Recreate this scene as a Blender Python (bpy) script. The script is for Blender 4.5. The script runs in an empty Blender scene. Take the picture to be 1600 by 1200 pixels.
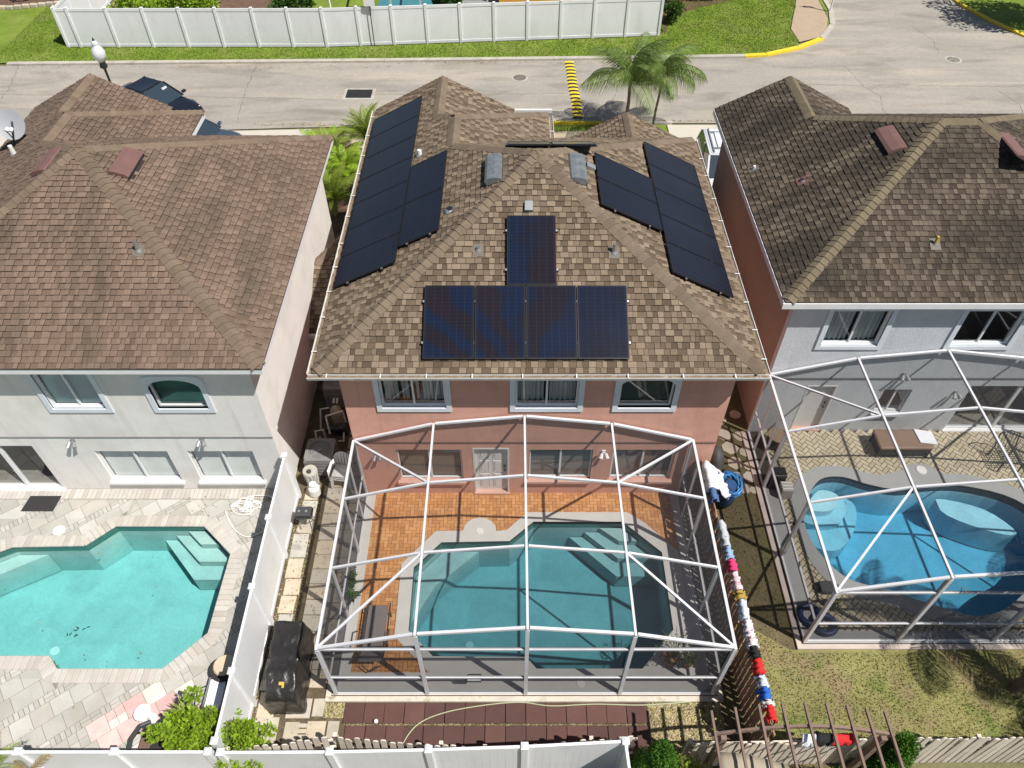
import bpy, bmesh, math, random
import numpy as np
from mathutils import Vector, Matrix
from mathutils.geometry import tessellate_polygon
random.seed(11)
R = math.radians
S = bpy.context.scene
COL = S.collection

# ------------------------------------------------------------ camera, sky, sun, exposure
cd = bpy.data.cameras.new('camera'); cam = bpy.data.objects.new('camera', cd); COL.objects.link(cam)
cam.location = (0, 0, 17.8); cam.rotation_euler = (R(42.5), 0, 0)
cd.sensor_width = 36; cd.lens = 36*1190/1600; cd.clip_end = 2000; cd.clip_start = .1
S.camera = cam
SUN = Vector((-.87, .56, -1.7))
W = bpy.data.worlds.new('World'); S.world = W; W.use_nodes = True
nt = W.node_tree; nt.nodes.clear()
sky = nt.nodes.new('ShaderNodeTexSky'); sky.sky_type = 'NISHITA'; sky.sun_disc = False
sky.sun_elevation = R(58.7); sky.sun_rotation = math.atan2(.87, -.56)
bg = nt.nodes.new('ShaderNodeBackground'); bg.inputs['Strength'].default_value = .054
wo = nt.nodes.new('ShaderNodeOutputWorld')
nt.links.new(sky.outputs[0], bg.inputs[0]); nt.links.new(bg.outputs[0], wo.inputs[0])
sl = bpy.data.lights.new('sun', 'SUN'); so = bpy.data.objects.new('sun', sl); COL.objects.link(so)
sl.energy = 5.0; sl.angle = R(.5); sl.color = (1, .965, .91)
so.rotation_euler = SUN.to_track_quat('-Z', 'Y').to_euler(); so.location = (20, -10, 40)
S.view_settings.view_transform = 'Standard'; S.view_settings.look = 'None'
S.view_settings.exposure = .27; S.view_settings.gamma = 1; S.view_settings.use_curve_mapping = False
S.render.engine = 'CYCLES'
try:
    S.cycles.transparent_max_bounces = 24; S.cycles.max_bounces = 8
except Exception: pass

# ------------------------------------------------------------ helpers
def tag(o, label=None, cat=None, group=None, kind=None):
    if label: o['label'] = label
    if cat: o['category'] = cat
    if group: o['group'] = group
    if kind: o['kind'] = kind
    return o
ROOT = {}
def thing(name, label, cat, loc=(0, 0, 0), group=None, rz=0):
    o = bpy.data.objects.new(name, None); COL.objects.link(o); o.location = loc; o.rotation_euler = (0, 0, rz)
    o.empty_display_size = .2
    ROOT[o.name] = Vector(loc)
    return tag(o, label, cat, group)
def cat_mull(a, b, n): return [a+(b-a)*i/n for i in range(n+1)]
class MB:
    def __init__(s): s.v = []; s.f = []; s.t = []; s.m = []
    def add(s, vs, fs, tone=0., mi=0):
        b = len(s.v); s.v.extend([tuple(v) for v in vs])
        for f in fs: s.f.append(tuple(i+b for i in f)); s.t.append(tone); s.m.append(mi)
        return s
    def box(s, x0, x1, y0, y1, z0, z1, tone=0., mi=0):
        if x0 > x1: x0, x1 = x1, x0
        if y0 > y1: y0, y1 = y1, y0
        if z0 > z1: z0, z1 = z1, z0
        v = [(x, y, z) for z in (z0, z1) for y in (y0, y1) for x in (x0, x1)]
        return s.add(v, [(0, 2, 3, 1), (4, 5, 7, 6), (0, 1, 5, 4), (1, 3, 7, 5), (3, 2, 6, 7), (2, 0, 4, 6)], tone, mi)
    def mbox(s, M, sx, sy, sz, tone=0., mi=0):
        v = [M @ Vector((x*sx/2, y*sy/2, z*sz/2)) for z in (-1, 1) for y in (-1, 1) for x in (-1, 1)]
        return s.add(v, [(0, 2, 3, 1), (4, 5, 7, 6), (0, 1, 5, 4), (1, 3, 7, 5), (3, 2, 6, 7), (2, 0, 4, 6)], tone, mi)
    def beam(s, p, q, w, h=None, up=(0, 0, 1), tone=0., mi=0):
        h = h or w; p = Vector(p); q = Vector(q); d = (q-p); L = d.length; d.normalize()
        u = Vector(up)
        if abs(d.dot(u)) > .98: u = Vector((0, 1, 0))
        x = d.cross(u).normalized(); z = x.cross(d).normalized()
        M = Matrix(((x.x, d.x, z.x, 0), (x.y, d.y, z.y, 0), (x.z, d.z, z.z, 0), (0, 0, 0, 1))); M.translation = (p+q)/2
        return s.mbox(M, w, L, h, tone, mi)
    def tube(s, pts, r, n=6, tone=0., cap=True, mi=0):
        pts = [Vector(p) for p in pts]; N = len(pts); rs = r if isinstance(r, (list, tuple)) else [r]*N
        vs = []; fs = []; prev = None
        for i, p in enumerate(pts):
            d = (pts[min(i+1, N-1)]-pts[max(i-1, 0)])
            if d.length < 1e-9: d = Vector((0, 0, 1))
            d.normalize()
            if prev is None: u = Vector((0, 0, 1)) if abs(d.z) < .9 else Vector((1, 0, 0))
            else: u = prev
            x = d.cross(u)
            if x.length < 1e-6: x = d.cross(Vector((1, 0.3, 0)))
            x.normalize(); y = x.cross(d).normalized(); prev = y
            for k in range(n):
                a = 2*math.pi*k/n; vs.append(p+(x*math.cos(a)+y*math.sin(a))*rs[i])
        for i in range(N-1):
            for k in range(n):
                a = i*n+k; b = i*n+(k+1) % n; fs.append((a, b, b+n, a+n))
        if cap: fs.append(tuple(range(n-1, -1, -1))); fs.append(tuple((N-1)*n+k for k in range(n)))
        return s.add(vs, fs, tone, mi)
    def cyl(s, x, y, z0, z1, r0, r1=None, n=16, tone=0., mi=0):
        r1 = r0 if r1 is None else r1
        vs = [(x+math.cos(2*math.pi*k/n)*r, y+math.sin(2*math.pi*k/n)*r, z) for r, z in ((r0, z0), (r1, z1)) for k in range(n)]
        fs = [(k, (k+1) % n, n+(k+1) % n, n+k) for k in range(n)] + [tuple(range(n-1, -1, -1)), tuple(range(n, 2*n))]
        return s.add(vs, fs, tone, mi)
    def lathe(s, x, y, prof, n=16, tone=0., mi=0):
        vs = [(x+math.cos(2*math.pi*k/n)*r, y+math.sin(2*math.pi*k/n)*r, z) for r, z in prof for k in range(n)]
        fs = []
        for i in range(len(prof)-1):
            for k in range(n): fs.append((i*n+k, i*n+(k+1) % n, (i+1)*n+(k+1) % n, (i+1)*n+k))
        fs.append(tuple(range(n-1, -1, -1))); fs.append(tuple((len(prof)-1)*n+k for k in range(n)))
        return s.add(vs, fs, tone, mi)
    def prism(s, poly, z0, z1, tone=0., bottom=False, mi=0):
        n = len(poly)
        vs = [(x, y, z1) for x, y in poly]+[(x, y, z0) for x, y in poly]
        fs = [tuple(range(n))]+[(i, n+i, n+(i+1) % n, (i+1) % n) for i in range(n)]
        if bottom: fs.append(tuple(range(2*n-1, n-1, -1)))
        return s.add(vs, fs, tone, mi)
    def build(s, name, mat=None, parent=None, smooth=False, label=None):
        off = Vector((0, 0, 0)) if parent is None else rootloc(parent)
        me = bpy.data.meshes.new(name)
        ov = s.v if off.length == 0 else [(x-off.x, y-off.y, z-off.z) for x, y, z in s.v]
        me.from_pydata(ov, [], s.f)
        if any(s.t):
            a = me.attributes.new('tone', 'FLOAT', 'FACE'); a.data.foreach_set('value', s.t)
        if mat:
            for m in (mat if isinstance(mat, (list, tuple)) else [mat]): me.materials.append(m)
        if any(s.m): me.polygons.foreach_set('material_index', s.m)
        if smooth: me.polygons.foreach_set('use_smooth', [True]*len(me.polygons))
        me.update()
        o = bpy.data.objects.new(name, me); COL.objects.link(o)
        if parent: o.parent = parent
        if label: o['label'] = label
        return o
def rootloc(o):
    v = Vector((0, 0, 0))
    while o is not None:
        v = v+o.location; o = o.parent
    return v
def bevelize(o, w=.02, seg=2):
    m = o.modifiers.new('bevel', 'BEVEL'); m.width = w; m.segments = seg; m.limit_method = 'ANGLE'; m.angle_limit = R(35)
    return o
def inst(o, name, parent, loc, rot=None, mat4=None):
    c = bpy.data.objects.new(name, o if isinstance(o, bpy.types.Mesh) else o.data); COL.objects.link(c)
    c.parent = parent
    rl = rootloc(parent) if parent else Vector((0, 0, 0))
    if mat4 is not None:
        c.matrix_local = Matrix.Translation(-rl) @ mat4
    else:
        c.location = Vector(loc)-rl
        if rot: c.rotation_euler = rot
    return c
def copy_tree(o, parent=None):
    c = o.copy(); COL.objects.link(c); c.parent = parent
    for ch in list(o.children): copy_tree(ch, c)
    return c
def data_of(mb, name, mat):
    me = bpy.data.meshes.new(name); me.from_pydata(mb.v, [], mb.f); me.materials.append(mat); me.update(); return me
def struct(o, label=None): return tag(o, label, None, None, 'structure')

# ---- 2D polygon helpers
def clip_half(poly, p, q, keep_left=True):
    (px, py), (qx, qy) = p, q; out = []
    def side(a):
        v = (qx-px)*(a[1]-py)-(qy-py)*(a[0]-px)
        return v if keep_left else -v
    n = len(poly)
    for i in range(n):
        a, b = poly[i], poly[(i+1) % n]; sa, sb = side(a), side(b)
        if sa >= 0: out.append(a)
        if (sa > 0 and sb < 0) or (sa < 0 and sb > 0):
            t = sa/(sa-sb); out.append((a[0]+(b[0]-a[0])*t, a[1]+(b[1]-a[1])*t))
    return out
def area(p): return .5*sum(p[i][0]*p[(i+1) % len(p)][1]-p[(i+1) % len(p)][0]*p[i][1] for i in range(len(p)))
def ccw(p): return list(p) if area(p) > 0 else list(p)[::-1]
def clip_convex(poly, C):
    C = ccw(C)
    for i in range(len(C)):
        poly = clip_half(poly, C[i], C[(i+1) % len(C)])
        if len(poly) < 3: return []
    return poly if abs(area(poly)) > 1e-5 else []
def sub_convex(polys, C):
    C = ccw(C); out = []
    for P in polys:
        cur = P
        for i in range(len(C)):
            o = clip_half(cur, C[i], C[(i+1) % len(C)], False)
            if len(o) >= 3 and abs(area(o)) > 2e-4: out.append(o)
            cur = clip_half(cur, C[i], C[(i+1) % len(C)])
            if len(cur) < 3: break
    return out
def inside(pt, poly):
    x, y = pt; c = False; n = len(poly)
    for i in range(n):
        x1, y1 = poly[i]; x2, y2 = poly[(i+1) % n]
        if (y1 > y) != (y2 > y) and x < (x2-x1)*(y-y1)/(y2-y1)+x1: c = not c
    return c
def offset_poly(poly, d):
    P = ccw(poly); n = len(P); out = []
    for i in range(n):
        a, b, c = Vector(P[i-1]), Vector(P[i]), Vector(P[(i+1) % n])
        d1 = (b-a).normalized(); d2 = (c-b).normalized()
        n1 = Vector((d1.y, -d1.x)); n2 = Vector((d2.y, -d2.x)); m = (n1+n2)
        m = m/max(m.length_squared*.5, .3)
        out.append(tuple(b+m*d))
    return out
def smooth_loop(pts, k=6):
    n = len(pts); out = []
    for i in range(n):
        p0, p1, p2, p3 = [Vector(pts[(i+j-1) % n]) for j in range(4)]
        for s in range(k):
            t = s/k
            out.append(tuple(.5*((2*p1)+(-p0+p2)*t+(2*p0-5*p1+4*p2-p3)*t*t+(-p0+3*p1-3*p2+p3)*t*t*t)))
    return out
def sheet(name, outer, holes, z, mat, thick=.0, parent=None):
    loops = [[Vector((x, y, 0)) for x, y in outer]]+[[Vector((x, y, 0)) for x, y in h] for h in holes]
    tris = tessellate_polygon(loops)
    flat = [v for l in loops for v in l]
    mb = MB()
    fs = []
    for t in tris:
        a, b, c = [flat[i] for i in t]
        fs.append(tuple(t) if (b-a).cross(c-a).z > 0 else tuple(t[::-1]))
    mb.add([(v.x, v.y, z) for v in flat], fs)
    if thick:
        for l in loops:
            n = len(l)
            for i in range(n):
                a, b = l[i], l[(i+1) % n]
                mb.add([(a.x, a.y, z), (b.x, b.y, z), (b.x, b.y, z-thick), (a.x, a.y, z-thick)], [(0, 1, 2, 3)])
    return mb.build(name, mat, parent)

# ------------------------------------------------------------ materials
def col(c): return (c[0], c[1], c[2], 1)
def newmat(name):
    m = bpy.data.materials.new(name); m.use_nodes = True; t = m.node_tree
    return m, t, t.nodes['Principled BSDF'], t.nodes['Material Output']
def N(t, typ, **kw):
    n = t.nodes.new(typ)
    for k, v in kw.items():
        if isinstance(v, str) or not hasattr(n, k) is False and k in n.bl_rna.properties: setattr(n, k, v)
    return n
def noise(t, vec, scale, detail=4, rough=.55, dist=0):
    n = t.nodes.new('ShaderNodeTexNoise'); n.inputs['Scale'].default_value = scale; n.inputs['Detail'].default_value = detail
    n.inputs['Roughness'].default_value = rough; n.inputs['Distortion'].default_value = dist
    t.links.new(vec, n.inputs['Vector']); return n.outputs['Fac']
def ramp(t, fac, stops, interp='LINEAR'):
    r = t.nodes.new('ShaderNodeValToRGB'); e = r.color_ramp.elements; r.color_ramp.interpolation = interp
    while len(e) > 1: e.remove(e[-1])
    e[0].position = stops[0][0]; e[0].color = col(stops[0][1])
    for p, c in stops[1:]:
        x = e.new(p); x.color = col(c)
    t.links.new(fac, r.inputs[0]); return r.outputs[0]
def gray(a): return (a, a, a)
def mix(t, fac, a, b, mode='MIX'):
    n = t.nodes.new('ShaderNodeMix'); n.data_type = 'RGBA'; n.blend_type = mode; n.clamp_result = False
    for s, v in ((n.inputs[0], fac), (n.inputs[6], a), (n.inputs[7], b)):
        if isinstance(v, (int, float)): s.default_value = v
        elif isinstance(v, tuple): s.default_value = col(v)
        else: t.links.new(v, s)
    return n.outputs[2]
def mth(t, op, a, b=None, clamp=False):
    n = t.nodes.new('ShaderNodeMath'); n.operation = op; n.use_clamp = clamp
    for s, v in ((n.inputs[0], a), (n.inputs[1], b)):
        if v is None: continue
        if isinstance(v, (int, float)): s.default_value = v
        else: t.links.new(v, s)
    return n.outputs[0]
def pos(t, scale=None):
    g = t.nodes.new('ShaderNodeNewGeometry')
    if not scale: return g.outputs['Position']
    m = t.nodes.new('ShaderNodeMapping'); m.inputs['Scale'].default_value = scale; t.links.new(g.outputs['Position'], m.inputs[0]); return m.outputs[0]
def MAT(name, c, rough=.8, var=.12, vs=2.5, tones=None, ordered=False, stains=(), bump=0, bs=60, metal=0, spec=.5, fine=0, fs=90, coat=0, trans=0):
    m, t, b, out = newmat(name); p = pos(t)
    if tones:
        at = t.nodes.new('ShaderNodeAttribute'); at.attribute_name = 'tone'; oi = t.nodes.new('ShaderNodeObjectInfo')
        if ordered:   # attribute 10..11: used as it is; 0 or .5: a course tone plus a random half for single shingles
            big = mth(t, 'GREATER_THAN', at.outputs['Fac'], 5.)
            a1 = mth(t, 'MULTIPLY', big, mth(t, 'SUBTRACT', at.outputs['Fac'], 10.)); a2 = mth(t, 'MULTIPLY', mth(t, 'SUBTRACT', 1., big), mth(t, 'ADD', at.outputs['Fac'], mth(t, 'MULTIPLY', oi.outputs['Random'], .5)))
            f = mth(t, 'ADD', a1, a2)
        else: f = mth(t, 'FRACT', mth(t, 'ADD', at.outputs['Fac'], oi.outputs['Random']))
        base = ramp(t, f, [((i+.0)/len(tones), k) for i, k in enumerate(tones)])
    else: base = None
    cc = base if base is not None else c
    if var:
        f = noise(t, p, vs, 5)
        k = ramp(t, f, [(.25, gray(1-var)), (.75, gray(1+var))])
        cc = mix(t, 1., cc, k, 'MULTIPLY')
    if fine:
        f = noise(t, p, fs, 3, .7); k = ramp(t, f, [(.25, gray(1-fine)), (.75, gray(1+fine))]); cc = mix(t, 1., cc, k, 'MULTIPLY')
    for (sc, scale, lo, hi, amt) in stains:
        if isinstance(scale, tuple): f = noise(t, pos(t, scale), 1., 6, .6)
        else: f = noise(t, p, scale, 6, .62, .4)
        k = ramp(t, f, [(lo, gray(0)), (hi, gray(amt))]); kk = t.nodes.new('ShaderNodeRGBToBW'); t.links.new(k, kk.inputs[0])
        cc = mix(t, kk.outputs[0], cc, sc)
    if isinstance(cc, tuple): b.inputs['Base Color'].default_value = col(cc)
    else: t.links.new(cc, b.inputs['Base Color'])
    b.inputs['Roughness'].default_value = rough; b.inputs['Metallic'].default_value = metal
    b.inputs['Specular IOR Level'].default_value = spec
    if coat: b.inputs['Coat Weight'].default_value = coat
    if bump:
        bn = t.nodes.new('ShaderNodeBump'); bn.inputs['Strength'].default_value = bump; bn.inputs['Distance'].default_value = .02
        t.links.new(noise(t, p, bs, 4, .65), bn.inputs['Height']); t.links.new(bn.outputs[0], b.inputs['Normal'])
    if trans:
        tr = t.nodes.new('ShaderNodeBsdfTranslucent'); ms = t.nodes.new('ShaderNodeMixShader'); ms.inputs[0].default_value = trans
        if isinstance(cc, tuple): tr.inputs[0].default_value = col(cc)
        else: t.links.new(cc, tr.inputs[0])
        t.links.new(b.outputs[0], ms.inputs[1]); t.links.new(tr.outputs[0], ms.inputs[2]); t.links.new(ms.outputs[0], out.inputs[0])
    return m
def sc3(c, k): return tuple(x*k for x in c)
def shingle_mat(name, tones, stain, streak):
    return MAT(name, tones[0], .93, .14, 1.1, sorted(tones), ordered=True, stains=stain, fine=.22, fs=60, bump=.35, bs=120, spec=.2)
m_sh_c = shingle_mat('shingle_tan', [(.092,.066,.045),(.115,.083,.056),(.135,.099,.068),(.165,.123,.086),(.19,.143,.10),(.235,.18,.128)], [((.10,.072,.05), .45, .52, .8, .5)], 0)
m_sh_l = shingle_mat('shingle_reddish_brown', [(.142,.097,.071),(.157,.108,.079),(.170,.118,.087),(.182,.127,.094),(.195,.136,.101),(.212,.149,.111)], [((.07,.056,.04), (1.5,.22,.5), .46, .70, .62), ((.075,.06,.042), .55, .5, .72, .5)], 0)
m_sh_r = shingle_mat('shingle_weathered_dark', [(.055,.042,.031),(.068,.052,.038),(.08,.062,.045),(.098,.076,.056),(.12,.094,.069),(.15,.12,.089)], [((.035,.029,.023), (.35,.8,.35), .42, .60, .8), ((.04,.033,.026), .5, .5, .7, .5)], 0)
m_cap_c = MAT('ridge_cap_tan', (.25,.18,.12), .93, .15, 3, [(.155,.117,.084),(.18,.138,.10),(.138,.104,.075),(.17,.13,.094)], fine=.2, fs=60, spec=.2)
m_cap_l = MAT('ridge_cap_brown', (.26,.18,.13), .93, .15, 3, [(.165,.122,.088),(.185,.138,.10),(.148,.11,.078),(.172,.128,.093)], fine=.2, fs=60, stains=[((.12,.09,.06), 1.2, .5, .75, .5)], spec=.2)
m_cap_r = MAT('ridge_cap_olive', (.22,.175,.115), .93, .15, 3, [(.15,.122,.082),(.17,.14,.094),(.135,.108,.073),(.16,.13,.086)], fine=.2, fs=60, stains=[((.10,.08,.055), 1.5, .5, .75, .5)], spec=.2)
m_under = MAT('roof_deck_dark', (.03,.022,.017), .95, .1)
m_white = MAT('white_painted_aluminium', (.76,.76,.76), .45, .05, 4, stains=[((.5,.48,.42), 2.5, .6, .85, .25)])
m_cage = MAT('white_powder_coated_aluminium', (.60,.60,.62), .42, .06, 6, stains=[((.4,.39,.35), 3, .6, .85, .3)])
m_gut = MAT('gutter_white', (.70,.68,.64), .5, .08, 3, stains=[((.3,.26,.2), 4, .55, .8, .45)])
m_debris = MAT('gutter_debris', (.19,.14,.09), .95, .35, 8, fine=.3, stains=[((.42,.40,.35), 5, .62, .7, .6)])
m_salmon = MAT('salmon_stucco', (.66,.36,.275), .9, .06, 1.5, bump=.45, bs=28, fine=.08, fs=35, stains=[((.74,.45,.35), (.7,1,2.8), .5, .8, .5), ((.44,.23,.175), (3.5,1,.35), .52, .78, .5), ((.50,.28,.215), 1.1, .5, .7, .5)], spec=.25)
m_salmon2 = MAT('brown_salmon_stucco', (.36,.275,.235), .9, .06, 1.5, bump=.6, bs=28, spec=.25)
m_cream = MAT('cream_stucco', (.80,.77,.73), .9, .05, 1.5, bump=.4, bs=28, fine=.05, fs=35, stains=[((.82,.80,.76), (.7,1,3), .5, .8, .6), ((.50,.47,.42), (3.5,1,.35), .52, .8, .5), ((.66,.63,.585), 1.1, .5, .7, .6)], spec=.25)
m_grey = MAT('blue_grey_stucco', (.60,.62,.64), .9, .05, 1.5, bump=.55, bs=26, fine=.06, fs=35, stains=[((.42,.43,.43), (3.5,1,.4), .52, .8, .5), ((.50,.515,.53), 1.0, .5, .7, .6)], spec=.25)
m_trim = MAT('window_trim_white', (.68,.72,.76), .6, .04)
m_sill = MAT('window_sill_peach', (.62,.37,.29), .7, .05)
m_vinyl = MAT('white_vinyl', (.76,.77,.78), .38, .035, 1.2, stains=[((.50,.52,.47), (1.5,1.5,.5), .52, .8, .4)])
m_dark = MAT('dark_interior', (.02,.02,.022), .8, 0)
m_black = MAT('black_metal', (.018,.018,.019), .4, .1)
m_dgrey = MAT('dark_grey_plastic', (.05,.05,.052), .5, .1)
m_mgrey = MAT('grey_metal', (.30,.31,.32), .45, .08, metal=.4)
m_vent_grey = MAT('weathered_grey_vent', (.20,.22,.23), .45, .3, 6, metal=.35)
m_vent_red = MAT('brown_red_vent', (.17,.09,.078), .55, .12, 3)
m_panelframe = MAT('black_anodised_frame', (.012,.012,.014), .35, 0)
m_bracket = MAT('steel_bracket', (.5,.5,.5), .35, .05, metal=.8)
def pv_mat(name, moire):
    m, t, b, out = newmat(name); p = pos(t)
    base = mix(t, noise(t, p, .9, 2), (.006,.007,.014), (.013,.014,.024))
    tc = t.nodes.new('ShaderNodeTexCoord')
    if moire:  # moire shimmer painted into the cell colour as a blue and brown fan
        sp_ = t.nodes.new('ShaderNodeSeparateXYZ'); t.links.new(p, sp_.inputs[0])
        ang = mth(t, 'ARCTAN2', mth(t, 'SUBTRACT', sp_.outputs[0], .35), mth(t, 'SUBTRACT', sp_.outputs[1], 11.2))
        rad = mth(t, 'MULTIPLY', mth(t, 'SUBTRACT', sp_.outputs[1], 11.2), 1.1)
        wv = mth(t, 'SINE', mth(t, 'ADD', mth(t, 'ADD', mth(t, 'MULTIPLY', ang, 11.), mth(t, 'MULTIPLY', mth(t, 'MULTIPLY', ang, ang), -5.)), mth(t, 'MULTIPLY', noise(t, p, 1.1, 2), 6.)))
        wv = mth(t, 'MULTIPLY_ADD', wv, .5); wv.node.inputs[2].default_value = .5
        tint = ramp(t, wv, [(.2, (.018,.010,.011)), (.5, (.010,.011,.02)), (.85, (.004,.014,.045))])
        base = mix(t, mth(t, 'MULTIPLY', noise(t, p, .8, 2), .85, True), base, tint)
    for ax, s in ((0, 5.7), (1, 10.7)):
        sp = t.nodes.new('ShaderNodeSeparateXYZ'); t.links.new(tc.outputs['Object'], sp.inputs[0])
        v = mth(t, 'FRACT', mth(t, 'MULTIPLY', sp.outputs[ax], s)); k = mth(t, 'LESS_THAN', v, .035)
        base = mix(t, mth(t, 'MULTIPLY', k, .5), base, (.04,.045,.06))
    t.links.new(base, b.inputs['Base Color']); b.inputs['Roughness'].default_value = .2; b.inputs['Specular IOR Level'].default_value = .34
    return m
m_pv = pv_mat('solar_cells_navy', False); m_pvm = pv_mat('solar_cells_painted_moire', True)
def schlick(t, f0, nrm=None):
    g = t.nodes.new('ShaderNodeNewGeometry'); dp = t.nodes.new('ShaderNodeVectorMath'); dp.operation = 'DOT_PRODUCT'
    t.links.new(g.outputs['Incoming'], dp.inputs[0]); t.links.new(nrm if nrm is not None else g.outputs['Normal'], dp.inputs[1])
    k = mth(t, 'POWER', mth(t, 'SUBTRACT', 1., mth(t, 'ABSOLUTE', dp.outputs['Value']), True), 5.)
    return mth(t, 'ADD', mth(t, 'MULTIPLY', k, 1-f0), f0)
def glass_mat(name, tint=(.75,.85,.85), refl=.12, dark=.25):
    m, t, b, out = newmat(name); t.nodes.remove(b)
    tr = t.nodes.new('ShaderNodeBsdfTransparent'); tr.inputs[0].default_value = col(tint)
    gl = t.nodes.new('ShaderNodeBsdfGlossy'); gl.inputs['Roughness'].default_value = .02; gl.inputs[0].default_value = (1, 1, 1, 1)
    a = mth(t, 'ADD', schlick(t, .05), refl, True)
    mx = t.nodes.new('ShaderNodeMixShader'); t.links.new(a, mx.inputs[0]); t.links.new(tr.outputs[0], mx.inputs[1]); t.links.new(gl.outputs[0], mx.inputs[2])
    t.links.new(mx.outputs[0], out.inputs[0]); return m
m_glass = glass_mat('window_glass', (.9,.93,.93), .02)
m_glass_g = glass_mat('green_tinted_glass', (.7,.78,.74), .03)
def screen_mat():
    m, t, b, out = newmat('insect_screen_mesh'); t.nodes.remove(b)
    tr = t.nodes.new('ShaderNodeBsdfTransparent')
    df = t.nodes.new('ShaderNodeBsdfDiffuse'); df.inputs[0].default_value = (.055,.055,.06, 1)
    # woven mesh: the open fraction falls as exp(-k/cos) with the slant of the light through it
    g = t.nodes.new('ShaderNodeNewGeometry'); dp = t.nodes.new('ShaderNodeVectorMath'); dp.operation = 'DOT_PRODUCT'
    t.links.new(g.outputs['Incoming'], dp.inputs[0]); t.links.new(g.outputs['Normal'], dp.inputs[1])
    c = mth(t, 'MAXIMUM', mth(t, 'ABSOLUTE', dp.outputs['Value']), .08)
    a = mth(t, 'SUBTRACT', 1., mth(t, 'EXPONENT', mth(t, 'DIVIDE', -.22, c)))
    mx = t.nodes.new('ShaderNodeMixShader'); t.links.new(a, mx.inputs[0]); t.links.new(tr.outputs[0], mx.inputs[1]); t.links.new(df.outputs[0], mx.inputs[2])
    t.links.new(mx.outputs[0], out.inputs[0]); return m
m_screen = screen_mat()
def water_mat(name, absorb, dens, bumps=.12):
    m, t, b, out = newmat(name); t.nodes.remove(b); p = pos(t)
    tr = t.nodes.new('ShaderNodeBsdfTransparent'); tr.inputs[0].default_value = (.97,.99,.99,1)
    gl = t.nodes.new('ShaderNodeBsdfGlossy'); gl.inputs['Roughness'].default_value = .04
    bn = t.nodes.new('ShaderNodeBump'); bn.inputs['Strength'].default_value = bumps; bn.inputs['Distance'].default_value = .05
    t.links.new(noise(t, p, 4.5, 3, .55, .8), bn.inputs['Height'])
    t.links.new(bn.outputs[0], gl.inputs['Normal']); fr = schlick(t, .025, bn.outputs[0])
    mx = t.nodes.new('ShaderNodeMixShader'); t.links.new(fr, mx.inputs[0]); t.links.new(tr.outputs[0], mx.inputs[1]); t.links.new(gl.outputs[0], mx.inputs[2])
    t.links.new(mx.outputs[0], out.inputs[0])
    va = t.nodes.new('ShaderNodeVolumeAbsorption'); va.inputs[0].default_value = col(absorb); va.inputs['Density'].default_value = dens
    t.links.new(va.outputs[0], out.inputs['Volume'])
    return m
m_water_l = water_mat('water_turquoise', (.14,.83,.87), .38)
m_water_c = water_mat('water_teal', (.12,.68,.78), .58)
m_water_r = water_mat('water_blue', (.05,.64,.82), .62)
def plaster_mat(name, c):
    m, t, b, out = newmat(name); p = pos(t)
    f = noise(t, p, 1.3, 6, .6, .6); cc = mix(t, 1., c, ramp(t, f, [(.3, gray(.86)), (.7, gray(1.12))]), 'MULTIPLY')
    v = t.nodes.new('ShaderNodeTexVoronoi'); v.feature = 'SMOOTH_F1'; v.inputs['Scale'].default_value = 9
    mp = t.nodes.new('ShaderNodeMixRGB'); mp.inputs[0].default_value = .12
    nz = t.nodes.new('ShaderNodeTexNoise'); nz.inputs['Scale'].default_value = 3; t.links.new(p, nz.inputs[0])
    t.links.new(p, mp.inputs[1]); t.links.new(nz.outputs[1], mp.inputs[2]); t.links.new(mp.outputs[0], v.inputs['Vector'])
    f2 = noise(t, p, 16, 3, .7, 1.2)
    cc = mix(t, 1., cc, ramp(t, f2, [(.35, gray(.93)), (.5, gray(1.0)), (.68, gray(1.10))]), 'MULTIPLY')
    t.links.new(cc, b.inputs['Base Color']); b.inputs['Roughness'].default_value = .9
    return m
m_pl_l = plaster_mat('pool_plaster_pale', (.36,.50,.465)); m_pl_c = plaster_mat('pool_plaster_grey_green', (.32,.455,.45)); m_pl_r = plaster_mat('pool_plaster_blue', (.42,.68,.76))
m_tile_g = MAT('waterline_tile_green', (.05,.16,.13), .3, .2, 12); m_tile_b = MAT('waterline_tile_dark', (.035,.05,.06), .3, .5, 20)
m_pav_l = MAT('travertine_paver', (.6,.55,.47), .85, .10, 2, [(.41,.395,.355),(.46,.445,.40),(.37,.355,.31),(.435,.405,.355),(.51,.495,.455),(.40,.385,.345)], fine=.10, fs=40, stains=[((.29,.255,.20), .9, .5, .78, .5), ((.20,.17,.13), 4, .62, .75, .45)], bump=.2, bs=40)
m_joint_l = MAT('paver_joint_grey', (.24,.22,.18), .95, .3, 5)
m_cop_l = MAT('travertine_coping', (.66,.60,.52), .85, .10, 3, [(.45,.42,.375),(.50,.475,.43),(.40,.365,.32),(.48,.44,.39)], fine=.1, fs=40)
m_pav_c = MAT('orange_brick_paver', (.45,.18,.06), .85, .12, 1.6, [(.50,.225,.075),(.56,.265,.09),(.44,.19,.065),(.53,.24,.075),(.60,.30,.115)], fine=.12, fs=50, stains=[((.62,.34,.13), (.5,2,.5), .52, .75, .6), ((.22,.11,.07), 1.1, .62, .78, .55)], bump=.2, bs=50)
m_joint_c = MAT('paver_joint_brown', (.10,.045,.022), .95, .3, 5)
m_pav_r = MAT('tan_brick_paver', (.46,.40,.27), .85, .12, 2, [(.44,.385,.27),(.50,.44,.32),(.39,.33,.225),(.47,.41,.28)], fine=.12, fs=50, stains=[((.25,.21,.15), 1.3, .58, .8, .4)])
m_joint_r = MAT('paver_joint_dark', (.045,.038,.028), .95, .3, 5)
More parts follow.
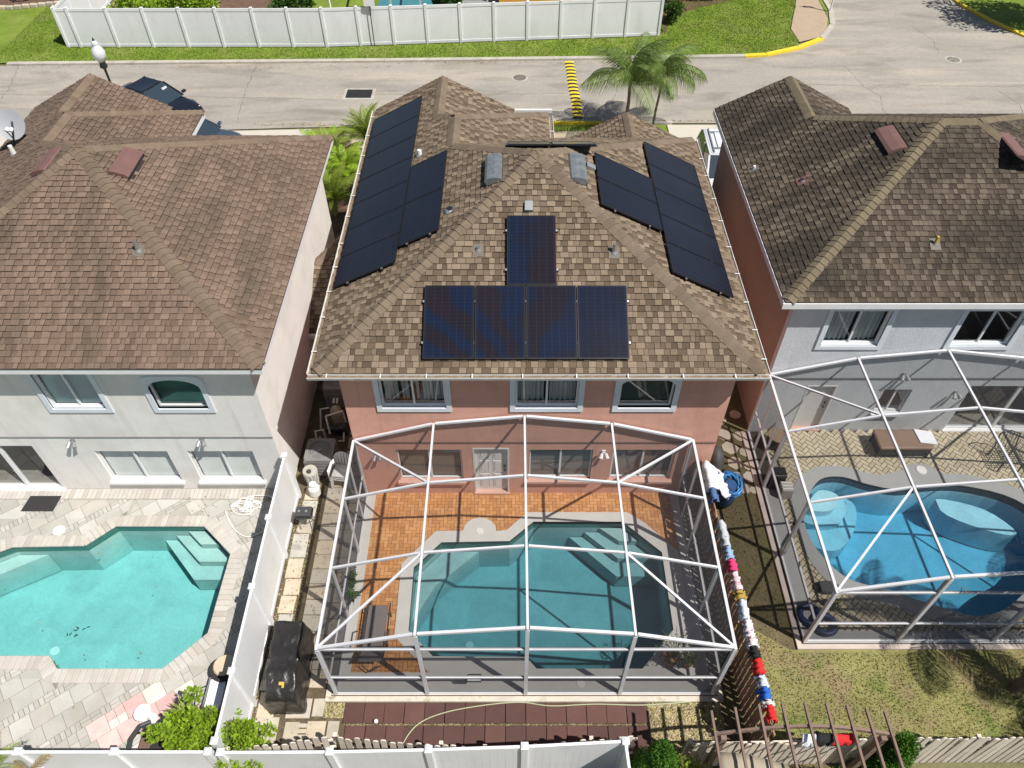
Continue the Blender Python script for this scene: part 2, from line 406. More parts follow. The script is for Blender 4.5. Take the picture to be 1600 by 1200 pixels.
m_collar_c = MAT('cool_deck_light_grey', (.55,.535,.50), .85, .06, 2, fine=.07, fs=70, bump=.25, bs=90, stains=[((.38,.36,.32), 1.4, .6, .85, .35)])
m_collar_r = MAT('cool_deck_mid_grey', (.33,.33,.325), .85, .06, 2, fine=.07, fs=70, bump=.25, bs=90)
m_conc = MAT('weathered_concrete', (.42,.40,.35), .9, .15, 2, fine=.1, fs=60, stains=[((.12,.10,.075), 2.5, .56, .74, .7)], bump=.3, bs=60)
m_slab = MAT('stepping_slab', (.5,.45,.36), .9, .14, 3, [(.45,.41,.33),(.51,.46,.38),(.40,.36,.29),(.51,.43,.32)], fine=.12, fs=60, stains=[((.26,.20,.12), 2.2, .55, .78, .5)], bump=.3, bs=60)
m_rubber = MAT('maroon_rubber_tile', (.10,.035,.03), .95, .12, 2, [(.108,.052,.043),(.125,.062,.052),(.093,.046,.039)], fine=.4, fs=120, bump=.5, bs=130, stains=[((.18,.12,.10), 6, .66, .75, .5)])
m_soil = MAT('damp_soil', (.10,.075,.045), .95, .3, 2, fine=.35, fs=25, bump=.8, bs=20, stains=[((.19,.16,.085), 2.5, .5, .7, .7), ((.06,.075,.02), 3.5, .55, .7, .7)])
m_gravel = MAT('yellow_gravel', (.30,.24,.12), .95, .3, 6, [(.34,.27,.13),(.44,.37,.22),(.22,.17,.08),(.38,.31,.12),(.26,.24,.10),(.50,.44,.30)])
m_grass = MAT('bright_lawn', (.15,.215,.028), .9, .2, .8, fine=.35, fs=14, stains=[((.25,.27,.08), .5, .46, .72, .7), ((.09,.14,.018), 1.5, .5, .72, .5)], bump=.8, bs=12, spec=.2)
m_grassb = MAT('grass_blades', (.175,.26,.03), .8, .2, .8, stains=[((.29,.31,.09), .5, .46, .72, .7), ((.10,.16,.02), 1.5, .5, .72, .5)], spec=.2, trans=.3)
m_dlawn = MAT('dry_lawn', (.22,.205,.08), .95, .25, .9, fine=.3, fs=16, stains=[((.25,.18,.11), .75, .5, .66, .8), ((.10,.15,.025), 1.1, .56, .7, .7), ((.27,.26,.12), 2.2, .55, .75, .5)], bump=.8, bs=16, spec=.2)
m_dblade = MAT('dry_grass_blades', (.27,.265,.09), .9, .25, .9, stains=[((.12,.19,.03), 1.1, .46, .6, .9), ((.20,.13,.07), .75, .55, .7, .8), ((.32,.29,.14), 2.2, .55, .75, .5)], spec=.2, trans=.25)
m_ground = MAT('ground_earth', (.14,.13,.06), .95, .25, .5, fine=.25, fs=12)
m_mulch = MAT('brown_mulch', (.13,.075,.05), .95, .3, 3, fine=.4, fs=20, bump=.8, bs=15)
m_yellow = MAT('yellow_paint', (.72,.53,.03), .7, .12, 3, stains=[((.35,.27,.06), 3, .6, .8, .45)])
m_curb = MAT('concrete_kerb', (.42,.39,.33), .9, .15, 2, stains=[((.16,.14,.11), 1.5, .5, .75, .5)])
m_drive = MAT('pale_driveway', (.50,.46,.39), .9, .08, 1, fine=.08, fs=40, stains=[((.36,.30,.22), 1, .55, .8, .4)])
def asphalt():
    m, t, b, out = newmat('worn_grey_asphalt'); p = pos(t)
    c = mix(t, noise(t, p, .25, 6, .6), (.265,.24,.205), (.36,.33,.29))
    st = ramp(t, noise(t, pos(t, (.10, .7, 1)), 1.2, 6, .62, .3), [(.45, gray(0)), (.75, gray(1))]); bw = t.nodes.new('ShaderNodeRGBToBW'); t.links.new(st, bw.inputs[0])
    c = mix(t, mth(t, 'MULTIPLY', bw.outputs[0], .8), c, (.45,.39,.31))
    st = ramp(t, noise(t, pos(t, (.25, .9, 1)), 1., 6, .6, .5), [(.5, gray(0)), (.72, gray(.65))]); bw = t.nodes.new('ShaderNodeRGBToBW'); t.links.new(st, bw.inputs[0])
    c = mix(t, bw.outputs[0], c, (.17,.15,.125))
    c = mix(t, 1., c, ramp(t, noise(t, p, 28, 3, .8), [(.25, gray(.78)), (.75, gray(1.18))]), 'MULTIPLY')
    c = mix(t, 1., c, ramp(t, noise(t, p, 5, 3, .6), [(.3, gray(.93)), (.7, gray(1.06))]), 'MULTIPLY')
    t.links.new(c, b.inputs['Base Color']); b.inputs['Roughness'].default_value = .9
    bn = t.nodes.new('ShaderNodeBump'); bn.inputs['Strength'].default_value = .4; bn.inputs['Distance'].default_value = .02
    t.links.new(noise(t, p, 50, 3, .7), bn.inputs['Height']); t.links.new(bn.outputs[0], b.inputs['Normal'])
    return m
m_asph = asphalt()
m_crack = MAT('crack_sealant', (.10,.09,.075), .9, .2)
m_leaf = [MAT('leaf_'+n, c, .55, .25, 5, [sc3(c, .7), c, sc3(c, 1.35), sc3(c, .9), sc3(c, 1.15)], spec=.35, trans=.3) for n, c in
          (('bright', (.24,.36,.025)), ('deep', (.055,.115,.018)), ('palm', (.10,.17,.03)), ('yellow_green', (.21,.27,.04)), ('dry', (.30,.22,.09)), ('conifer', (.07,.17,.018)))]
m_bark = MAT('palm_bark', (.16,.12,.085), .9, .25, 6, bump=.6, bs=20)
m_wood_w = MAT('sunbleached_picket', (.50,.43,.35), .9, .12, 4, [(.62,.55,.47),(.70,.63,.54),(.55,.48,.40),(.66,.58,.48)], fine=.12, fs=30)
m_wood_b = MAT('brown_picket', (.20,.115,.075), .9, .15, 4, [(.26,.15,.10),(.32,.19,.125),(.21,.125,.08)], fine=.15, fs=30)
m_wood_p = MAT('pergola_timber', (.20,.135,.105), .8, .15, 4)
m_tarp = MAT('black_vinyl_cover', (.022,.02,.019), .33, .25, 3, bump=1., bs=5, spec=.6)
m_gold = MAT('gold_print', (.5,.36,.06), .6, 0)
m_wicker = MAT('brown_wicker', (.16,.10,.07), .8, .3, 40, bump=.5, bs=60)
m_cushion = MAT('beige_cushion', (.55,.45,.32), .9, .08)
m_fabric_w = MAT('white_fabric', (.78,.79,.82), .9, .06, 6)
m_plastic_w = MAT('white_plastic', (.72,.70,.66), .4, .06)
m_pvc = MAT('white_pvc_pipe', (.65,.63,.58), .4, .08)
m_pink = MAT('pink_paver', (.6,.4,.37), .85, .15, 4, [(.60,.40,.37),(.66,.50,.46),(.55,.33,.31),(.68,.58,.53)], fine=.15, fs=30)

# ------------------------------------------------------------ ground sheets and pools (plan outlines, metres)
poolL = [(-15.2,9.5),(-13.25,10.48),(-11.35,10.52),(-10.74,11.12),(-8.32,11.12),(-7.37,10.25),(-7.38,8.05),(-8.23,7.15),(-10.76,7.15),(-11.04,7.46),(-15.2,7.46)]
poolC = [(-2.55,9.85),(-1.88,10.59),(-.07,10.63),(.58,11.23),(3.01,11.23),(3.95,10.29),(3.95,8.16),(3.08,7.19),(.58,7.19),(.34,7.47),(-1.89,7.49),(-2.53,8.13)]
poolR = smooth_loop([(8.25,12.0),(8.75,12.62),(9.4,12.72),(10.1,12.45),(10.9,12.28),(11.8,12.42),(12.8,12.4),(14.0,11.95),(14.7,10.9),(14.2,9.8),(13.1,9.2),(12.3,8.7),(11.5,8.5),(10.7,8.75),(9.6,9.2),(8.6,9.55),(8.05,10.4),(7.95,11.3)], 4)
pools = [poolL, poolC, poolR]
g = sheet('ground', [(-400,-300),(400,-300),(400,500),(-400,500)], [list(reversed(p)) for p in pools], -.09, m_ground); struct(g)

def pool(name, label, outline, mw, mp, mt, loc, depth=1.35, wz=-.13):
    t = thing(name, label, 'pool', loc)
    P = ccw(outline); n = len(P)
    mb = MB()
    for i in range(n):
        a, b = P[i], P[(i+1) % n]
        mb.add([(a[0], a[1], -.30), (b[0], b[1], -.30), (b[0], b[1], -depth), (a[0], a[1], -depth)], [(0, 3, 2, 1)])
    tris = tessellate_polygon([[Vector((x, y, 0)) for x, y in P]])
    mb.add([(x, y, -depth) for x, y in P], [tuple(q) for q in tris])
    mb.build('basin', mp, t)
    mb = MB()
    for i in range(n):
        a, b = P[i], P[(i+1) % n]
        mb.add([(a[0], a[1], .0), (b[0], b[1], .0), (b[0], b[1], -.30), (a[0], a[1], -.30)], [(0, 3, 2, 1)])
    mb.build('waterline_tile', mt, t)
    Q = [tuple(Vector(q)) for q in offset_poly(P, .004)]
    mb = MB(); nn = len(Q)
    fs = []
    for q in tris:
        a, b, c = [Vector(Q[i]+(0,)) for i in q]
        fs.append(tuple(q) if (b-a).cross(c-a).z > 0 else tuple(q[::-1]))
    mb.add([(x, y, wz) for x, y in Q]+[(x, y, -depth-.02) for x, y in Q], fs+[tuple(i+nn for i in f[::-1]) for f in fs]+[(i, nn+i, nn+(i+1) % nn, (i+1) % nn) for i in range(nn)])
    mb.build('water', mw, t)
    return t
def step(t, poly, top, mp, name='step', bot=-1.3):
    mb = MB(); mb.prism(ccw(poly), bot, top); return mb.build(name, mp, t)
def disc(t, x, y, z, r, name='drain', mat=None, th=.02):
    mb = MB(); mb.cyl(x, y, z, z+th, r, r*.94, 20)
    for k in range(8):
        a = k*math.pi/4; mb.cyl(x+math.cos(a)*r*.6, y+math.sin(a)*r*.6, z+th, z+th+.006, r*.09, n=6)
    return mb.build(name, mat or m_plastic_w, t)
pl = pool('swimming_pool', 'pale turquoise angular pool in the light stone paver patio at left', poolL, m_water_l, m_pl_l, m_tile_g, (-11, 9, -.1))
step(pl, [(-9.63,11.1),(-8.5,9.9),(-7.40,9.9),(-7.40,10.22),(-8.34,11.1)], -.75, m_pl_l)
step(pl, [(-9.25,11.1),(-8.4,10.3),(-7.48,10.3),(-8.34,11.1)], -.50, m_pl_l, bot=-.749)
step(pl, [(-8.84,11.1),(-8.4,10.7),(-7.92,10.7),(-8.34,11.1)], -.28, m_pl_l, bot=-.499)
step(pl, [(-15.1,9.5),(-13.27,10.46),(-12.5,10.48),(-15.1,9.0)], -.45, m_pl_l, 'bench')
disc(pl, -11.8, 8.2, -1.35, .12)
mb = MB()
for k in range(9):
    a = random.uniform(0, 6.28); x = -11.45+random.uniform(-.25, .25); y = 8.72+random.uniform(-.12, .12)
    mb.beam((x, y, -1.33), (x+.08*math.cos(a), y+.08*math.sin(a), -1.33), .022, .012)
tag(mb.build('pool_debris', m_dgrey, pl), kind='stuff')
pc = pool('swimming_pool', 'teal pool with grey deck collar inside the central white screen cage', poolC, m_water_c, m_pl_c, m_tile_g, (.7, 9.2, -.1))
step(pc, [(1.6,11.2),(2.8,10.0),(3.93,10.0),(3.93,10.28),(3.0,11.2)], -.75, m_pl_c)
step(pc, [(2.0,11.2),(2.85,10.4),(3.82,10.4),(3.0,11.2)], -.50, m_pl_c, bot=-.749)
step(pc, [(2.4,11.2),(2.9,10.8),(3.42,10.8),(3.0,11.2)], -.28, m_pl_c, bot=-.499)
step(pc, [(-2.53,8.6),(-2.53,9.84),(-1.87,10.57),(-.9,10.6),(-2.0,9.6)], -.5, m_pl_c, 'bench')
disc(pc, -1.1, 8.35, -1.35, .11)
pr = pool('swimming_pool', 'blue curvy pool inside the right screen cage', poolR, m_water_r, m_pl_r, m_tile_b, (11, 10.6, -.1))
step(pr, smooth_loop([(8.05,11.2),(8.1,12.3),(9.3,12.6),(9.9,12.3),(9.6,11.4),(8.9,10.8)], 5), -.8, m_pl_r)
step(pr, smooth_loop([(8.15,11.6),(8.4,12.35),(9.2,12.5),(9.55,12.2),(9.1,11.5)], 5), -.55, m_pl_r, bot=-.79)
step(pr, smooth_loop([(8.3,11.85),(8.75,12.45),(9.25,12.3),(8.95,11.8)], 5), -.30, m_pl_r, bot=-.54)
step(pr, smooth_loop([(12.1,12.25),(13.3,11.9),(13.9,11.15),(13.3,11.15),(12.2,11.7)], 4), -.42, m_pl_r, 'bench')
disc(pr, 12.4, 9.9, -1.35, .12)

# ------------------------------------------------------------ pavers
def paver_mesh(w, l, h, mat, name, bev=.006):
    mb = MB(); b = bev
    v = [(-w/2, -l/2, 0), (w/2, -l/2, 0), (w/2, l/2, 0), (-w/2, l/2, 0), (-w/2, -l/2, h-b), (w/2, -l/2, h-b), (w/2, l/2, h-b), (-w/2, l/2, h-b),
         (-w/2+b, -l/2+b, h), (w/2-b, -l/2+b, h), (w/2-b, l/2-b, h), (-w/2+b, l/2-b, h)]
    mb.add(v, [(0, 1, 5, 4), (1, 2, 6, 5), (2, 3, 7, 6), (3, 0, 4, 7), (4, 5, 9, 8), (5, 6, 10, 9), (6, 7, 11, 10), (7, 4, 8, 11), (8, 9, 10, 11)])
    return data_of(mb, name, mat)
def herringbone(parent, region, exclude, w, ang, z, mat, name, limit=300, h=.03, gap=.008):
    """region: bounds function (x,y)->bool ; bricks 2w x w"""
    ca, sa = math.cos(ang), math.sin(ang); x0, x1, y0, y1 = region
    cx, cy = (x0+x1)/2, (y0+y1)/2; Rr = int(math.hypot(x1-x0, y1-y0)/w/2)+3
    br = []
    for i in range(-Rr, Rr):
        for j in range(-Rr, Rr):
            m = (i-j) % 4
            if m == 0: u, v, vert = i+1., j+.5, 0
            elif m == 3: u, v, vert = i+.5, j+1., 1
            else: continue
            x = cx+(u*ca-v*sa)*w; y = cy+(u*sa+v*ca)*w
            if x0 < x < x1 and y0 < y < y1 and not any(inside((x, y), e) for e in exclude):
                br.append((x, y, ang+(math.pi/2 if vert else 0)))
    br.sort(key=lambda b: b[0]**2*.3+b[1]**2)
    me = paver_mesh(2*w-gap, w-gap, h, mat, name)
    for x, y, a in br[:limit]:
        inst(me, name, parent, (x, y, z-h+random.uniform(-.002, .002)), (random.uniform(-.008, .008), random.uniform(-.008, .008), a))
    mb = MB()
    for x, y, a in br[limit:]:
        c, s = math.cos(a), math.sin(a); hw, hl = w-gap/2, (w-gap)/2; dz = random.uniform(-.003, .003)
        mb.prism([(x+c*p*hw-s*q*hl, y+s*p*hw+c*q*hl) for p, q in ((-1, -1), (1, -1), (1, 1), (-1, 1))], z-h, z+dz, random.random()+.001)
    if br[limit:]: tag(mb.build('brick_field', mat, parent), kind='stuff')
# centre deck
dc = sheet('pool_deck', [(-4.17,6.56),(4.74,6.56),(4.74,12.17),(-4.17,12.17)], [poolC[::-1]], -.018, m_joint_c, .10); struct(dc)
collar_out = [(-2.88,9.95),(-2.05,10.93),(-1.32,10.95)]+[(-.87+.45*math.cos(a), 10.93+.43*math.sin(a)) for a in [math.pi-k*math.pi/8 for k in range(0, 9)]]+[(-.14,10.97),(.42,11.53),(3.15,11.53),(3.6,11.2),(4.4,10.3),(4.42,8.0),(4.42,7.12),(4.72,7.12),(4.72,6.58),(-4.15,6.58),(-4.15,7.1),(-1.95,7.1),(-2.86,7.98)]
# keep the small brick patch by the plant
cs = sheet('deck_collar', collar_out, [poolC[::-1]], .012, m_collar_c, .03); cs.parent = dc
cw = MB(); cw.box(-4.17, -3.80, 7.1, 12.15, -.02, .010); cw.box(4.42, 4.74, 7.12, 12.15, -.02, .006); cw.build('concrete_edge', m_collar_c, dc)
herringbone(dc, (-3.95, 4.55, 6.8, 12.24), [offset_poly(poolC, .18)], .103, 0, .0, m_pav_c, 'brick')
tag(dc)
mb = MB(); mb.box(3.25, 4.35, 6.85, 7.1, -.0, .02); 
disc(dc, -.87, 10.93, .012, .10, 'skimmer_lid'); disc(dc, 1.6, 6.85, .012, .10, 'skimmer_lid')
sl_ = MB(); sl_.box(-4.30, 4.86, 6.44, 6.56, -.09, -.015); sl_.box(-4.30, -4.17, 6.56, 12.17, -.09, -.015); sl_.box(4.74, 4.86, 6.56, 12.17, -.09, -.015)
o = sl_.build('slab_edge', MAT('slab_edge_cream', (.55,.50,.42), .9, .15, 3, stains=[((.2,.17,.08), 3, .55, .7, .7)]), dc)
# left patio
dl = sheet('left_patio', [(-30,4.0),(-6.02,4.0),(-6.02,12.32),(-30,12.32)], [poolL[::-1]], -.02, m_joint_l, .07); struct(dl)
convL = [[(-10.75,11.12),(-8.32,11.12),(-7.37,10.25),(-7.38,8.05),(-8.23,7.15),(-10.75,7.15)],[(-15.2,7.46),(-10.75,7.46),(-10.75,10.52),(-13.25,10.5),(-15.2,9.5)],[(-11.35,10.52),(-10.75,10.52),(-10.75,11.12)],[(-11.04,7.46),(-10.75,7.15),(-10.75,7.46)]]
convL = [offset_poly(c, .20) for c in convL]
def pieces_patio():
    ang = R(38); ca, sa = math.cos(ang), math.sin(ang); out = []
    u0, u = -14., -14.; rw = random.Random(3)
    # rows of large squares separated by bands of small bricks
    rows = []; v = -14.
    k = 0
    while v < 14:
        if k % 3 == 2: rows.append((v, .20, 'b')); v += .20
        else: rows.append((v, .44, 's')); v += .44
        k += 1
    for v, hgt, kind in rows:
        u = -14+rw.uniform(0, .4)
        while u < 14:
            if kind == 's': 
                c = rw.random()
                if c < .72: out.append((u, v, .44, hgt)); u += .44
                elif c < .88: out.append((u, v, .20, hgt/2)); out.append((u, v+hgt/2, .20, hgt/2)); u += .20
                else: out.append((u, v, .66, hgt)); u += .66
            else:
                if rw.random() < .5:
                    for q in (0, .11): out.append((u+q, v, .105, hgt))
                    u += .22
                else: out.append((u, v, .22, hgt/2)); out.append((u, v+hgt/2, .22, hgt/2)); u += .22
    res = []
    for u, v, w, h in out:
        q = .006
        pl_ = [(u+q, v+q), (u+w-q, v+q), (u+w-q, v+h-q), (u+q, v+h-q)]
        P = [(-10+a*ca-b*sa, 8.5+a*sa+b*ca) for a, b in pl_]
        P = clip_convex(P, [(-16.5,4.05),(-6.04,4.05),(-6.04,11.95),(-16.5,11.95)])
        if not P: continue
        ps = [P]
        for c in convL:
            ps = sub_convex(ps, c)
            if not ps: break
        if ps and sum(abs(area(a)) for a in ps) > .002: res.append(ps)
    return res
pp = pieces_patio()
pp.sort(key=lambda ps: -sum(abs(area(a)) for a in ps)/(sum(a[1] for a in ps[0])/len(ps[0])+8)**2*(1 if ps[0][0][0] > -13.8 else .05))
rest = MB()
for i, ps in enumerate(pp):
    pinkish = any(-9.1 < a[0] < -7.3 and 5.4 < a[1] < 6.45 for a in ps[0])
    tgt = MB() if (i < 270) else rest
    for a in ps: tgt.prism(ccw(a), -.03, random.choice((0, 0, .002, .003)), random.random()+.001)
    if i < 270:
        o = tgt.build('paver', m_pink if pinkish else m_pav_l, dl)
rest.build('paver_field', m_pav_l, dl)['kind'] = 'stuff'
# band of narrow bricks along the house wall
bm_ = paver_mesh(.115, .33, .03, m_cop_l, 'brick'); x = -14.3
while x < -6.1:
    inst(bm_, 'edge_brick', dl, (x, 12.14, -.028)); x += .124
# coping stones around the left pool
Pp = ccw(poolL)
for i in range(len(Pp)):
    a, b = Vector(Pp[i]), Vector(Pp[(i+1) % len(Pp)])
    if a.x < -15 and b.x < -15: continue
    d = (b-a); L = d.length; d.normalize(); nrm = Vector((d.y, -d.x)); nn = max(1, round(L/.15)); st = L/nn
    for k in range(nn):
        c = a+d*(st*(k+.5))+nrm*.13
        if c.x < -14.2: continue
        me = COPING.get(round(st, 3)) if 'COPING' in globals() else None
        if me is None:
            if 'COPING' not in globals(): COPING = {}
            me = paver_mesh(st-.008, .34, .05, m_cop_l, 'coping_stone', .012); COPING[round(st, 3)] = me
        inst(me, 'coping_stone', pl, (c.x, c.y, -.02+random.uniform(-.002, .003)), (0, 0, math.atan2(d.y, d.x)))
# fill corner wedges under the coping
sheet('coping_bed', offset_poly(poolL, .27), [poolL[::-1]], .012, m_cop_l, .03).parent = dl
disc(dl, -12.2, 10.95, .0, .16, 'skimmer_lid')
# right deck
dr = sheet('right_pool_deck', [(7.0,7.8),(22,7.8),(22,14.4),(7.0,14.4)], [poolR[::-1]], -.02, m_joint_r, .08); struct(dr)
co = smooth_loop([(7.72,11.5),(7.95,12.4),(8.6,13.0),(9.5,13.08),(10.4,12.8),(11.2,12.95),(11.45,13.15),(12.0,13.15),(12.3,12.85),(13.2,12.75),(14.4,12.2),(15.1,10.9),(14.6,9.5),(13.3,8.8),(12.2,8.3),(11.3,8.15),(10.4,8.4),(9.4,8.85),(8.3,9.2),(7.75,10.2)], 4)
cr = sheet('deck_collar', co, [poolR[::-1]], .012, m_collar_r, .03); cr.parent = dr
mb = MB(); mb.box(7.05, 16, 7.82, 8.12, -.02, .008); mb.box(7.05, 7.42, 8.12, 12.4, -.02, .006); mb.build('concrete_edge', m_collar_r, dr)
herringbone(dr, (7.42, 15.4, 8.1, 14.38), [offset_poly(poolR, .2)], .125, R(45), .0, m_pav_r, 'brick', gap=.016)
disc(dr, 11.75, 12.95, .012, .15, 'skimmer_lid')
sl_ = MB(); sl_.box(6.88, 22, 7.68, 7.8, -.09, -.01); sl_.box(6.88, 7.0, 7.8, 14.4, -.09, -.01); sl_.build('slab_edge', MAT('slab_edge_pinkish', (.5,.42,.37), .9, .12), dr)

# ------------------------------------------------------------ yard between houses
def flat(name, poly, z, mat): return struct(sheet(name, poly, [], z, mat))
flat('side_yard_soil', [(-5.95,4.0),(-4.3,4.0),(-4.3,24.5),(-6.2,24.5),(-6.2,12.32),(-5.95,12.32)], -.075, m_soil)
flat('back_strip_soil', [(-4.3,4.0),(4.86,4.0),(4.86,6.44),(-4.3,6.44)], -.077, m_soil)
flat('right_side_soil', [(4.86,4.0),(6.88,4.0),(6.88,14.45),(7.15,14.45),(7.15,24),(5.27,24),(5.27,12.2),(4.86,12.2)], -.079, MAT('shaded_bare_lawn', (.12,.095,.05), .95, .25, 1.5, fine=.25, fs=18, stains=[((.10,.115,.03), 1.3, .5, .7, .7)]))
flat('back_lawn', [(5.35,5.2),(22,5.2),(22,7.68),(6.7,7.68),(5.35,8.6)], -.066, m_dlawn)
# gravel
rg = random.Random(5)
def gravel(name, x0, x1, y0, y1, n, z=-.07, smin=.015, smax=.035, label=None):
    mb = MB()
    for _ in range(n):
        x, y = rg.uniform(x0, x1), rg.uniform(y0, y1); s = rg.uniform(smin, smax); a = rg.uniform(0, 6.28)
        v = [(x+s*math.cos(a+k*1.57)*rg.uniform(.6, 1.1), y+s*math.sin(a+k*1.57)*rg.uniform(.6, 1.1), z) for k in range(4)]
        mb.add(v+[(x, y, z+s*.7)], [(0, 1, 4), (1, 2, 4), (2, 3, 4), (3, 0, 4)], rg.random()+.001)
    o = mb.build(name, m_gravel); return tag(o, label, 'gravel', kind='stuff')
gravel('gravel', 3.1, 4.8, 5.2, 6.42, 3800, label='yellow gravel bed beside the maroon rubber tiles')
gravel('gravel', -4.3, -3.82, 6.1, 6.42, 350, label='small patch of yellow gravel at the left cage corner')
gravel('gravel', -5.93, -5.35, 5.0, 12, 1500, -.075, .01, .025, label='gravel and leaf litter between slabs along the white side fence')
def litter(name, label, rects, n, mat, z, s0, s1, cat):
    mb = MB()
    for _ in range(n):
        x0, x1, y0, y1 = rg.choice(rects); x, y = rg.uniform(x0, x1), rg.uniform(y0, y1); s = rg.uniform(s0, s1); a = rg.uniform(0, 6.28); c, d = math.cos(a)*s, math.sin(a)*s
        mb.add([(x-c, y-d, z), (x+d*.5, y-c*.5, z+s*.3), (x+c, y+d, z+.004), (x-d*.5, y+c*.5, z+s*.25)], [(0, 1, 2, 3)], rg.random()+.001)
    return tag(mb.build(name, mat), label, cat, kind='stuff')
m_dead = MAT('dead_leaves', (.2,.12,.06), .9, .2, 5, [(.22,.13,.06),(.14,.08,.04),(.30,.22,.10),(.18,.14,.05)])
litter('fallen_leaves', 'dead leaves scattered in the narrow side yard by the white fence', [(-5.9,-4.35,5.1,13.5)], 420, m_dead, -.035, .012, .035, 'leaves')
litter('fallen_leaves', 'a few brown leaves lying on the left stone patio', [(-13.5,-6.3,5.0,12.0),(-9,-6.3,11.3,12.1)], 90, m_dead, .005, .012, .04, 'leaves')
litter('fallen_leaves', 'leaf bits on the ground between the laundry fence and the right cage', [(5.45,6.8,8.0,13.5)], 260, m_dead, -.07, .012, .03, 'leaves')
litter('road_debris', 'leaf litter and grit along the far kerb gutter of the street', [(-26,-6,38.35,38.6),(-6,8,38.85,39.05),(0,12,32.85,33.0),(-12,-2,32.5,32.7)], 900, m_dead, -.04, .02, .05, 'leaves')
gravel('gravel', -3.8, 3.1, 5.925, 5.975, 500, -.068, .01, .02, label='line of yellow gravel in the joint between the maroon tiles')
# grass tufts
def tufts(name, polys, dens, mat, h, label, z=-.06):
    r = np.random.RandomState(3); P = []
    for poly in polys:
        xs = [p[0] for p in poly]; ys = [p[1] for p in poly]
        A = (max(xs)-min(xs))*(max(ys)-min(ys)); n = int(A*dens)
        X = r.uniform(min(xs), max(xs), n); Y = r.uniform(min(ys), max(ys), n)
        c = np.zeros(n, bool); m = len(poly)
        for i in range(m):
            x1, y1 = poly[i]; x2, y2 = poly[(i+1) % m]
            if y1 == y2: continue
            c ^= ((y1 > Y) != (y2 > Y)) & (X < (x2-x1)*(Y-y1)/(y2-y1)+x1)
        P.append(np.stack([X[c], Y[c]], 1))
    P = np.concatenate(P); n = len(P); a = r.uniform(0, 6.28, n); w = r.uniform(.2, .5, n)*h; hh = h*r.uniform(.4, 1.1, n); l = r.uniform(-.6, .6, (n, 2))*h
    dx, dy = np.cos(a)*w, np.sin(a)*w
    V = np.zeros((n, 3, 3)); V[:, 0, 0] = P[:, 0]-dx; V[:, 0, 1] = P[:, 1]-dy; V[:, 1, 0] = P[:, 0]+dx; V[:, 1, 1] = P[:, 1]+dy
    V[:, 2, 0] = P[:, 0]+l[:, 0]; V[:, 2, 1] = P[:, 1]+l[:, 1]; V[:, :2, 2] = z; V[:, 2, 2] = z+hh
    me = bpy.data.meshes.new(name); me.vertices.add(3*n); me.vertices.foreach_set('co', V.reshape(-1))
    me.loops.add(3*n); me.loops.foreach_set('vertex_index', np.arange(3*n)); me.polygons.add(n); me.polygons.foreach_set('loop_start', np.arange(n)*3)
    try: me.polygons.foreach_set('loop_total', np.full(n, 3))
    except Exception: pass
    me.materials.append(mat); me.update(calc_edges=True)
    o = bpy.data.objects.new(name, me); COL.objects.link(o); return tag(o, label, 'grass', kind='stuff')
tufts('dry_grass', [[(5.4,5.3),(14,5.3),(14,7.6),(6.8,7.6),(5.4,8.5)]], 700, m_dblade, .04, 'dry yellowish grass on the small lawn below the right cage')
tufts('sparse_grass', [[(5.3,8.5),(6.8,7.7),(6.85,12.3),(5.3,12.2)]], 250, m_dblade, .045, 'sparse grass on bare shaded ground beside the clothes fence', -.075)

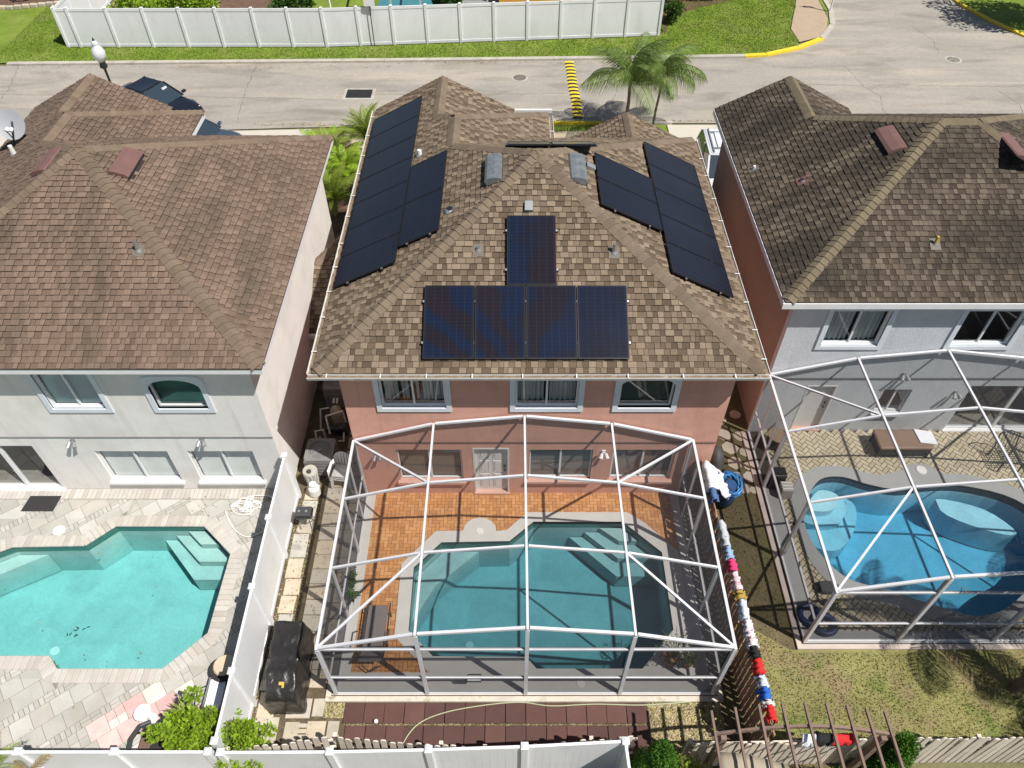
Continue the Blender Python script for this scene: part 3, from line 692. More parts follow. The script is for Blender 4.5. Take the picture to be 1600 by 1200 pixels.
# ------------------------------------------------------------ roofs
SHW = (.11, .14, .17, .21)
EXP = .150
def shingle_proto(w, mat, tone):
    mb = MB(); d = EXP*1.06; h = .024; g = .004
    v = [(-w/2+g, 0, 0), (w/2-g, 0, 0), (w/2-g, d, 0), (-w/2+g, d, 0), (-w/2+g, 0, h), (w/2-g, 0, h), (w/2-g, d, .004), (-w/2+g, d, .004)]
    mb.add(v, [(0, 1, 5, 4), (1, 2, 6, 5), (3, 0, 4, 7), (4, 5, 6, 7)]); me = data_of(mb, 'shingle', mat); me.materials.append(m_under); me.polygons.foreach_set('material_index', [1, 1, 1, 0])
    a = me.attributes.new('tone', 'FLOAT', 'FACE'); a.data.foreach_set('value', [tone]*len(me.polygons)); return me
def roof(house, faces, caps, msh, mcap, singles=285, seed=1, p=.5):
    """faces: (pieces, origin(x,y,z at the eave), down unit vector); caps: (a, b, kind)"""
    rr = random.Random(seed); k3 = math.sqrt(1+p*p); E = EXP/k3
    deck = MB(); rest = MB(); single = []
    for pieces, o, dn in faces:
        dn = Vector(dn); up = -dn; e = Vector((-up.y, up.x)) * -1   # e x up = +z
        O = Vector(o[:2]); z0 = o[2]
        zf = lambda x, y: z0+p*((Vector((x, y))-O).dot(up))
        for pc_ in pieces:
            deck.add([(x, y, zf(x, y)-.012) for x, y in ccw(pc_)], [tuple(range(len(pc_)))])
        allp = [q for pc_ in pieces for q in pc_]
        S_ = [(Vector(q)-O).dot(e) for q in allp]; T_ = [(Vector(q)-O).dot(up) for q in allp]
        t = min(T_)-.001
        while t < max(T_):
            s = min(S_)-rr.random()*.3; raised = False
            while s < max(S_):
                w = rr.choice(SHW); raised = not raised
                if rr.random() < .15: raised = not raised
                lift = .009 if raised else 0.
                q = .004
                P = [O+e*a+up*b for a, b in ((s+q, t), (s+w-q, t), (s+w-q, t+E*1.06), (s+q, t+E*1.06))]
                P = [tuple(a) for a in P]
                tot = abs(area(P)); got = 0; cl = []
                for pc_ in pieces:
                    c = clip_convex(P, pc_)
                    if c: cl.append(c); got += abs(area(c))
                if got > tot*.999:
                    c = O+e*(s+w/2)+up*t
                    single.append(((c.x**2*.25+c.y**2), c, zf(c.x, c.y)+lift-.004, w, e, up, P, lift))
                else:
                    for c in cl: add_sh(rest, ccw(c), O, up, t, zf, lift, E, 10.+rr.random()*.52+(.48 if lift else 0))
                s += w
            t += E
    single.sort(key=lambda a: a[0])
    protos = {(w, k): shingle_proto(w, msh, .5*k) for w in SHW for k in (0, 1)}
    rf = deck.build('roof', m_under, house)
    for d, c, z, w, e, up, P, lift in single[:singles]:
        n = Vector((-up.x*p, -up.y*p, 1)).normalized(); u3 = Vector((up.x, up.y, p)).normalized(); e3 = Vector((e.x, e.y, 0))
        M = Matrix(((e3.x, u3.x, n.x, c.x), (e3.y, u3.y, n.y, c.y), (e3.z, u3.z, n.z, z), (0, 0, 0, 1)))
        inst(protos[(w, int(lift > 0))], 'shingle', rf, None, mat4=M)
    for d, c, z, w, e, up, P, lift in single[singles:]:
        t0 = None
        zc = z-lift+.004
        zf = lambda x, y, c=c, zc=zc, up=up: zc+p*((Vector((x, y))-c).dot(up))
        add_sh(rest, ccw(P), c, up, 0., zf, lift, E, 10.+rr.random()*.52+(.48 if lift else 0))
    o = rest.build('shingle_field', [msh, m_under], rf); o['kind'] = 'stuff'
    protos = {}
    for a, b, kind in caps:
        a = Vector(a); b = Vector(b); a = a+(b-a).normalized()*.10; d = (b-a); L = d.length; d.normalize(); n = max(1, int(L/.19)); st = L/n
        key = (kind, round(st, 2), round(d.z, 2))
        sl = .5/math.sqrt(2) if kind == 'hip' else .5
        if key not in protos:
            mb = MB(); ws = .18; xs = [-ws, -ws*.5, 0, ws*.5, ws]; ln = st*1.25
            def zz(x, l): return -sl*abs(x)+ (.02 if abs(x) < .01 else .014) - (.012 if abs(x) > ws*.9 else 0) + l
            v = [(x, 0, zz(x, .03)) for x in xs]+[(x, ln, zz(x, .006)) for x in xs]+[(x, 0, zz(x, .03)-.022) for x in xs]
            f = [(i, i+1, i+6, i+5) for i in range(4)]+[(10+i, 11+i, i+1, i) for i in range(4)]
            # skirts down to the roof at both sides
            b0 = len(v); v += [(-ws, 0, -sl*ws-.015), (-ws, ln, -sl*ws-.015), (ws, 0, -sl*ws-.015), (ws, ln, -sl*ws-.015)]
            f += [(0, 5, b0+1, b0), (4, b0+2, b0+3, 9)]
            mb.add(v, f); protos[key] = data_of(mb, 'ridge_cap', mcap)
        x3 = d.cross(Vector((0, 0, 1))).normalized(); z3 = x3.cross(d).normalized()
        for i in range(n):
            c = a+d*(st*i)
            M = Matrix(((x3.x, d.x, z3.x, c.x), (x3.y, d.y, z3.y, c.y), (x3.z, d.z, z3.z, c.z+.008), (0, 0, 0, 1)))
            inst(protos[key], 'ridge_cap', rf, None, mat4=M @ Matrix.Rotation(rr.uniform(-.02, .02), 4, 'Z'))
    return rf
def add_sh(mb, c, O, up, t, zf, lift, E, tone):
    n = len(c); top = []
    for x, y in c:
        k = ((Vector((x, y))-O).dot(up)-t)/(E*1.06); top.append((x, y, zf(x, y)+lift+.021*(1-max(0, min(1, k)))+.002))
    bot = [(x, y, zf(x, y)-.004) for x, y in c]
    mb.add(top+bot, [tuple(range(n))]+[(i, n+i, n+(i+1) % n, (i+1) % n) for i in range(n)], tone); mb.m[-n:] = [1]*n

def wall_open(mb, axis, c0, c1, u0, u1, z0, z1, openings, mi=0):
    """wall slab between planes c0..c1 on the axis ('y' wall runs along x) with rectangular openings (u0,u1,z0,z1)"""
    us = sorted(set([u0, u1]+[v for o in openings for v in o[:2]]))
    for a, b in zip(us, us[1:]):
        blk = sorted((o[2], o[3]) for o in openings if o[0] <= a+1e-6 and o[1] >= b-1e-6)
        z = z0
        for s, e in blk:
            if s > z: (mb.box(a, b, c0, c1, z, s, mi=mi) if axis == 'y' else mb.box(c0, c1, a, b, z, s, mi=mi))
            z = max(z, e)
        if z < z1: (mb.box(a, b, c0, c1, z, z1, mi=mi) if axis == 'y' else mb.box(c0, c1, a, b, z, z1, mi=mi))

def window(house, x0, x1, z0, z1, Y, style='upper', arch=False, glass=None, inner='blinds', trim=True, sill=None, label=None):
    """opening x0..x1,z0..z1 in a wall whose outer face is at Y (outside = -Y)"""
    root = None
    mb = MB(); fw = .05
    yb = Y+.07
    if trim:
        tw = .13; ty0, ty1 = Y-.035, Y+.001
        if arch:
            # trim plate with an arched hole, chamfered outside corners
            hx = (x1-x0)/2; cx = (x0+x1)/2; n = 12; rise = .30
            innr = [(x0, z0)]+[(cx+hx*math.sin(-math.pi/2+math.pi*k/n), z1-rise+rise*math.cos(-math.pi/2+math.pi*k/n)) for k in range(n+1)]+[(x1, z0)]
            outr = [(x0-tw, z0-tw)]+[(cx+(hx+tw)*max(-1, min(1, math.sin(-math.pi/2+math.pi*k/n)*1.25)), min(z1+tw, z1-rise+(rise+tw)*math.cos(-math.pi/2+math.pi*k/n)*1.25)) for k in range(n+1)]+[(x1+tw, z0-tw)]
            m = len(innr); v = []
            for (a, b) in innr: v += [(a, ty0, b)]
            for (a, b) in outr: v += [(a, ty0, b)]
            for (a, b) in innr: v += [(a, Y+.10, b)]
            for (a, b) in outr: v += [(a, ty1, b)]
            f = []
            for i in range(m-1):
                f += [(i, m+i, m+i+1, i+1), (i, i+1, 2*m+i+1, 2*m+i), (m+i, 3*m+i, 3*m+i+1, m+i+1)]
            f += [(0, m-1, 2*m-1, m), (0, 2*m, 3*m-1, m-1), (m, 2*m-1, 4*m-1, 3*m)]
            t2 = MB(); t2.add(v, f); t2.build('window_trim', m_trim, house)
        else:
            t2 = MB()
            t2.box(x0-tw, x1+tw, ty0, ty1+.02, z0-tw, z0); t2.box(x0-tw, x1+tw, ty0, ty1+.02, z1, z1+tw)
            t2.box(x0-tw, x0, ty0, ty1+.02, z0, z1); t2.box(x1, x1+tw, ty0, ty1+.02, z0, z1)
            # reveals
            t2.box(x0-.003, x0+.012, Y+.022, Y+.13, z0, z1); t2.box(x1-.012, x1+.003, Y+.022, Y+.13, z0, z1); t2.box(x0+.013, x1-.013, Y+.022, Y+.13, z0-.003, z0+.012)
            t2.build('window_trim', m_trim, house)
    f = mb
    if arch: f.box(x0-.004, x0+.0129, yb, yb+.05, z0, z1); f.box(x1-.0129, x1+.004, yb, yb+.05, z0, z1); f.box(x0+.013, x1-.013, yb, yb+.05, z0-.004, z0+.0129)
    f.box(x0+.013, x1-.013, yb, yb+.05, z0+.013, z0+fw+.013); f.box(x0+.013, x1-.013, yb, yb+.05, z1-fw, z1-.002)
    f.box(x0+.013, x0+fw, yb, yb+.05, z0+fw+.014, z1-fw-.001); f.box(x1-fw, x1-.013, yb, yb+.05, z0+fw+.014, z1-fw-.001)
    if not arch: f.box((x0+x1)/2-.025, (x0+x1)/2+.025, yb-.005, yb+.045, z0+fw+.014, z1-fw-.001)
    w = f.build('window', m_white, house)
    halves = [(x0+fw, x1-fw)] if arch else [(x0+fw, (x0+x1)/2-.026), ((x0+x1)/2+.026, x1-fw)]
    for a, b in halves:
        g = MB(); g.add([(a, yb+.025, z0+fw), (b, yb+.025, z0+fw), (b, yb+.025, z1-fw), (a, yb+.025, z1-fw)], [(0, 1, 2, 3)]); g.build('pane', glass or m_glass, w)
    if inner in ('blinds', 'brown'):
        b = MB(); z = z1-fw-.02
        while z > z0+fw+.03:
            b.add([(x0+.06, Y+.175, z), (x1-.06, Y+.175, z), (x1-.06, Y+.145, z-.040), (x0+.06, Y+.145, z-.040)], [(0, 1, 2, 3)]); z -= .045
        bo = b.build('blinds', MAT_BLIND if inner == 'blinds' else MAT_BLINDB, w); bo['kind'] = 'stuff'
    elif inner == 'vertical':
        b = MB(); x = x0+.08
        while x < x1-.08:
            if rb.random() < .85:
                a = rb.uniform(.02, .07); b.add([(x, Y+.22, z1-.05), (x+.07, Y+.22+a, z1-.05), (x+.07, Y+.22+a, z0+.05), (x, Y+.22, z0+.05)], [(0, 1, 2, 3)])
            x += .085
        bo = b.build('vertical_blinds', MAT_CURT, w); bo['kind'] = 'stuff'
    elif inner == 'curtain':
        b = MB(); n = 60; v = []
        for i in range(n+1):
            x = x0+.06+(x1-x0-.12)*i/n; y = Y+.24+.03*math.sin(i*1.1)+.015*math.sin(i*2.7)
            v += [(x, y, z1-.05), (x, y, z0+.03)]
        b.add(v, [(2*i, 2*i+1, 2*i+3, 2*i+2) for i in range(n) if not (26 < i < 33)])
        b.build('curtain', MAT_CURT, w)
    elif inner == 'panel':
        b = MB(); b.box(x0+.06, x1-.06, Y+.19, Y+.21, z0+.05, z1-.05); b.build('window_shade', MAT_GREEN, w)
    if sill:
        s = MB(); s.box(x0-.06, x1+.06, Y-.10, Y+.13, z0-.09, z0-.003); s.build('window_sill', sill, house)
    return w
rb = random.Random(8)
MAT_BLINDB = MAT('blind_slats_brown', (.20,.15,.125), .6, .1); MAT_BLIND = MAT('blind_slats_white', (.8,.8,.76), .6, .05); MAT_CURT = MAT('pale_curtain', (.5,.5,.47), .9, .1); MAT_GREEN = MAT('green_shade', (.055,.08,.066), .5, .3, 2)

def faces_plan(ox, oy):
    T = lambda L: [(x+ox, y+oy) for x, y in L]
    z = 5.28
    F = [
        ([T([(-4.52,11.77),(5.72,11.77),(.6,16.89)])], (ox, 11.77+oy, z), (0, -1)),
        ([T([(-4.52,11.77),(.6,16.89),(-1.65,19.14),(-4.52,19.14)]), T([(-4.52,19.14),(-1.65,19.14),(-1.65,20.75),(-4.52,20.75)]), T([(-4.52,20.75),(-1.65,20.75),(-2.22,21.32),(-4.52,21.32)]), T([(-4.52,21.32),(-2.22,21.32),(-2.22,23.85),(-4.52,23.85)])], (-4.52+ox, oy, z), (-1, 0)),
        ([T([(5.72,11.77),(5.72,22.01),(.6,16.89)])], (5.72+ox, oy, z), (1, 0)),
        ([T([(.6,16.89),(5.72,22.01),(1.2,22.01),(-1.65,19.16)])], (ox, 22.01+oy, z), (0, 1)),
        ([T([(-1.65,19.16),(1.2,22.01),(1.2,23.6),(-1.65,20.75)])], (1.2+ox, oy, z), (1, 0)),
        ([T([(-1.65,20.75),(1.2,23.6),(.08,23.6),(-2.22,21.3)])], (ox, 23.6+oy, z), (0, 1)),
        ([T([(-2.22,21.3),(.08,23.6),(.08,23.85),(-2.22,23.85)])], (.08+ox, oy, z), (1, 0)),
    ]
    Q = lambda x, y, z: (x+ox, y+oy, z)
    caps = [(Q(-4.52,11.77,5.28), Q(.6,16.89,7.84), 'hip'), (Q(5.72,11.77,5.28), Q(.6,16.89,7.84), 'hip'), (Q(5.72,22.01,5.28), Q(.6,16.89,7.84), 'hip'),
            (Q(-1.65,19.14,6.715), Q(.6,16.89,7.84), 'hip'), (Q(-1.65,20.75,6.715), Q(-1.65,19.14,6.715), 'ridge'), (Q(1.2,23.6,5.28), Q(-1.65,20.75,6.715), 'hip'),
            (Q(-1.65,20.8,6.70), Q(-2.22,21.32,6.43), 'hip'), (Q(-2.22,23.85,6.43), Q(-2.22,21.3,6.43), 'ridge')]
    return F, caps
def house_shell(h, wallmats, x0, x1, y0, y1, backopen, extra=(), zt=5.16, side_mats=None):
    mb = MB()
    wall_open(mb, 'y', y0, y0+.2, x0, x1, -.1, zt, backopen, mi=0)
    mb.box(x0, x0+.2, y0+.2, y1, -.1, zt, mi=1); mb.box(x1-.2, x1, y0+.2, y1, -.1, zt, mi=2)
    mb.box(x0+.2, x1-.2, y1-.2, y1, -.1, zt, mi=0)
    for e in extra: mb.box(*e, mi=1)
    o = mb.build('wall', wallmats, h)
    # dark room divisions, so that the rooms behind the panes read as rooms
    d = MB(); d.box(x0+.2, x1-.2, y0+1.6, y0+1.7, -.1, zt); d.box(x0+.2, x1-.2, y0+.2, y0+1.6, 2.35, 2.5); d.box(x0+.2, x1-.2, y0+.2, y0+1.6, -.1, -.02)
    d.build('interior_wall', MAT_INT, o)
    return o
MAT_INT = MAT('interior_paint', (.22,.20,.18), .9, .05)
def eaves(h, loop, z, m, gutter=True, width=.06, hgt=.17):
    """fascia boards along the eave loop edges: list of (a,b,outward)"""
    for a, b, out in loop:
        a = Vector(a+(z,)); b = Vector(b+(z,)); o = Vector(out+(0,))
        mb = MB(); mb.beam(a-o*.02+Vector((0, 0, -.09)), b-o*.02+Vector((0, 0, -.09)), .035, hgt); mb.build('fascia', m, h)
def gutter(h, a, b, out, z, hang=1.1, debris=True):
    a = Vector(a+(z,)); b = Vector(b+(z,)); o = Vector(out+(0,)); d = (b-a).normalized()
    W_ = .125; mb = MB(); U = Vector((0, 0, 1))
    prof = [(-.0, .0), (.0, -.10), (.05, -.115), (W_-.02, -.10), (W_, -.03), (W_+.006, .0), (W_-.006, .0), (W_-.012, -.03), (W_-.03, -.09), (.05, -.10), (.01, -.09), (.01, 0)]
    v = [p+o*(q[0]+.015)+U*(q[1]-.02) for p in (a, b) for q in prof]; n = len(prof)
    mb.add(v, [(i, (i+1) % n, n+(i+1) % n, n+i) for i in range(n)]+[tuple(range(n)), tuple(range(2*n-1, n-1, -1))])
    g = mb.build('gutter', m_gut, h)
    mb = MB(); L = (b-a).length; k = 0
    n2 = int(L/.12)
    v = []
    for i in range(n2+1):
        p = a+d*(L*i/n2); zz = -.065+rb.uniform(-.012, .018)
        v += [p+o*.026+U*zz, p+o*(W_+.002)+U*(zz+rb.uniform(-.01, .01))]
    mb.add(v, [(2*i, 2*i+1, 2*i+3, 2*i+2) for i in range(n2)])
    q = mb.build('gutter_debris', m_debris, g); q['kind'] = 'stuff'
    x = hang*.4
    me = None
    while x < L:
        mb = MB(); p = a+d*x; mb.beam(p+o*.0+U*-.008, p+o*(W_+.03)+U*-.012, .026, .012, up=(0, 0, 1)); mb.build('gutter_hanger', m_gut, g); x += hang*rb.uniform(.85, 1.15)
    return g

# ---- centre house
HC = thing('house', 'salmon two storey house in the middle with solar panels on its tan hip roof', 'house', (.6, 17, -.09))
ops = [(-3.17,-1.60,3.67,4.85),(.08,1.60,3.67,4.85),(2.58,3.88,3.67,4.76),(-3.05,-1.32,.62,1.98),(-1.02,-.08,.03,2.05),(.45,2.13,.66,1.98),(2.65,4.30,.66,1.98)]
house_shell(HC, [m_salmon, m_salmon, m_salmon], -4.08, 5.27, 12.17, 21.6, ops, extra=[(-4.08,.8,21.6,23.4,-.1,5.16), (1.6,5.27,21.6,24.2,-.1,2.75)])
F, caps = faces_plan(0, 0)
roof(HC, F, caps, m_sh_c, m_cap_c, seed=2)
# lower garage roof at the front
Fg = [([[(2.0,21.9),(4.2,21.9),(4.2,26.1),(2.0,26.1)]], (2.0,0,2.9), (-1,0)), ([[(4.2,21.9),(6.4,21.9),(6.4,26.1),(4.2,26.1)]], (6.4,0,2.9), (1,0))]
roof(HC, Fg, [((4.2,26.1,4.0),(4.2,21.9,4.0),'ridge')], m_sh_c, m_cap_c, singles=12, seed=5)
gw = MB(); gw.box(2.35, 6.1, 24.2, 25.8, -.1, 2.9); gw.build('garage_wall', m_salmon, HC)
sf = MB(); sf.box(-4.44, 5.64, 11.86, 12.17, 5.10, 5.13); sf.box(-4.44, -4.08, 12.17, 23.8, 5.10, 5.13); sf.box(5.27, 5.64, 12.17, 21.95, 5.10, 5.13); sf.build('soffit', m_white, HC)
eaves(HC, [((-4.50,11.79),(5.70,11.79),(0,-1)), ((-4.50,11.79),(-4.50,23.8),(-1,0)), ((5.70,11.79),(5.70,21.95),(1,0)), ((1.18,22.0),(1.18,23.55),(1,0))], 5.28, m_white)
gutter(HC, (-4.62,11.79), (5.82,11.79), (0,-1), 5.30); gutter(HC, (-4.50,23.8), (-4.50,11.80), (-1,0), 5.30); gutter(HC, (5.70,11.80), (5.70,21.98), (1,0), 5.30)
gutter(HC, (1.2,22.0), (1.2,23.5), (1,0), 5.30)
gf = MB(); gf.beam((.1,23.72,5.31), (1.32,23.72,5.31), .10, .10); gf.build('gutter_return', m_gut, HC)
window(HC, *ops[0], 12.17, inner='vertical'); window(HC, *ops[1], 12.17, inner='curtain'); window(HC, *ops[2], 12.17, arch=True, inner='panel', glass=m_glass_g)
for i in (3, 5, 6): window(HC, *ops[i], 12.17, trim=False, inner='brown', sill=m_sill)
bd = MB(); bd.box(-4.08, 5.27, 12.145, 12.168, 2.285, 2.315); bd.build('control_joint', MAT('joint_brown', (.16,.09,.07), .9), HC)
def panel_door(house, x0, x1, z0, z1, Y, mat, rows=((.12,.75),(.85,1.35),(1.45,1.88)), knob=True):
    d = MB(); d.box(x0, x1, Y+.10, Y+.14, z0, z1)
    D = d.build('door', mat, house); w = (x1-x0); k = (z1-z0)/2.0
    for a, b in ((x0+w*.14, x0+w*.44), (x0+w*.56, x0+w*.86)):
        for r0, r1 in rows:
            m = MB(); r0_, r1_ = z0+r0*k, z0+r1*k
            for q in ((a, b, r0_, r0_+.02), (a, b, r1_-.02, r1_), (a, a+.02, r0_+.021, r1_-.021), (b-.02, b, r0_+.021, r1_-.021)): m.box(q[0], q[1], Y+.088, Y+.10, q[2], q[3])
            m.box(a+.045, b-.045, Y+.086, Y+.0995, r0_+.045, r1_-.045); m.build('door_panel', mat, D)
    if knob:
        m = MB(); m.tube([(x1-.08, Y+.10, z0+.93), (x1-.08, Y+.04, z0+.93)], [.018, .03], 8); m.build('handle', m_dgrey, D)
        m = MB(); m.tube([(x1-.08, Y+.10, z0+1.1), (x1-.08, Y+.05, z0+1.1)], .025, 8); m.build('deadbolt', m_dgrey, D)
    f = MB(); f.box(x0-.045, x0-.002, Y-.01, Y+.16, z0, z1); f.box(x1+.002, x1+.045, Y-.01, Y+.16, z0, z1); f.box(x0-.045, x1+.045, Y-.01, Y+.16, z1+.001, z1+.05); f.build('door_frame', mat, house)
    s = MB(); s.box(x0-.06, x1+.06, Y-.06, Y+.16, z0-.05, z0-.002); s.build('threshold', m_sill, house)
    return D
m_door = MAT('white_door_paint', (.68,.67,.65), .5, .04)
panel_door(HC, -.99, -.12, .06, 2.0, 12.17, m_door)
def floodlight(name, label, x, Y, z, m=m_mgrey, group=None):
    t = thing(name, label, 'wall light', (x, Y, z), group)
    a = MB(); a.box(x-.05, x+.05, Y-.03, Y+.0, z-.05, z+.05); a.build('mount', m, t)
    for s in (-1, 1):
        b = MB(); b.tube([(x, Y-.03, z), (x+s*.06, Y-.10, z-.02)], .014, 6); b.tube([(x+s*.05, Y-.08, z-.0), (x+s*.09, Y-.20, z-.07)], [.035, .06], 10); b.build('lamp_head', m, t)
    return t
floodlight('wall_light', 'small grey wall light on the salmon wall near the left cage corner', -3.53, 12.17, 1.83)
floodlight('wall_light', 'white twin head wall light between two lower windows of the salmon wall', 2.40, 12.17, 1.92, m_white)

# ---- left house
HL = thing('house', 'cream two storey house at left with reddish brown roof and a pool patio', 'house', (-10.8, 17, -.09))
opl = [(-11.38,-10.04,3.46,4.85),(-8.76,-7.5,3.46,4.52),(-11.08,-9.15,.40,1.72),(-8.62,-6.88,.40,1.72),(-14.6,-12.62,0.0,1.95)]
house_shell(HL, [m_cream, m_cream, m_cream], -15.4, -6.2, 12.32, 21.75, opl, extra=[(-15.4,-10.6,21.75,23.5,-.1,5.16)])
F, caps = faces_plan(-11.4, .15)
roof(HL, F, caps, m_sh_l, m_cap_l, seed=3)
sf = MB(); sf.box(-15.84, -5.76, 12.0, 12.32, 5.10, 5.13); sf.box(-6.2, -5.76, 12.32, 22.1, 5.10, 5.13); sf.build('soffit', m_white, HL)
eaves(HL, [((-15.9,11.93),(-5.69,11.93),(0,-1)), ((-5.69,11.93),(-5.69,22.12),(1,0)), ((-10.2,22.2),(-10.2,23.7),(1,0)), ((-15.91,11.95),(-15.91,24),(-1,0))], 5.28, m_white)
window(HL, *opl[0], 12.32, inner='blinds'); window(HL, *opl[1], 12.32, arch=True, inner='panel', glass=m_glass_g)
for i in (2, 3): window(HL, *opl[i], 12.32, trim=False, inner='blinds', sill=m_white)
def slider(h, x0, x1, z0, z1, Y, mat=None):
    f = MB(); xm = (x0+x1)/2
    for a, b, c, d in ((x0, x0+.06, z0, z1), (x1-.06, x1, z0, z1), (x0+.061, x1-.061, z1-.06, z1), (x0+.061, x1-.061, z0, z0+.07), (xm-.05, xm+.05, z0+.071, z1-.061)): f.box(a, b, Y+.05, Y+.12, c, d)
    w = f.build('sliding_door', m_white, h)
    for a, b in ((x0+.06, xm-.05), (xm+.05, x1-.06)):
        g = MB(); g.add([(a, Y+.085, z0+.07), (b, Y+.085, z0+.07), (b, Y+.085, z1-.06), (a, Y+.085, z1-.06)], [(0, 1, 2, 3)]); g.build('pane', m_glass, w)
    s = MB(); s.box(x0-.05, x1+.05, Y-.09, Y+.048, z0-.08, z0+.03); s.build('threshold', m_white, h); return w
slider(HL, *opl[4], 12.32)
bd = MB(); bd.box(-15.4, -6.2, 12.295, 12.318, 2.32, 2.35); bd.build('control_joint', MAT('joint_grey', (.25,.24,.22), .9), HL)
floodlight('wall_light', 'grey twin head wall light on the cream wall above the sliding door side', -11.43, 12.32, 2.2)
floodlight('wall_light', 'grey twin head wall light on the cream wall above the right lower window', -8.05, 12.32, 2.25)
# small lean-to roof on the side wall in the gap
Fl = [([[(-6.2,16.85),(-5.2,16.85),(-5.2,19.9),(-5.45,19.7),(-6.2,18.9)]], (0,16.85,1.70), (0,-1))]
roof(HL, Fl, [((-5.3,19.8,3.19),(-6.15,18.95,2.76),'hip')], m_sh_c, m_cap_c, singles=40, seed=7)
lw = MB(); lw.box(-6.2, -5.35, 17.1, 20.6, -.09, 1.75); lw.build('lean_to_wall', m_salmon2, HL)
lg = MB(); lg.box(-6.2, -5.15, 16.72, 16.84, 1.58, 1.70); lg.build('lean_to_gutter', m_gut, HL)

# ---- right house
HR = thing('house', 'blue grey two storey house at right with dark weathered roof', 'house', (11.9, 19, -.09))
YR = 14.45
opr = [(8.20,9.70,3.55,4.80),(11.62,13.15,3.55,4.80),(10.55,11.35,.80,1.80),(8.35,9.17,0,1.95),(12.95,15.9,0,1.95)]
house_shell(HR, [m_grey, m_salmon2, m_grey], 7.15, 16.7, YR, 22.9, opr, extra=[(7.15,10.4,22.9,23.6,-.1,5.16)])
zr = 5.28; p_ = .5
Fr = [([[(6.75,14.18),(17.1,14.18),(12.42,18.86),(11.43,18.86)]], (0,14.18,zr), (0,-1)),
      ([[(6.75,14.18),(11.43,18.86),(8.98,21.31),(6.75,21.31)], [(6.75,21.31),(8.98,21.31),(8.98,23.92),(6.75,23.92)]], (6.75,0,zr), (-1,0)),
      ([[(17.1,14.18),(17.1,23.54),(12.42,18.86)]], (17.1,0,zr), (1,0)),
      ([[(11.43,18.86),(12.42,18.86),(17.1,23.54),(6.75+4.46,23.54),(8.98,21.31)]], (0,23.54,zr), (0,1)),
      ([[(8.98,21.31),(11.21,23.54),(11.21,23.92),(8.98,23.92)]], (11.21,0,zr), (1,0))]
capr = [((6.75,14.18,zr),(11.43,18.86,7.62),'hip'), ((17.1,14.18,zr),(12.42,18.86,7.62),'hip'), ((12.42,18.86,7.62),(11.43,18.86,7.62),'ridge'), ((8.98,21.31,6.395),(11.43,18.86,7.62),'hip'), ((17.1,23.54,zr),(12.42,18.86,7.62),'hip'), ((8.98,23.92,6.395),(8.98,21.31,6.395),'ridge')]
roof(HR, Fr, capr, m_sh_r, m_cap_r, seed=4)
sf = MB(); sf.box(6.83, 17.0, 14.26, YR, 5.10, 5.13); sf.box(6.83, 7.15, YR, 23.8, 5.10, 5.13); sf.build('soffit', m_white, HR)
eaves(HR, [((6.70,14.15),(17.1,14.15),(0,-1)), ((6.72,14.19),(6.72,23.9),(-1,0))], zr, m_white)
window(HR, *opr[0], YR, inner='curtain'); window(HR, *opr[1], YR, inner='none')
window(HR, *opr[2], YR, trim=False, inner='none', sill=m_white)
panel_door(HR, 8.38, 9.14, .05, 1.92, YR, m_door, rows=())
slider(HR, *opr[4], YR)
bd = MB(); bd.box(7.15, 16.7, YR-.025, YR-.002, 2.25, 2.28); bd.build('control_joint', MAT('joint_grey_dark', (.10,.10,.10), .9), HR)
floodlight('wall_light', 'small grey wall lamp above the small window of the blue grey wall', 10.85, YR, 2.45)
floodlight('wall_light', 'grey wall lamp beside the sliding door of the blue grey wall', 12.6, YR, 1.7)
bw = MB(); bw.box(6.35, 7.149, 17.1, 19.4, -.09, 2.4); bw.build('side_bay', m_dgrey, HR)  # shade on the bay is put into its colour as dark grey

# ------------------------------------------------------------ roof fittings
def on_plane(kind, x, y, ox=0, oy=0):
    if kind == 'back': z = 5.28+.5*(y-11.77-oy); n = (0, -.5, 1)
    elif kind == 'left': z = 5.28+.5*(x+4.52-ox); n = (-.5, 0, 1)
    elif kind == 'right': z = 5.28+.5*(5.72+ox-x); n = (.5, 0, 1)
    elif kind == 'front': z = 5.28+.5*(22.01+oy-y); n = (0, .5, 1)
    elif kind == 'Rleft': z = 5.28+.5*(x-6.75); n = (-.5, 0, 1)
    elif kind == 'Rback': z = 5.28+.5*(y-14.18); n = (0, -.5, 1)
    elif kind == 'Rright': z = 5.28+.5*(17.1-x); n = (.5, 0, 1)
    return Vector((x, y, z)), Vector(n).normalized()
def frame(kind, x, y, off, ox=0, oy=0):
    p, n = on_plane(kind, x, y, ox, oy); up = (Vector((0, 0, 1))-n*n.z).normalized(); e = up.cross(n).normalized()
    p = p+n*off
    return Matrix(((e.x, up.x, n.x, p.x), (e.y, up.y, n.y, p.y), (e.z, up.z, n.z, p.z), (0, 0, 0, 1)))
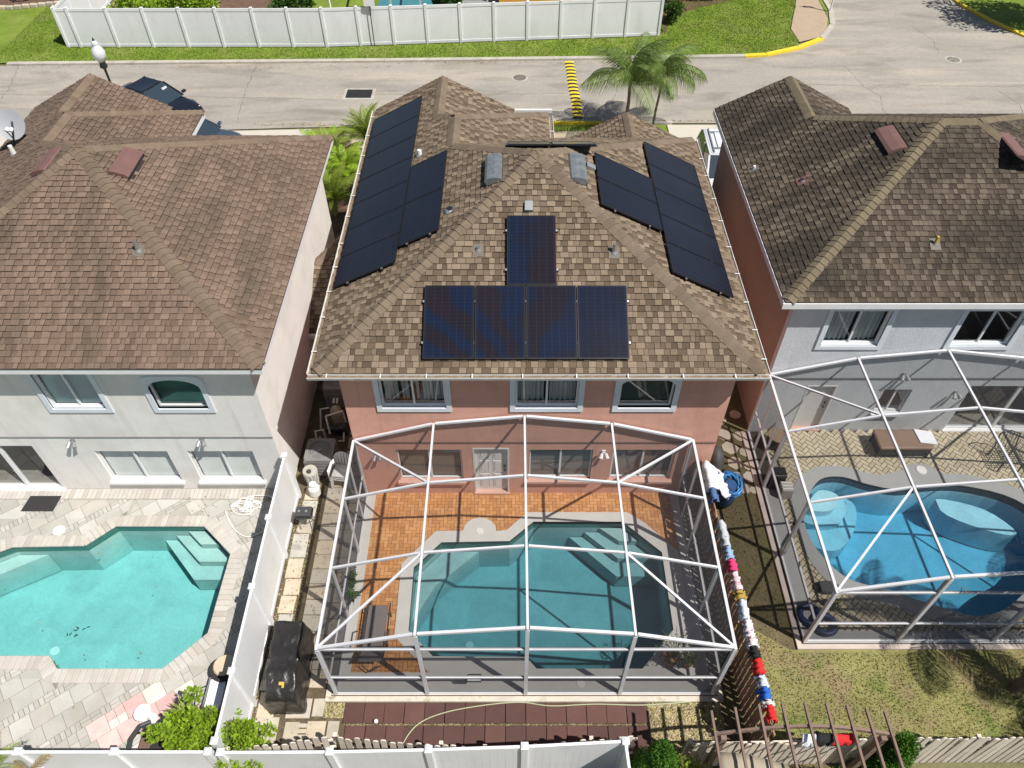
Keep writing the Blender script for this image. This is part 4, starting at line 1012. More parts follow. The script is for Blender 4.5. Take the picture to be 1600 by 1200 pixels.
def solar_array(label, kind, panels, mat, loc):
    """panels: centre x, centre y, along-slope size, along-eave size"""
    t = thing('solar_array', label, 'solar panels', loc, 'rooftop solar arrays')
    for x, y, su, se in panels:
        M = frame(kind, x, y, .11)
        me = MB(); e, u = se/2-.008, su/2-.008; fr = .022
        for a, b, c, d in ((-e, e, -u, -u+fr), (-e, e, u-fr, u), (-e, -e+fr, -u+fr, u-fr), (e-fr, e, -u+fr, u-fr)): me.box(a, b, c, d, -.02, .02)
        f = inst(data_of(me, 'solar_panel', m_panelframe), 'solar_panel', t, None, mat4=M)
        g = MB(); g.box(-e+fr, e-fr, -u+fr, u-fr, -.01, .014)
        q = bpy.data.objects.new('cell_sheet', data_of(g, 'cell_sheet', mat)); COL.objects.link(q); q.parent = f
    us = {}
    mb = MB()
    for x, y, su, se in panels:
        M = frame(kind, x, y, .065)
        for k in (-.28, .28):
            mb.mbox(M @ Matrix.Translation((0, su*k, 0)), se+.10, .04, .045)
    mb.build('mounting_rail', m_black, t)
    me = MB(); me.box(-.018, .018, -.025, .025, 0, .03); me = data_of(me, 'clamp', m_bracket); c = 0
    for x, y, su, se in panels:
        for k in (-.28, .28):
            for s in (-1, 1):
                M = frame(kind, x, y, .09) @ Matrix.Translation((s*(se/2+.012), su*k, 0)); inst(me, 'clamp', t, None, mat4=M)
    return t
L1, L2 = 1.17, 1.80; pc5 = L2/1.118; p5 = L1/1.118
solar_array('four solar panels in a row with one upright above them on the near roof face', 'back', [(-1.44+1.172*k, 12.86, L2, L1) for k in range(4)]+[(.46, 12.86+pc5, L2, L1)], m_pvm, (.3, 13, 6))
cx_ = -3.57
solar_array('nine black solar panels on the left slope of the middle roof', 'left', [(cx_, 15.16+1.185*k, L2, 1.18) for k in range(7)]+[(cx_+pc5/2+p5/2+.005, 15.15+.9+1.81*k, L1, L2) for k in range(2)], m_pv, (-3.5, 19, 6))
solar_array('seven black solar panels stepped on the right slope of the middle roof', 'right', [(4.53, 14.62+1.18*k, L2, 1.17) for k in range(5)]+[(2.91, 16.20+1.18*k, L2, 1.17) for k in range(2)], m_pv, (4.4, 17, 6))
solar_array('two solar panels seen edge on just behind the ridge of the middle roof', 'front', [(.44, 18.15, L1, 1.12), (1.60, 18.15, L1, 1.12)], m_pv, (1.2, 18.3, 7))
def box_vent(label, kind, x, y, mat, se=.42, sl=1.15, ox=0, oy=0, h=.2):
    M = frame(kind, x, y, 0, ox, oy)
    mb = MB(); w = se/2; l = sl/2
    # along eave = sl, along slope = se ; curved hood open at the low side
    P = [(-w, .03), (-w, h*.8), (-w*.6, h*.98), (w*.3, h*.75), (w*.9, h*.4), (w, .01)]
    v = [M @ Vector((s*l, u, z)) for s in (-1, 1) for u, z in P]; n = len(P)
    mb.add(v, [(i, i+1, n+i+1, n+i) for i in range(n-1)]+[tuple(range(n)), tuple(range(2*n-1, n-1, -1))])
    t = thing('roof_vent', label, 'roof vent', M.translation)
    mb.build('hood', mat, t)
    b = MB(); b.mbox(M @ Matrix.Translation((0, -w*.2, .012)), sl+.08, se+.12, .008); b.build('flashing', m_under, t)
    b = MB(); b.mbox(M @ Matrix.Translation((0, -w-.012, .05)), sl*.96, .02, .075); b.build('vent_slot', m_dark, t)
    return t
box_vent('grey box vent left of the apex on the middle roof', 'left', -.42, 16.85, m_vent_grey)
box_vent('grey box vent right of the apex on the middle roof', 'right', 1.60, 16.85, m_vent_grey)
box_vent('brown red box vent right of the apex on the left roof', 'right', -9.80, 17.15, m_vent_red, ox=-11.4, oy=.15, se=.5, h=.13)
box_vent('brown red box vent left of the apex on the left roof', 'left', -11.75, 17.2, m_vent_red, ox=-11.4, oy=.15, se=.45, h=.13)
box_vent('brown red box vent on the stained left slope of the right roof', 'Rleft', 10.27, 18.8, m_vent_red, se=.5, h=.13)
box_vent('brown red box vent on the far slope of the right roof near the frame edge', 'Rright', 13.1, 18.0, m_vent_red, se=.5, h=.13)
m_flash = MAT('aged_flashing', (.13,.11,.09), .7, .2)
def pipe_vent(label, kind, x, y, h=.3, r=.045, ox=0, oy=0, mat=None, hook=False):
    p, n = on_plane(kind, x, y, ox, oy); t = thing('vent_pipe', label, 'vent pipe', p)
    a = MB(); a.mbox(frame(kind, x, y, .022, ox, oy), .26, .32, .012); a.build('flashing', m_flash if not hook else m_vent_red, t)
    a = MB(); pts = [p, p+Vector((0, 0, h))]
    if hook: pts += [p+Vector((.06, .02, h+.06)), p+Vector((.13, .05, h+.02))]
    a.tube(pts, [r*1.3]+[r]*(len(pts)-1), 10); a.build('pipe', mat or m_bracket, t)
    a = MB(); a.tube([p, p+Vector((0, 0, .07))], [r*2, r*1.2], 10); a.build('boot', m_mgrey, t); return t
pipe_vent('short vent pipe left of the upright panel on the middle roof', 'back', -.8, 14.5, .12, .04)
pipe_vent('taller bright vent pipe right of the upright panel on the middle roof', 'back', 2.41, 14.45, .26)
pipe_vent('bright metal vent pipe on the near face of the left roof', 'back', -8.87, 14.55, .28, ox=-11.4, oy=.15)
pipe_vent('white vent pipe near the dish on the far left roof slope', 'left', -14.34, 19.7, .3, .06, ox=-11.4, oy=.15, mat=m_plastic_w)
pipe_vent('black capped vent beside the lower left solar panels', 'left', -1.54, 15.92, .10, .07, mat=m_black)
pipe_vent('pale junction pipe beside the upper left solar panels', 'left', -2.62, 19.4, .18, .06, mat=m_plastic_w)
pipe_vent('rusty vent pipe on the near face of the right roof', 'Rback', 10.68, 15.6, .25, .035, mat=m_gold)
pipe_vent('hooked copper coloured pipe on the stained slope of the right roof', 'Rleft', 8.10, 18.5, .12, .04, mat=m_vent_red, hook=True)
pipe_vent('pale bent pipe near the left edge of the right roof', 'Rleft', 7.15, 19.9, .12, .04, mat=m_plastic_w)
def jbox(label, kind, x, y):
    M = frame(kind, x, y, .06); a = MB(); a.mbox(M, .2, .26, .1); o = a.build('junction_box', m_mgrey); tag(o, label, 'junction box'); bevelize(o, .012)
jbox('grey junction box at the head of the upright solar panel', 'back', .40, 15.52)
jbox('dark junction box left of the right solar array', 'right', 1.98, 17.25)
# satellite dish
t = thing('satellite_dish', 'pale grey satellite dish on the far left roof at the frame edge', 'satellite dish', (-15.0, 20.6, 5.75))
mb = MB(); Rm = Matrix.Translation((-14.85, 20.9, 6.35)) @ Vector((.25, -.78, .57)).to_track_quat('Z', 'Y').to_matrix().to_4x4(); n = 24; rings = 5; v = []; f = []
for i in range(rings+1):
    r = .40*i/rings
    for k in range(n): v.append(Rm @ Vector((r*math.cos(6.2832*k/n), r*1.1*math.sin(6.2832*k/n), .35*r*r)))
for i in range(rings):
    for k in range(n): f.append((i*n+k, i*n+(k+1) % n, (i+1)*n+(k+1) % n, (i+1)*n+k))
mb.add(v, f); mb.build('reflector', MAT('dish_grey', (.30,.31,.33), .5, .05), t, smooth=True)
mb = MB(); mb.tube([(-14.85, 20.5, 5.72), (-14.75, 20.7, 6.25), (-14.75, 20.88, 6.47)], .03, 8); mb.tube([(-14.85, 20.5, 5.72), (-14.6, 20.9, 5.9)], .02, 6); mb.build('mast', m_black, t)
mb = MB(); a = Rm @ Vector((0, -.45, .05)); b_ = Rm @ Vector((0, -.25, .55)); mb.tube([a, b_], .018, 6); mb.build('feed_arm', m_mgrey, t)
mb = MB(); mb.tube([b_, b_+Vector((.02, .1, .05))], .06, 8); mb.tube([b_+Vector((.12, 0, 0)), b_+Vector((.14, .1, .05))], .05, 8); mb.build('receiver', m_plastic_w, t)

# ------------------------------------------------------------ screen cages
def cage(label, X, Z, Y, loc, diag, front=True, postY=(), rail=.95, w=.085):
    t = thing('screen_cage', label, 'screen enclosure', loc)
    P = lambda i, j: Vector((X[i], Y[j], Z[i]))
    nx, ny = len(X), len(Y)
    def bar(name, p, q, ww=w, hh=None): mb = MB(); mb.beam(p, q, ww, hh or ww); return mb.build(name, m_cage, t)
    k = .045
    for j in range(ny):
        for i in range(nx-1):
            d = (P(i+1, j)-P(i, j)).normalized(); bar('roof_beam', P(i, j)+d*k, P(i+1, j)-d*k, .046 if 0 < j < ny-1 else .06, .065)
    for i in range(nx):
        for j in range(ny-1): bar('purlin', P(i, j)-Vector((0, k, 0)) if j == 0 else P(i, j), P(i, j+1), .05 if 0 < i < nx-1 else .06, .065)
    for i, j, i2, j2 in diag: bar('roof_brace', P(i, j)-Vector((0, 0, .004)), P(i2, j2)-Vector((0, 0, .004)), .05, .05)
    for i in range(nx): bar('post', (X[i], Y[0], 0), P(i, 0)-Vector((0, 0, .05)), .08, .09)
    for s, i in ((-1, 0), (1, nx-1)):
        for j in range(1, ny): bar('post', (X[i], Y[j], 0), P(i, j)-Vector((0, 0, .056)), .07, .09)
        for y in postY: bar('post', (X[i], y, 0), (X[i], y, Z[i]-.056), .045, .07)
        for j in range(ny-1):
            bar('rail', (X[i], Y[j]+.045, rail), (X[i], Y[j+1]-.045, rail), .05, .05)
            bar('base_rail', (X[i], Y[j]+.045, .03), (X[i], Y[j+1]-.045, .03), .05, .05)
    for i in range(nx-1):
        bar('rail', (X[i]+.045, Y[0], rail), (X[i+1]-.045, Y[0], rail), .05, .05)
        bar('rail', (X[i]+.045, Y[0], Z[0]-.04), (X[i+1]-.045, Y[0], Z[0]-.04), .05, .06)
        bar('base_rail', (X[i]+.045, Y[0], .03), (X[i+1]-.045, Y[0], .03), .05, .05)
    def pan(v): mb = MB(); mb.add(v, [tuple(range(len(v)))]); mb.build('screen_panel', m_screen, t)
    for i in range(nx-1):
        for j in range(ny-1):
            u = Vector((0, 0, -.02)); pan([P(i, j)+u, P(i+1, j)+u, P(i+1, j+1)+u, P(i, j+1)+u])
        pan([(X[i], Y[0], .03), (X[i+1], Y[0], .03), (X[i+1], Y[0], Z[i+1]), (X[i], Y[0], Z[i])])
    for i in (0, nx-1):
        for j in range(ny-1): pan([(X[i], Y[j], .03), (X[i], Y[j+1], .03), (X[i], Y[j+1], Z[i]), (X[i], Y[j], Z[i])])
    return t
Zc = [2.47, 3.15, 3.44, 3.15, 2.50]
cg = cage('white framed screen cage over the middle pool behind the salmon house', [-4.05,-1.95,.31,2.48,4.62], Zc, [6.62,8.46,10.30,12.08], (.3,9.3,0),
     [(0,3,1,2),(4,3,3,2),(0,0,1,1),(4,0,3,1)], postY=(11.3,))
cage('white framed screen cage over the curvy pool behind the blue grey house', [7.08,9.32,11.62,13.85,16.0], [2.5,3.15,3.45,3.15,2.5], [7.88,10.18,12.35,14.36], (11.5,11,0),
     [(0,3,1,2),(0,0,1,1),(4,3,3,2),(4,0,3,1)], postY=(12.95,13.65))

# ------------------------------------------------------------ street, kerbs, verges
def fy(x): return 40.79 if x < -10 else 40.79+(x+10)*(42.2-40.79)/18.06      # line of the far white fence
farL = [(-90,38.4),(-26,38.55),(-6.6,38.95),(8,39.30),(12.2,39.45),(13.4,39.62),(15.3,40.45),(16.9,41.6),(18.0,43.4),(18.5,45.5),(18.7,50),(18.7,130)]
rightL = [(26.0,130),(25.9,48),(26.1,46.25),(26.83,44.0),(27.89,41.99),(30.5,40.3),(36,39.3),(90,39.2)]
nearL = [(90,32.6),(14,32.75),(2,32.75),(-9.4,32.35),(-14,32.1),(-90,32.0)]
flat('road', farL+rightL+nearL, -.045, m_asph)
def kerb(name, pts, w, m, z1=.06, mats=None, side=1):
    """kerb stones of about 3 m along a path"""
    out = []
    for a, b in zip(pts, pts[1:]):
        a = Vector(a); b = Vector(b); L = (b-a).length; n = max(1, round(L/3.0))
        for k in range(n):
            p = a+(b-a)*(k/n); q = a+(b-a)*((k+1)/n); d = (q-p).normalized(); nn = Vector((-d.y, d.x))*side
            mb = MB(); P = [p+d*.006, q-d*.006, q-d*.006+nn*w, p+d*.006+nn*w]
            mm = m if mats is None else mats(((p+q)/2))
            mb.prism(ccw([tuple(x) for x in P]), -.09, z1); out.append(mb.build(name, mm))
    return out
def kerb_grp(pts, w, mats, side=1):
    root = MB(); root.box(pts[0][0], pts[0][0]+.01, pts[0][1], pts[0][1]+.01, -.09, -.08)
    r = bpy.data.objects.new('kerb', None); COL.objects.link(r); struct(r)
    for o in kerb('kerb_stone', pts, w, None, mats=mats, side=side): o.parent = r
kerb_grp([p for p in farL if -40 < p[0] and p[1] < 60], .28, lambda c: m_yellow if (c.x > 12.4 and c.x < 18.2 and not (16.6 < c.x < 17.5)) or c.x > 18.6 else m_curb)
kerb_grp([p for p in rightL if p[1] < 49 and p[0] < 40], .25, lambda c: m_yellow, side=1)
kerb_grp([(9.3,32.76),(7.4,32.76),(1.0,32.76)][::-1][0:2], .16, lambda c: m_yellow if c.x < 5 else m_curb, side=-1)
# far verges and corner lawn
def shift(pts, d): return [(x, y+d) for x, y in pts]
verge = [(-60,38.7),(-26,38.8),(-6.6,39.2),(8,39.55),(12.2,39.72),(13.3,39.9),(15.1,40.7),(15.5,41.4),(15.4,43),(16.7,47),(17.2,60),(8.6,60),(8.3,42.5)]+[(x, fy(x)-.15) for x in (7.9,2,-4,-10,-23.8)]+[(-23.9,60),(-60,60)]
flat('verge_lawn', verge, -.005, m_grass)
tufts('lawn_grass', [verge[:0]+[(-27,38.85),(-6.6,39.22),(8,39.58),(12.2,39.75),(13.3,39.95),(15.1,40.75),(15.5,41.4),(15.4,43),(16.5,46),(17,49),(8.6,49),(8.25,42.5),(7.9,fy(7.9)-.15),(-4,fy(-4)-.15),(-10,fy(-10)-.15),(-23.8,fy(-23.8)-.15),(-23.9,49),(-27,49)]], 420, m_grassb, .06, 'bright green grass of the far verge and corner lawn', -.005)
path = [(15.5,41.3),(16.7,41.9),(17.4,42.9),(17.9,44.4),(18.05,47),(18.1,60),(17.2,60),(16.75,47),(15.45,43)]
pw = flat('path', path, .0, MAT('tan_path', (.38,.29,.20), .9, .12, 2, stains=[((.25,.19,.13), 2, .55, .8, .5)]))
flat('path_verge', [(17.4,42.9),(18.0,43.9),(18.28,45.5),(18.4,60),(18.12,60),(18.07,47),(17.92,44.4)], .004, m_grass)
# small paver lines of the path
mb = MB()
for k in range(14):
    y = 42.3+k*.42; mb.box(15.6+k*.05, 17.6, y, y+.02, .001, .006)
flat('corner_bed', [(8.35,42.2),(8.7,43.4),(9.5,45.0),(11.2,46.1),(13.0,47.0),(13.4,60),(8.7,60)], .004, m_mulch)
flat('right_corner_lawn', [(26.2,130),(26.15,48),(26.35,46.35),(27.05,44.1),(28.05,42.2),(30.6,40.55),(36,39.55),(90,39.5),(90,130)], -.003, m_grass)
flat('left_bed', [(-60,46.0),(-30,45.6),(-27.2,46.4),(-26.1,47.2),(-26,60),(-60,60)], .006, m_mulch)
# near side: footway, driveways, grass
flat('near_yard_grass', [(-60,23),(60,23),(60,32.55),(14,32.6),(2,32.6),(-9.4,32.2),(-14,31.95),(-60,31.9)], -.06, m_grass)
flat('left_driveway', [(-14.6,24),(-9.2,24),(-9.2,32.22),(-14.6,31.98)], -.052, m_drive)
flat('right_driveway', [(7.15,23.6),(14.4,23.6),(14.4,32.6),(7.15,32.6)], -.052, m_drive)
flat('far_left_driveway', [(-24,22),(-15.9,22),(-15.9,31.9),(-24,31.8)], -.052, m_drive)
flat('footway', [(-9.2,30.6),(6.4,30.6),(6.4,32.1),(-9.2,31.8)], -.056, MAT('sandy_footway', (.40,.33,.23), .9, .12))
flat('middle_driveway', [(2.3,26),(6.4,26),(7.14,27),(7.14,30.59),(2.3,30.59)], -.05, m_drive)
flat('palm_bed', [(-8.9,23.9),(-4.6,23.9),(-4.6,30.5),(-8.9,30.5)], -.05, m_mulch)
mb = MB(); mb.box(7.12, 7.16, 23.6, 32.6, -.05, -.035); mb.box(8.9, 14.4, 29.2, 29.24, -.05, -.040)
mb.build('driveway_joint', m_crack, bpy.data.objects['right_driveway'])
# asphalt cracks: thin strips lying on the road
rc = random.Random(21)
def crack(pts, w=.03):
    mb = MB(); P = []
    for (a, b) in zip(pts, pts[1:]):
        n = max(2, int(math.hypot(b[0]-a[0], b[1]-a[1])/.25))
        for k in range(n): P.append((a[0]+(b[0]-a[0])*k/n+rc.uniform(-.06, .06), a[1]+(b[1]-a[1])*k/n+rc.uniform(-.06, .06)))
    P.append(pts[-1]); v = []; n = len(P)
    for i, p in enumerate(P):
        q = P[min(i+1, n-1)]; o = P[max(i-1, 0)]; d = Vector((q[0]-o[0], q[1]-o[1])).normalized(); ww = w*rc.uniform(.25, .9)*.5
        v += [(p[0]-d.y*ww, p[1]+d.x*ww, -.041), (p[0]+d.y*ww, p[1]-d.x*ww, -.041)]
    mb.add(v, [(2*i+1, 2*i+3, 2*i+2, 2*i) for i in range(n-1)]); o = mb.build('crack', m_crack, bpy.data.objects['road'])
for c in ([(-25.4,38.5),(-24.9,36.6),(-24.7,35.0)], [(-13.2,38.6),(-13.1,36),(-12.75,32.8)], [(17.1,38.7),(17.4,36.3),(17.9,35.4),(17.6,34),(17.9,33)], [(23.9,35.9),(24.3,34.4),(24,33.3)],
          [(-14.9,35.26),(-11,35.1),(-8.3,34.95)], [(17.5,36.6),(21,36.4),(25.3,36.3)], [(-6.7,35.5),(-3,35.4),(2.6,35.6)], [(13,36.6),(17.4,36.4)], [(4.5,37.8),(5.2,36.4),(4.8,34.5)], [(-26,35.6),(-20,35.3),(-15,35.3)], [(22.3,43.5),(22.8,41.5),(22.5,40)]): crack(c, .032)
mb = MB(); mb.box(-8.2, -6.7, 35.0, 36.1, -.05, -.036); o = mb.build('storm_drain_frame', m_conc)
t = thing('storm_drain', 'rectangular dark storm drain grate set in the street', 'drain grate', (-7.45, 35.5, -.04)); o.parent = t; o.location = -t.location; o.name = 'drain_frame'
mb = MB(); mb.box(-8.08, -6.84, 35.14, 35.98, -.036, -.030); mb.build('drain_pit', m_dark, t)
for k in range(16):
    mb = MB(); x = -8.04+k*.078; mb.box(x, x+.028, 35.15, 35.97, -.030, -.012); mb.build('grate_bar', MAT_GR if 'MAT_GR' in globals() else m_black, t)
def manhole(label, x, y, tone):
    t = thing('manhole_cover', label, 'manhole cover', (x, y, -.04))
    a = MB(); a.cyl(x, y, -.045, -.037, .42, n=28); a.build('rim', m_conc, t)
    a = MB(); a.cyl(x, y, -.037, -.029, .33, n=28); a.build('cover', tone, t)
manhole('round dark manhole cover in the street left of the speed bump', .39, 37.26, MAT('iron_brown', (.16,.13,.11), .8, .3, 8))
manhole('round patched manhole cover at the street junction', 22.99, 39.27, MAT('iron_grey', (.2,.18,.15), .8, .5, 6))
# speed bump
t = thing('speed_bump', 'yellow and black striped speed bump across the street', 'speed bump', (3.0, 36, -.04))
n = 16; ya, yb_ = 39.05, 33.15
for k in range(n):
    y0 = ya+(yb_-ya)*k/n; y1 = ya+(yb_-ya)*(k+1)/n; ym = y0+(y1-y0)*.52
    for a, b, m, nm in ((y0, ym, m_yellow, 'yellow_segment'), (ym, y1, m_black, 'black_segment')):
        xc = 2.95+.16*(ya-(a+b)/2)/5.9+.015*math.sin(k*.7); mb = MB(); pr_ = [(-.24, -.044), (-.16, -.015), (0, .0), (.16, -.015), (.24, -.044)]
        v = [(xc+q[0], yy, q[1]) for yy in (a, b) for q in pr_]; mb.add(v, [(i, i+1, 6+i, 5+i) for i in range(4)]+[(0, 1, 2, 3, 4), (9, 8, 7, 6, 5)]); mb.build(nm, m, t)

# ------------------------------------------------------------ fences
def vinyl_fence(label, pts, h=1.82, name='vinyl_fence', caps=True, spacing=None):
    """pts: post positions; a panel with rails between each pair"""
    t = thing(name, label, 'fence', (pts[0][0], pts[0][1], -.06))
    for x, y in pts:
        mb = MB(); mb.box(x-.065, x+.065, y-.065, y+.065, -.09, h+.04); mb.v[-1] = mb.v[-1]
        p = mb.build('post', m_vinyl, t)
        c = MB(); c.lathe(x, y, [(.105, h+.04), (.105, h+.065), (.02, h+.10)], 4); c.v = [(x+(a-x)*math.cos(R(45))-(b-y)*math.sin(R(45)), y+(a-x)*math.sin(R(45))+(b-y)*math.cos(R(45)), z) for a, b, z in c.v]
        c.build('post_cap', m_vinyl, p)
    for a, b in zip(pts, pts[1:]):
        A = Vector(a+(0,)); B = Vector(b+(0,)); d = (B-A).normalized(); A2 = A+d*.066; B2 = B-d*.066; nr = Vector((-d.y, d.x, 0))
        mb = MB(); mb.beam(A2+Vector((0, 0, h-.05)), B2+Vector((0, 0, h-.05)), .055, .14); mb.build('rail', m_vinyl, t)
        mb = MB(); mb.beam(A2+Vector((0, 0, .05)), B2+Vector((0, 0, .05)), .055, .14); mb.build('rail', m_vinyl, t)
        L = (B2-A2).length; nb = max(1, round(L/.16)); mb = MB()
        for k in range(nb):
            p = A2+d*(L*k/nb+.001); q = A2+d*(L*(k+1)/nb-.001); mb.beam(p+Vector((0, 0, h/2)), q+Vector((0, 0, h/2)), .022, h-.24)
        pn = mb.build('panel', m_vinyl, t); pn['kind'] = 'stuff'
    return t
xs = [-23.69,-23.01,-21.0,-19.12,-17.24,-15.36,-13.48,-11.66,-9.87,-8.08,-6.3,-4.52,-2.74,-.96,.82,2.6,4.38,6.16,8.0]
vinyl_fence('long white vinyl fence on the far side of the street', [(x, fy(x)) for x in xs], 1.92)
vinyl_fence('white vinyl fence side running away from the left end of the long fence', [(-23.71,fy(-23.7)+.14),(-23.7,42.7),(-23.65,44.6),(-23.6,46.5),(-23.6,48.4)], 1.92)
vinyl_fence('tall white vinyl fence between the left patio and the narrow side yard', [(-5.97,12.1),(-5.97,10.2),(-5.95,8.35),(-5.93,6.4),(-5.92,5.0)], 1.8)
vinyl_fence('white vinyl fence along the bottom edge, turning the corner at right', [(-13.5,4.78),(-11.6,4.78),(-9.75,4.80),(-7.85,4.80),(-6.0,4.80)] , 1.8)
vinyl_fence('white vinyl fence in front of the scalloped pale picket fence', [(-5.75,4.79),(-3.60,4.80),(-1.65,4.84),(.25,4.90),(2.26,5.0),(2.35,3.2),(2.4,1.6)], 1.8)
def picket_fence(label, a, b, hfun, mat, pitch=.135, pw=.085, both=False, cap=True, rails=(.3,.8,1.2), lean=0):
    A = Vector(a+(0,)); B = Vector(b+(0,)); L = (B-A).length; d = (B-A).normalized(); nr = Vector((-d.y, d.x, 0)); ang = math.atan2(d.y, d.x)
    t = thing('picket_fence', label, 'fence', (a[0], a[1], -.07)); n = int(L/pitch)
    def picket(h):
        mb = MB(); w = pw/2; z = .02; th = .011
        P = [(-w, z), (w, z), (w, h-.03), (w*.55, h), (-w*.55, h), (-w, h-.03)]
        v = [(x, s*th, zz) for s in (-1, 1) for x, zz in P]; mb.add(v, [(0, 1, 2, 3, 4, 5), (11, 10, 9, 8, 7, 6)]+[(i, i+6, (i+1) % 6+6, (i+1) % 6) for i in range(6)])
        return data_of(mb, 'picket', mat)
    cache = {}
    for i in range(n):
        h = hfun((i+.5)/n); hk = round(h, 2)
        if hk not in cache: cache[hk] = picket(hk)
        p = A+d*((i+.5)*pitch); s = -1
        inst(cache[hk], 'picket', t, (p+nr*(.045*s)+Vector((0, 0, -.09))), (random.uniform(-.015, .015), random.uniform(-.02, .02)+lean, ang))
    for z in rails:
        o_ = nr*.02 if not both else nr*.0; mb = MB(); mb.beam(A+o_+Vector((0, 0, z)), B+o_+Vector((0, 0, z)), .035, .08); mb.build('rail', mat, t)
    k = 0
    while k <= L:
        p = A+d*k+nr*.085; mb = MB(); mb.box(p.x-.04, p.x+.04, p.y-.04, p.y+.04, -.09, hfun(min(1, k/L))-.35); mb.build('post', mat, t); k += 2.2
    return t
def rot_box(*a): pass
picket_fence('leaning sun bleached picket fence section in the bottom left corner of the middle yard', (-5.8,4.93), (-3.7,5.2), lambda t: 1.66+.04*math.sin(t*9), m_wood_w, .165, .115, lean=.06)
picket_fence('longer sun bleached picket fence section running behind the bottom white fence', (-3.66,5.2), (-.6,5.0), lambda t: 1.68-.08*t, m_wood_w, .18, .115, lean=.04)
picket_fence('picket fence section with only its pale tops showing above the bottom white fence', (-.55,5.0), (2.6,5.22), lambda t: 1.58+.06*t, m_wood_w, .19, .115)
picket_fence('pale picket fence under the pergola at the bottom right', (3.7,5.12), (7.4,5.2), lambda t: 1.50+.07*math.cos(t*7), m_wood_w, .155, .115)
picket_fence('pale picket fence at the bottom right corner beyond the small conifer', (7.5,5.2), (13.6,5.22), lambda t: 1.57, m_wood_w, .155, .115)
picket_fence('brown shadowbox fence hung with laundry between the middle and right yards', (5.04,12.1), (5.33,5.2), lambda t: 1.80, m_wood_b, .15, .118, both=False, rails=(.25,.65,1.05,1.5))

# ------------------------------------------------------------ tiles and slabs
tl = thing('rubber_tile_path', 'maroon rubber tile path along the back of the middle screen cage', 'tile path', (-.4, 5.8, -.07))
me = paver_mesh(.447, .447, .045, m_rubber, 'rubber_tile', .006)
for r in range(3):
    for k in range(15):
        if r == 0 and k < 0: continue
        inst(me, 'rubber_tile', tl, (-3.60+.46*k+random.uniform(-.004, .004)+(0.08 if r == 1 and k < 3 else 0), 6.19-.47*r-(.03 if r else 0), -.075+random.uniform(-.003, .003)), (random.uniform(-.01, .01), random.uniform(-.01, .01), random.uniform(-.012, .012)))
sp = thing('stepping_slab_path', 'two columns of pale square slabs beside the left wall of the middle cage', 'slab path', (-4.7, 9, -.07))
for c, x in enumerate((-4.98, -4.54)):
    y = 12.6-.1*c
    while y > 6.6:
        me = paver_mesh(.425, .405+random.uniform(-.01, .01), .05, m_slab, 'slab', .01); inst(me, 'slab', sp, (x, y, -.09), (random.uniform(-.015, .015), random.uniform(-.015, .015), random.uniform(-.02, .02))); y -= .425
y = 17.5
while y > 12.9:
    inst(paver_mesh(.62, .42, .05, m_slab, 'slab', .01), 'slab', sp, (-4.55, y, -.09), (0, 0, random.uniform(-.05, .05))); y -= .5
sp2 = thing('large_slab_paving', 'large cream slabs with soil joints in the bottom left corner of the yard', 'slab paving', (-5, 5.6, -.07))
for x0, x1, y0, y1 in ((-5.82,-5.30,6.16,6.30),(-5.15,-4.60,6.08,6.52),(-4.56,-4.30,6.12,6.52),(-5.82,-5.27,5.50,6.10),(-5.12,-4.80,5.50,6.00),(-4.62,-4.20,5.52,6.02),(-4.16,-3.90,5.44,6.02),(-5.82,-5.30,4.95,5.46),(-5.25,-4.70,5.0,5.46),(-4.66,-4.15,5.02,5.46),(-4.1,-3.8,5.05,5.40)):
    inst(paver_mesh(x1-x0, y1-y0, .05, m_slab, 'slab', .012), 'slab', sp2, ((x0+x1)/2, (y0+y1)/2, -.088), (0, 0, random.uniform(-.01, .01)))
mb = MB(); m_b = paver_mesh(.09, .19, .05, m_slab, 'brick')
for k in range(4): inst(m_b, 'brick', sp2, (-4.71, 5.56+.12*k, -.09), (0, 0, R(90)))
sp3 = thing('old_concrete_slabs', 'mossy broken concrete slabs along the foot of the white side fence', 'slabs', (-5.6, 9.5, -.07))
y = 12.5
while y > 6.4:
    ln = random.uniform(.45, .8); inst(paver_mesh(random.uniform(.34, .42), ln-.03, .04, m_conc if random.random() < .35 else m_slab, 'slab', .012), 'slab', sp3, (-5.64+random.uniform(-.03, .03), y-ln/2, -.085), (0, 0, random.uniform(-.04, .04))); y -= ln
fs_ = thing('flagstones', 'irregular flagstones in the shaded side yard beside the right cage', 'flagstones', (6.5, 13.3, -.07))
for x, y, r in ((6.35,14.3,.24),(6.8,14.25,.22),(6.45,13.8,.26),(6.85,13.65,.2),(6.5,13.25,.25),(6.85,13.15,.18),(6.45,12.75,.22),(6.8,12.75,.22),(6.55,12.35,.2),(6.8,12.3,.14),(6.3,14.9,.28),(6.3,15.6,.3),(6.85,15.1,.2)):
    n = 7; mb = MB(); mb.prism([(x+r*random.uniform(.75, 1.05)*math.cos(6.283*k/n), y+r*random.uniform(.7, 1)*math.sin(6.283*k/n)) for k in range(n)], -.09, -.05); mb.build('flagstone', m_slab, fs_)

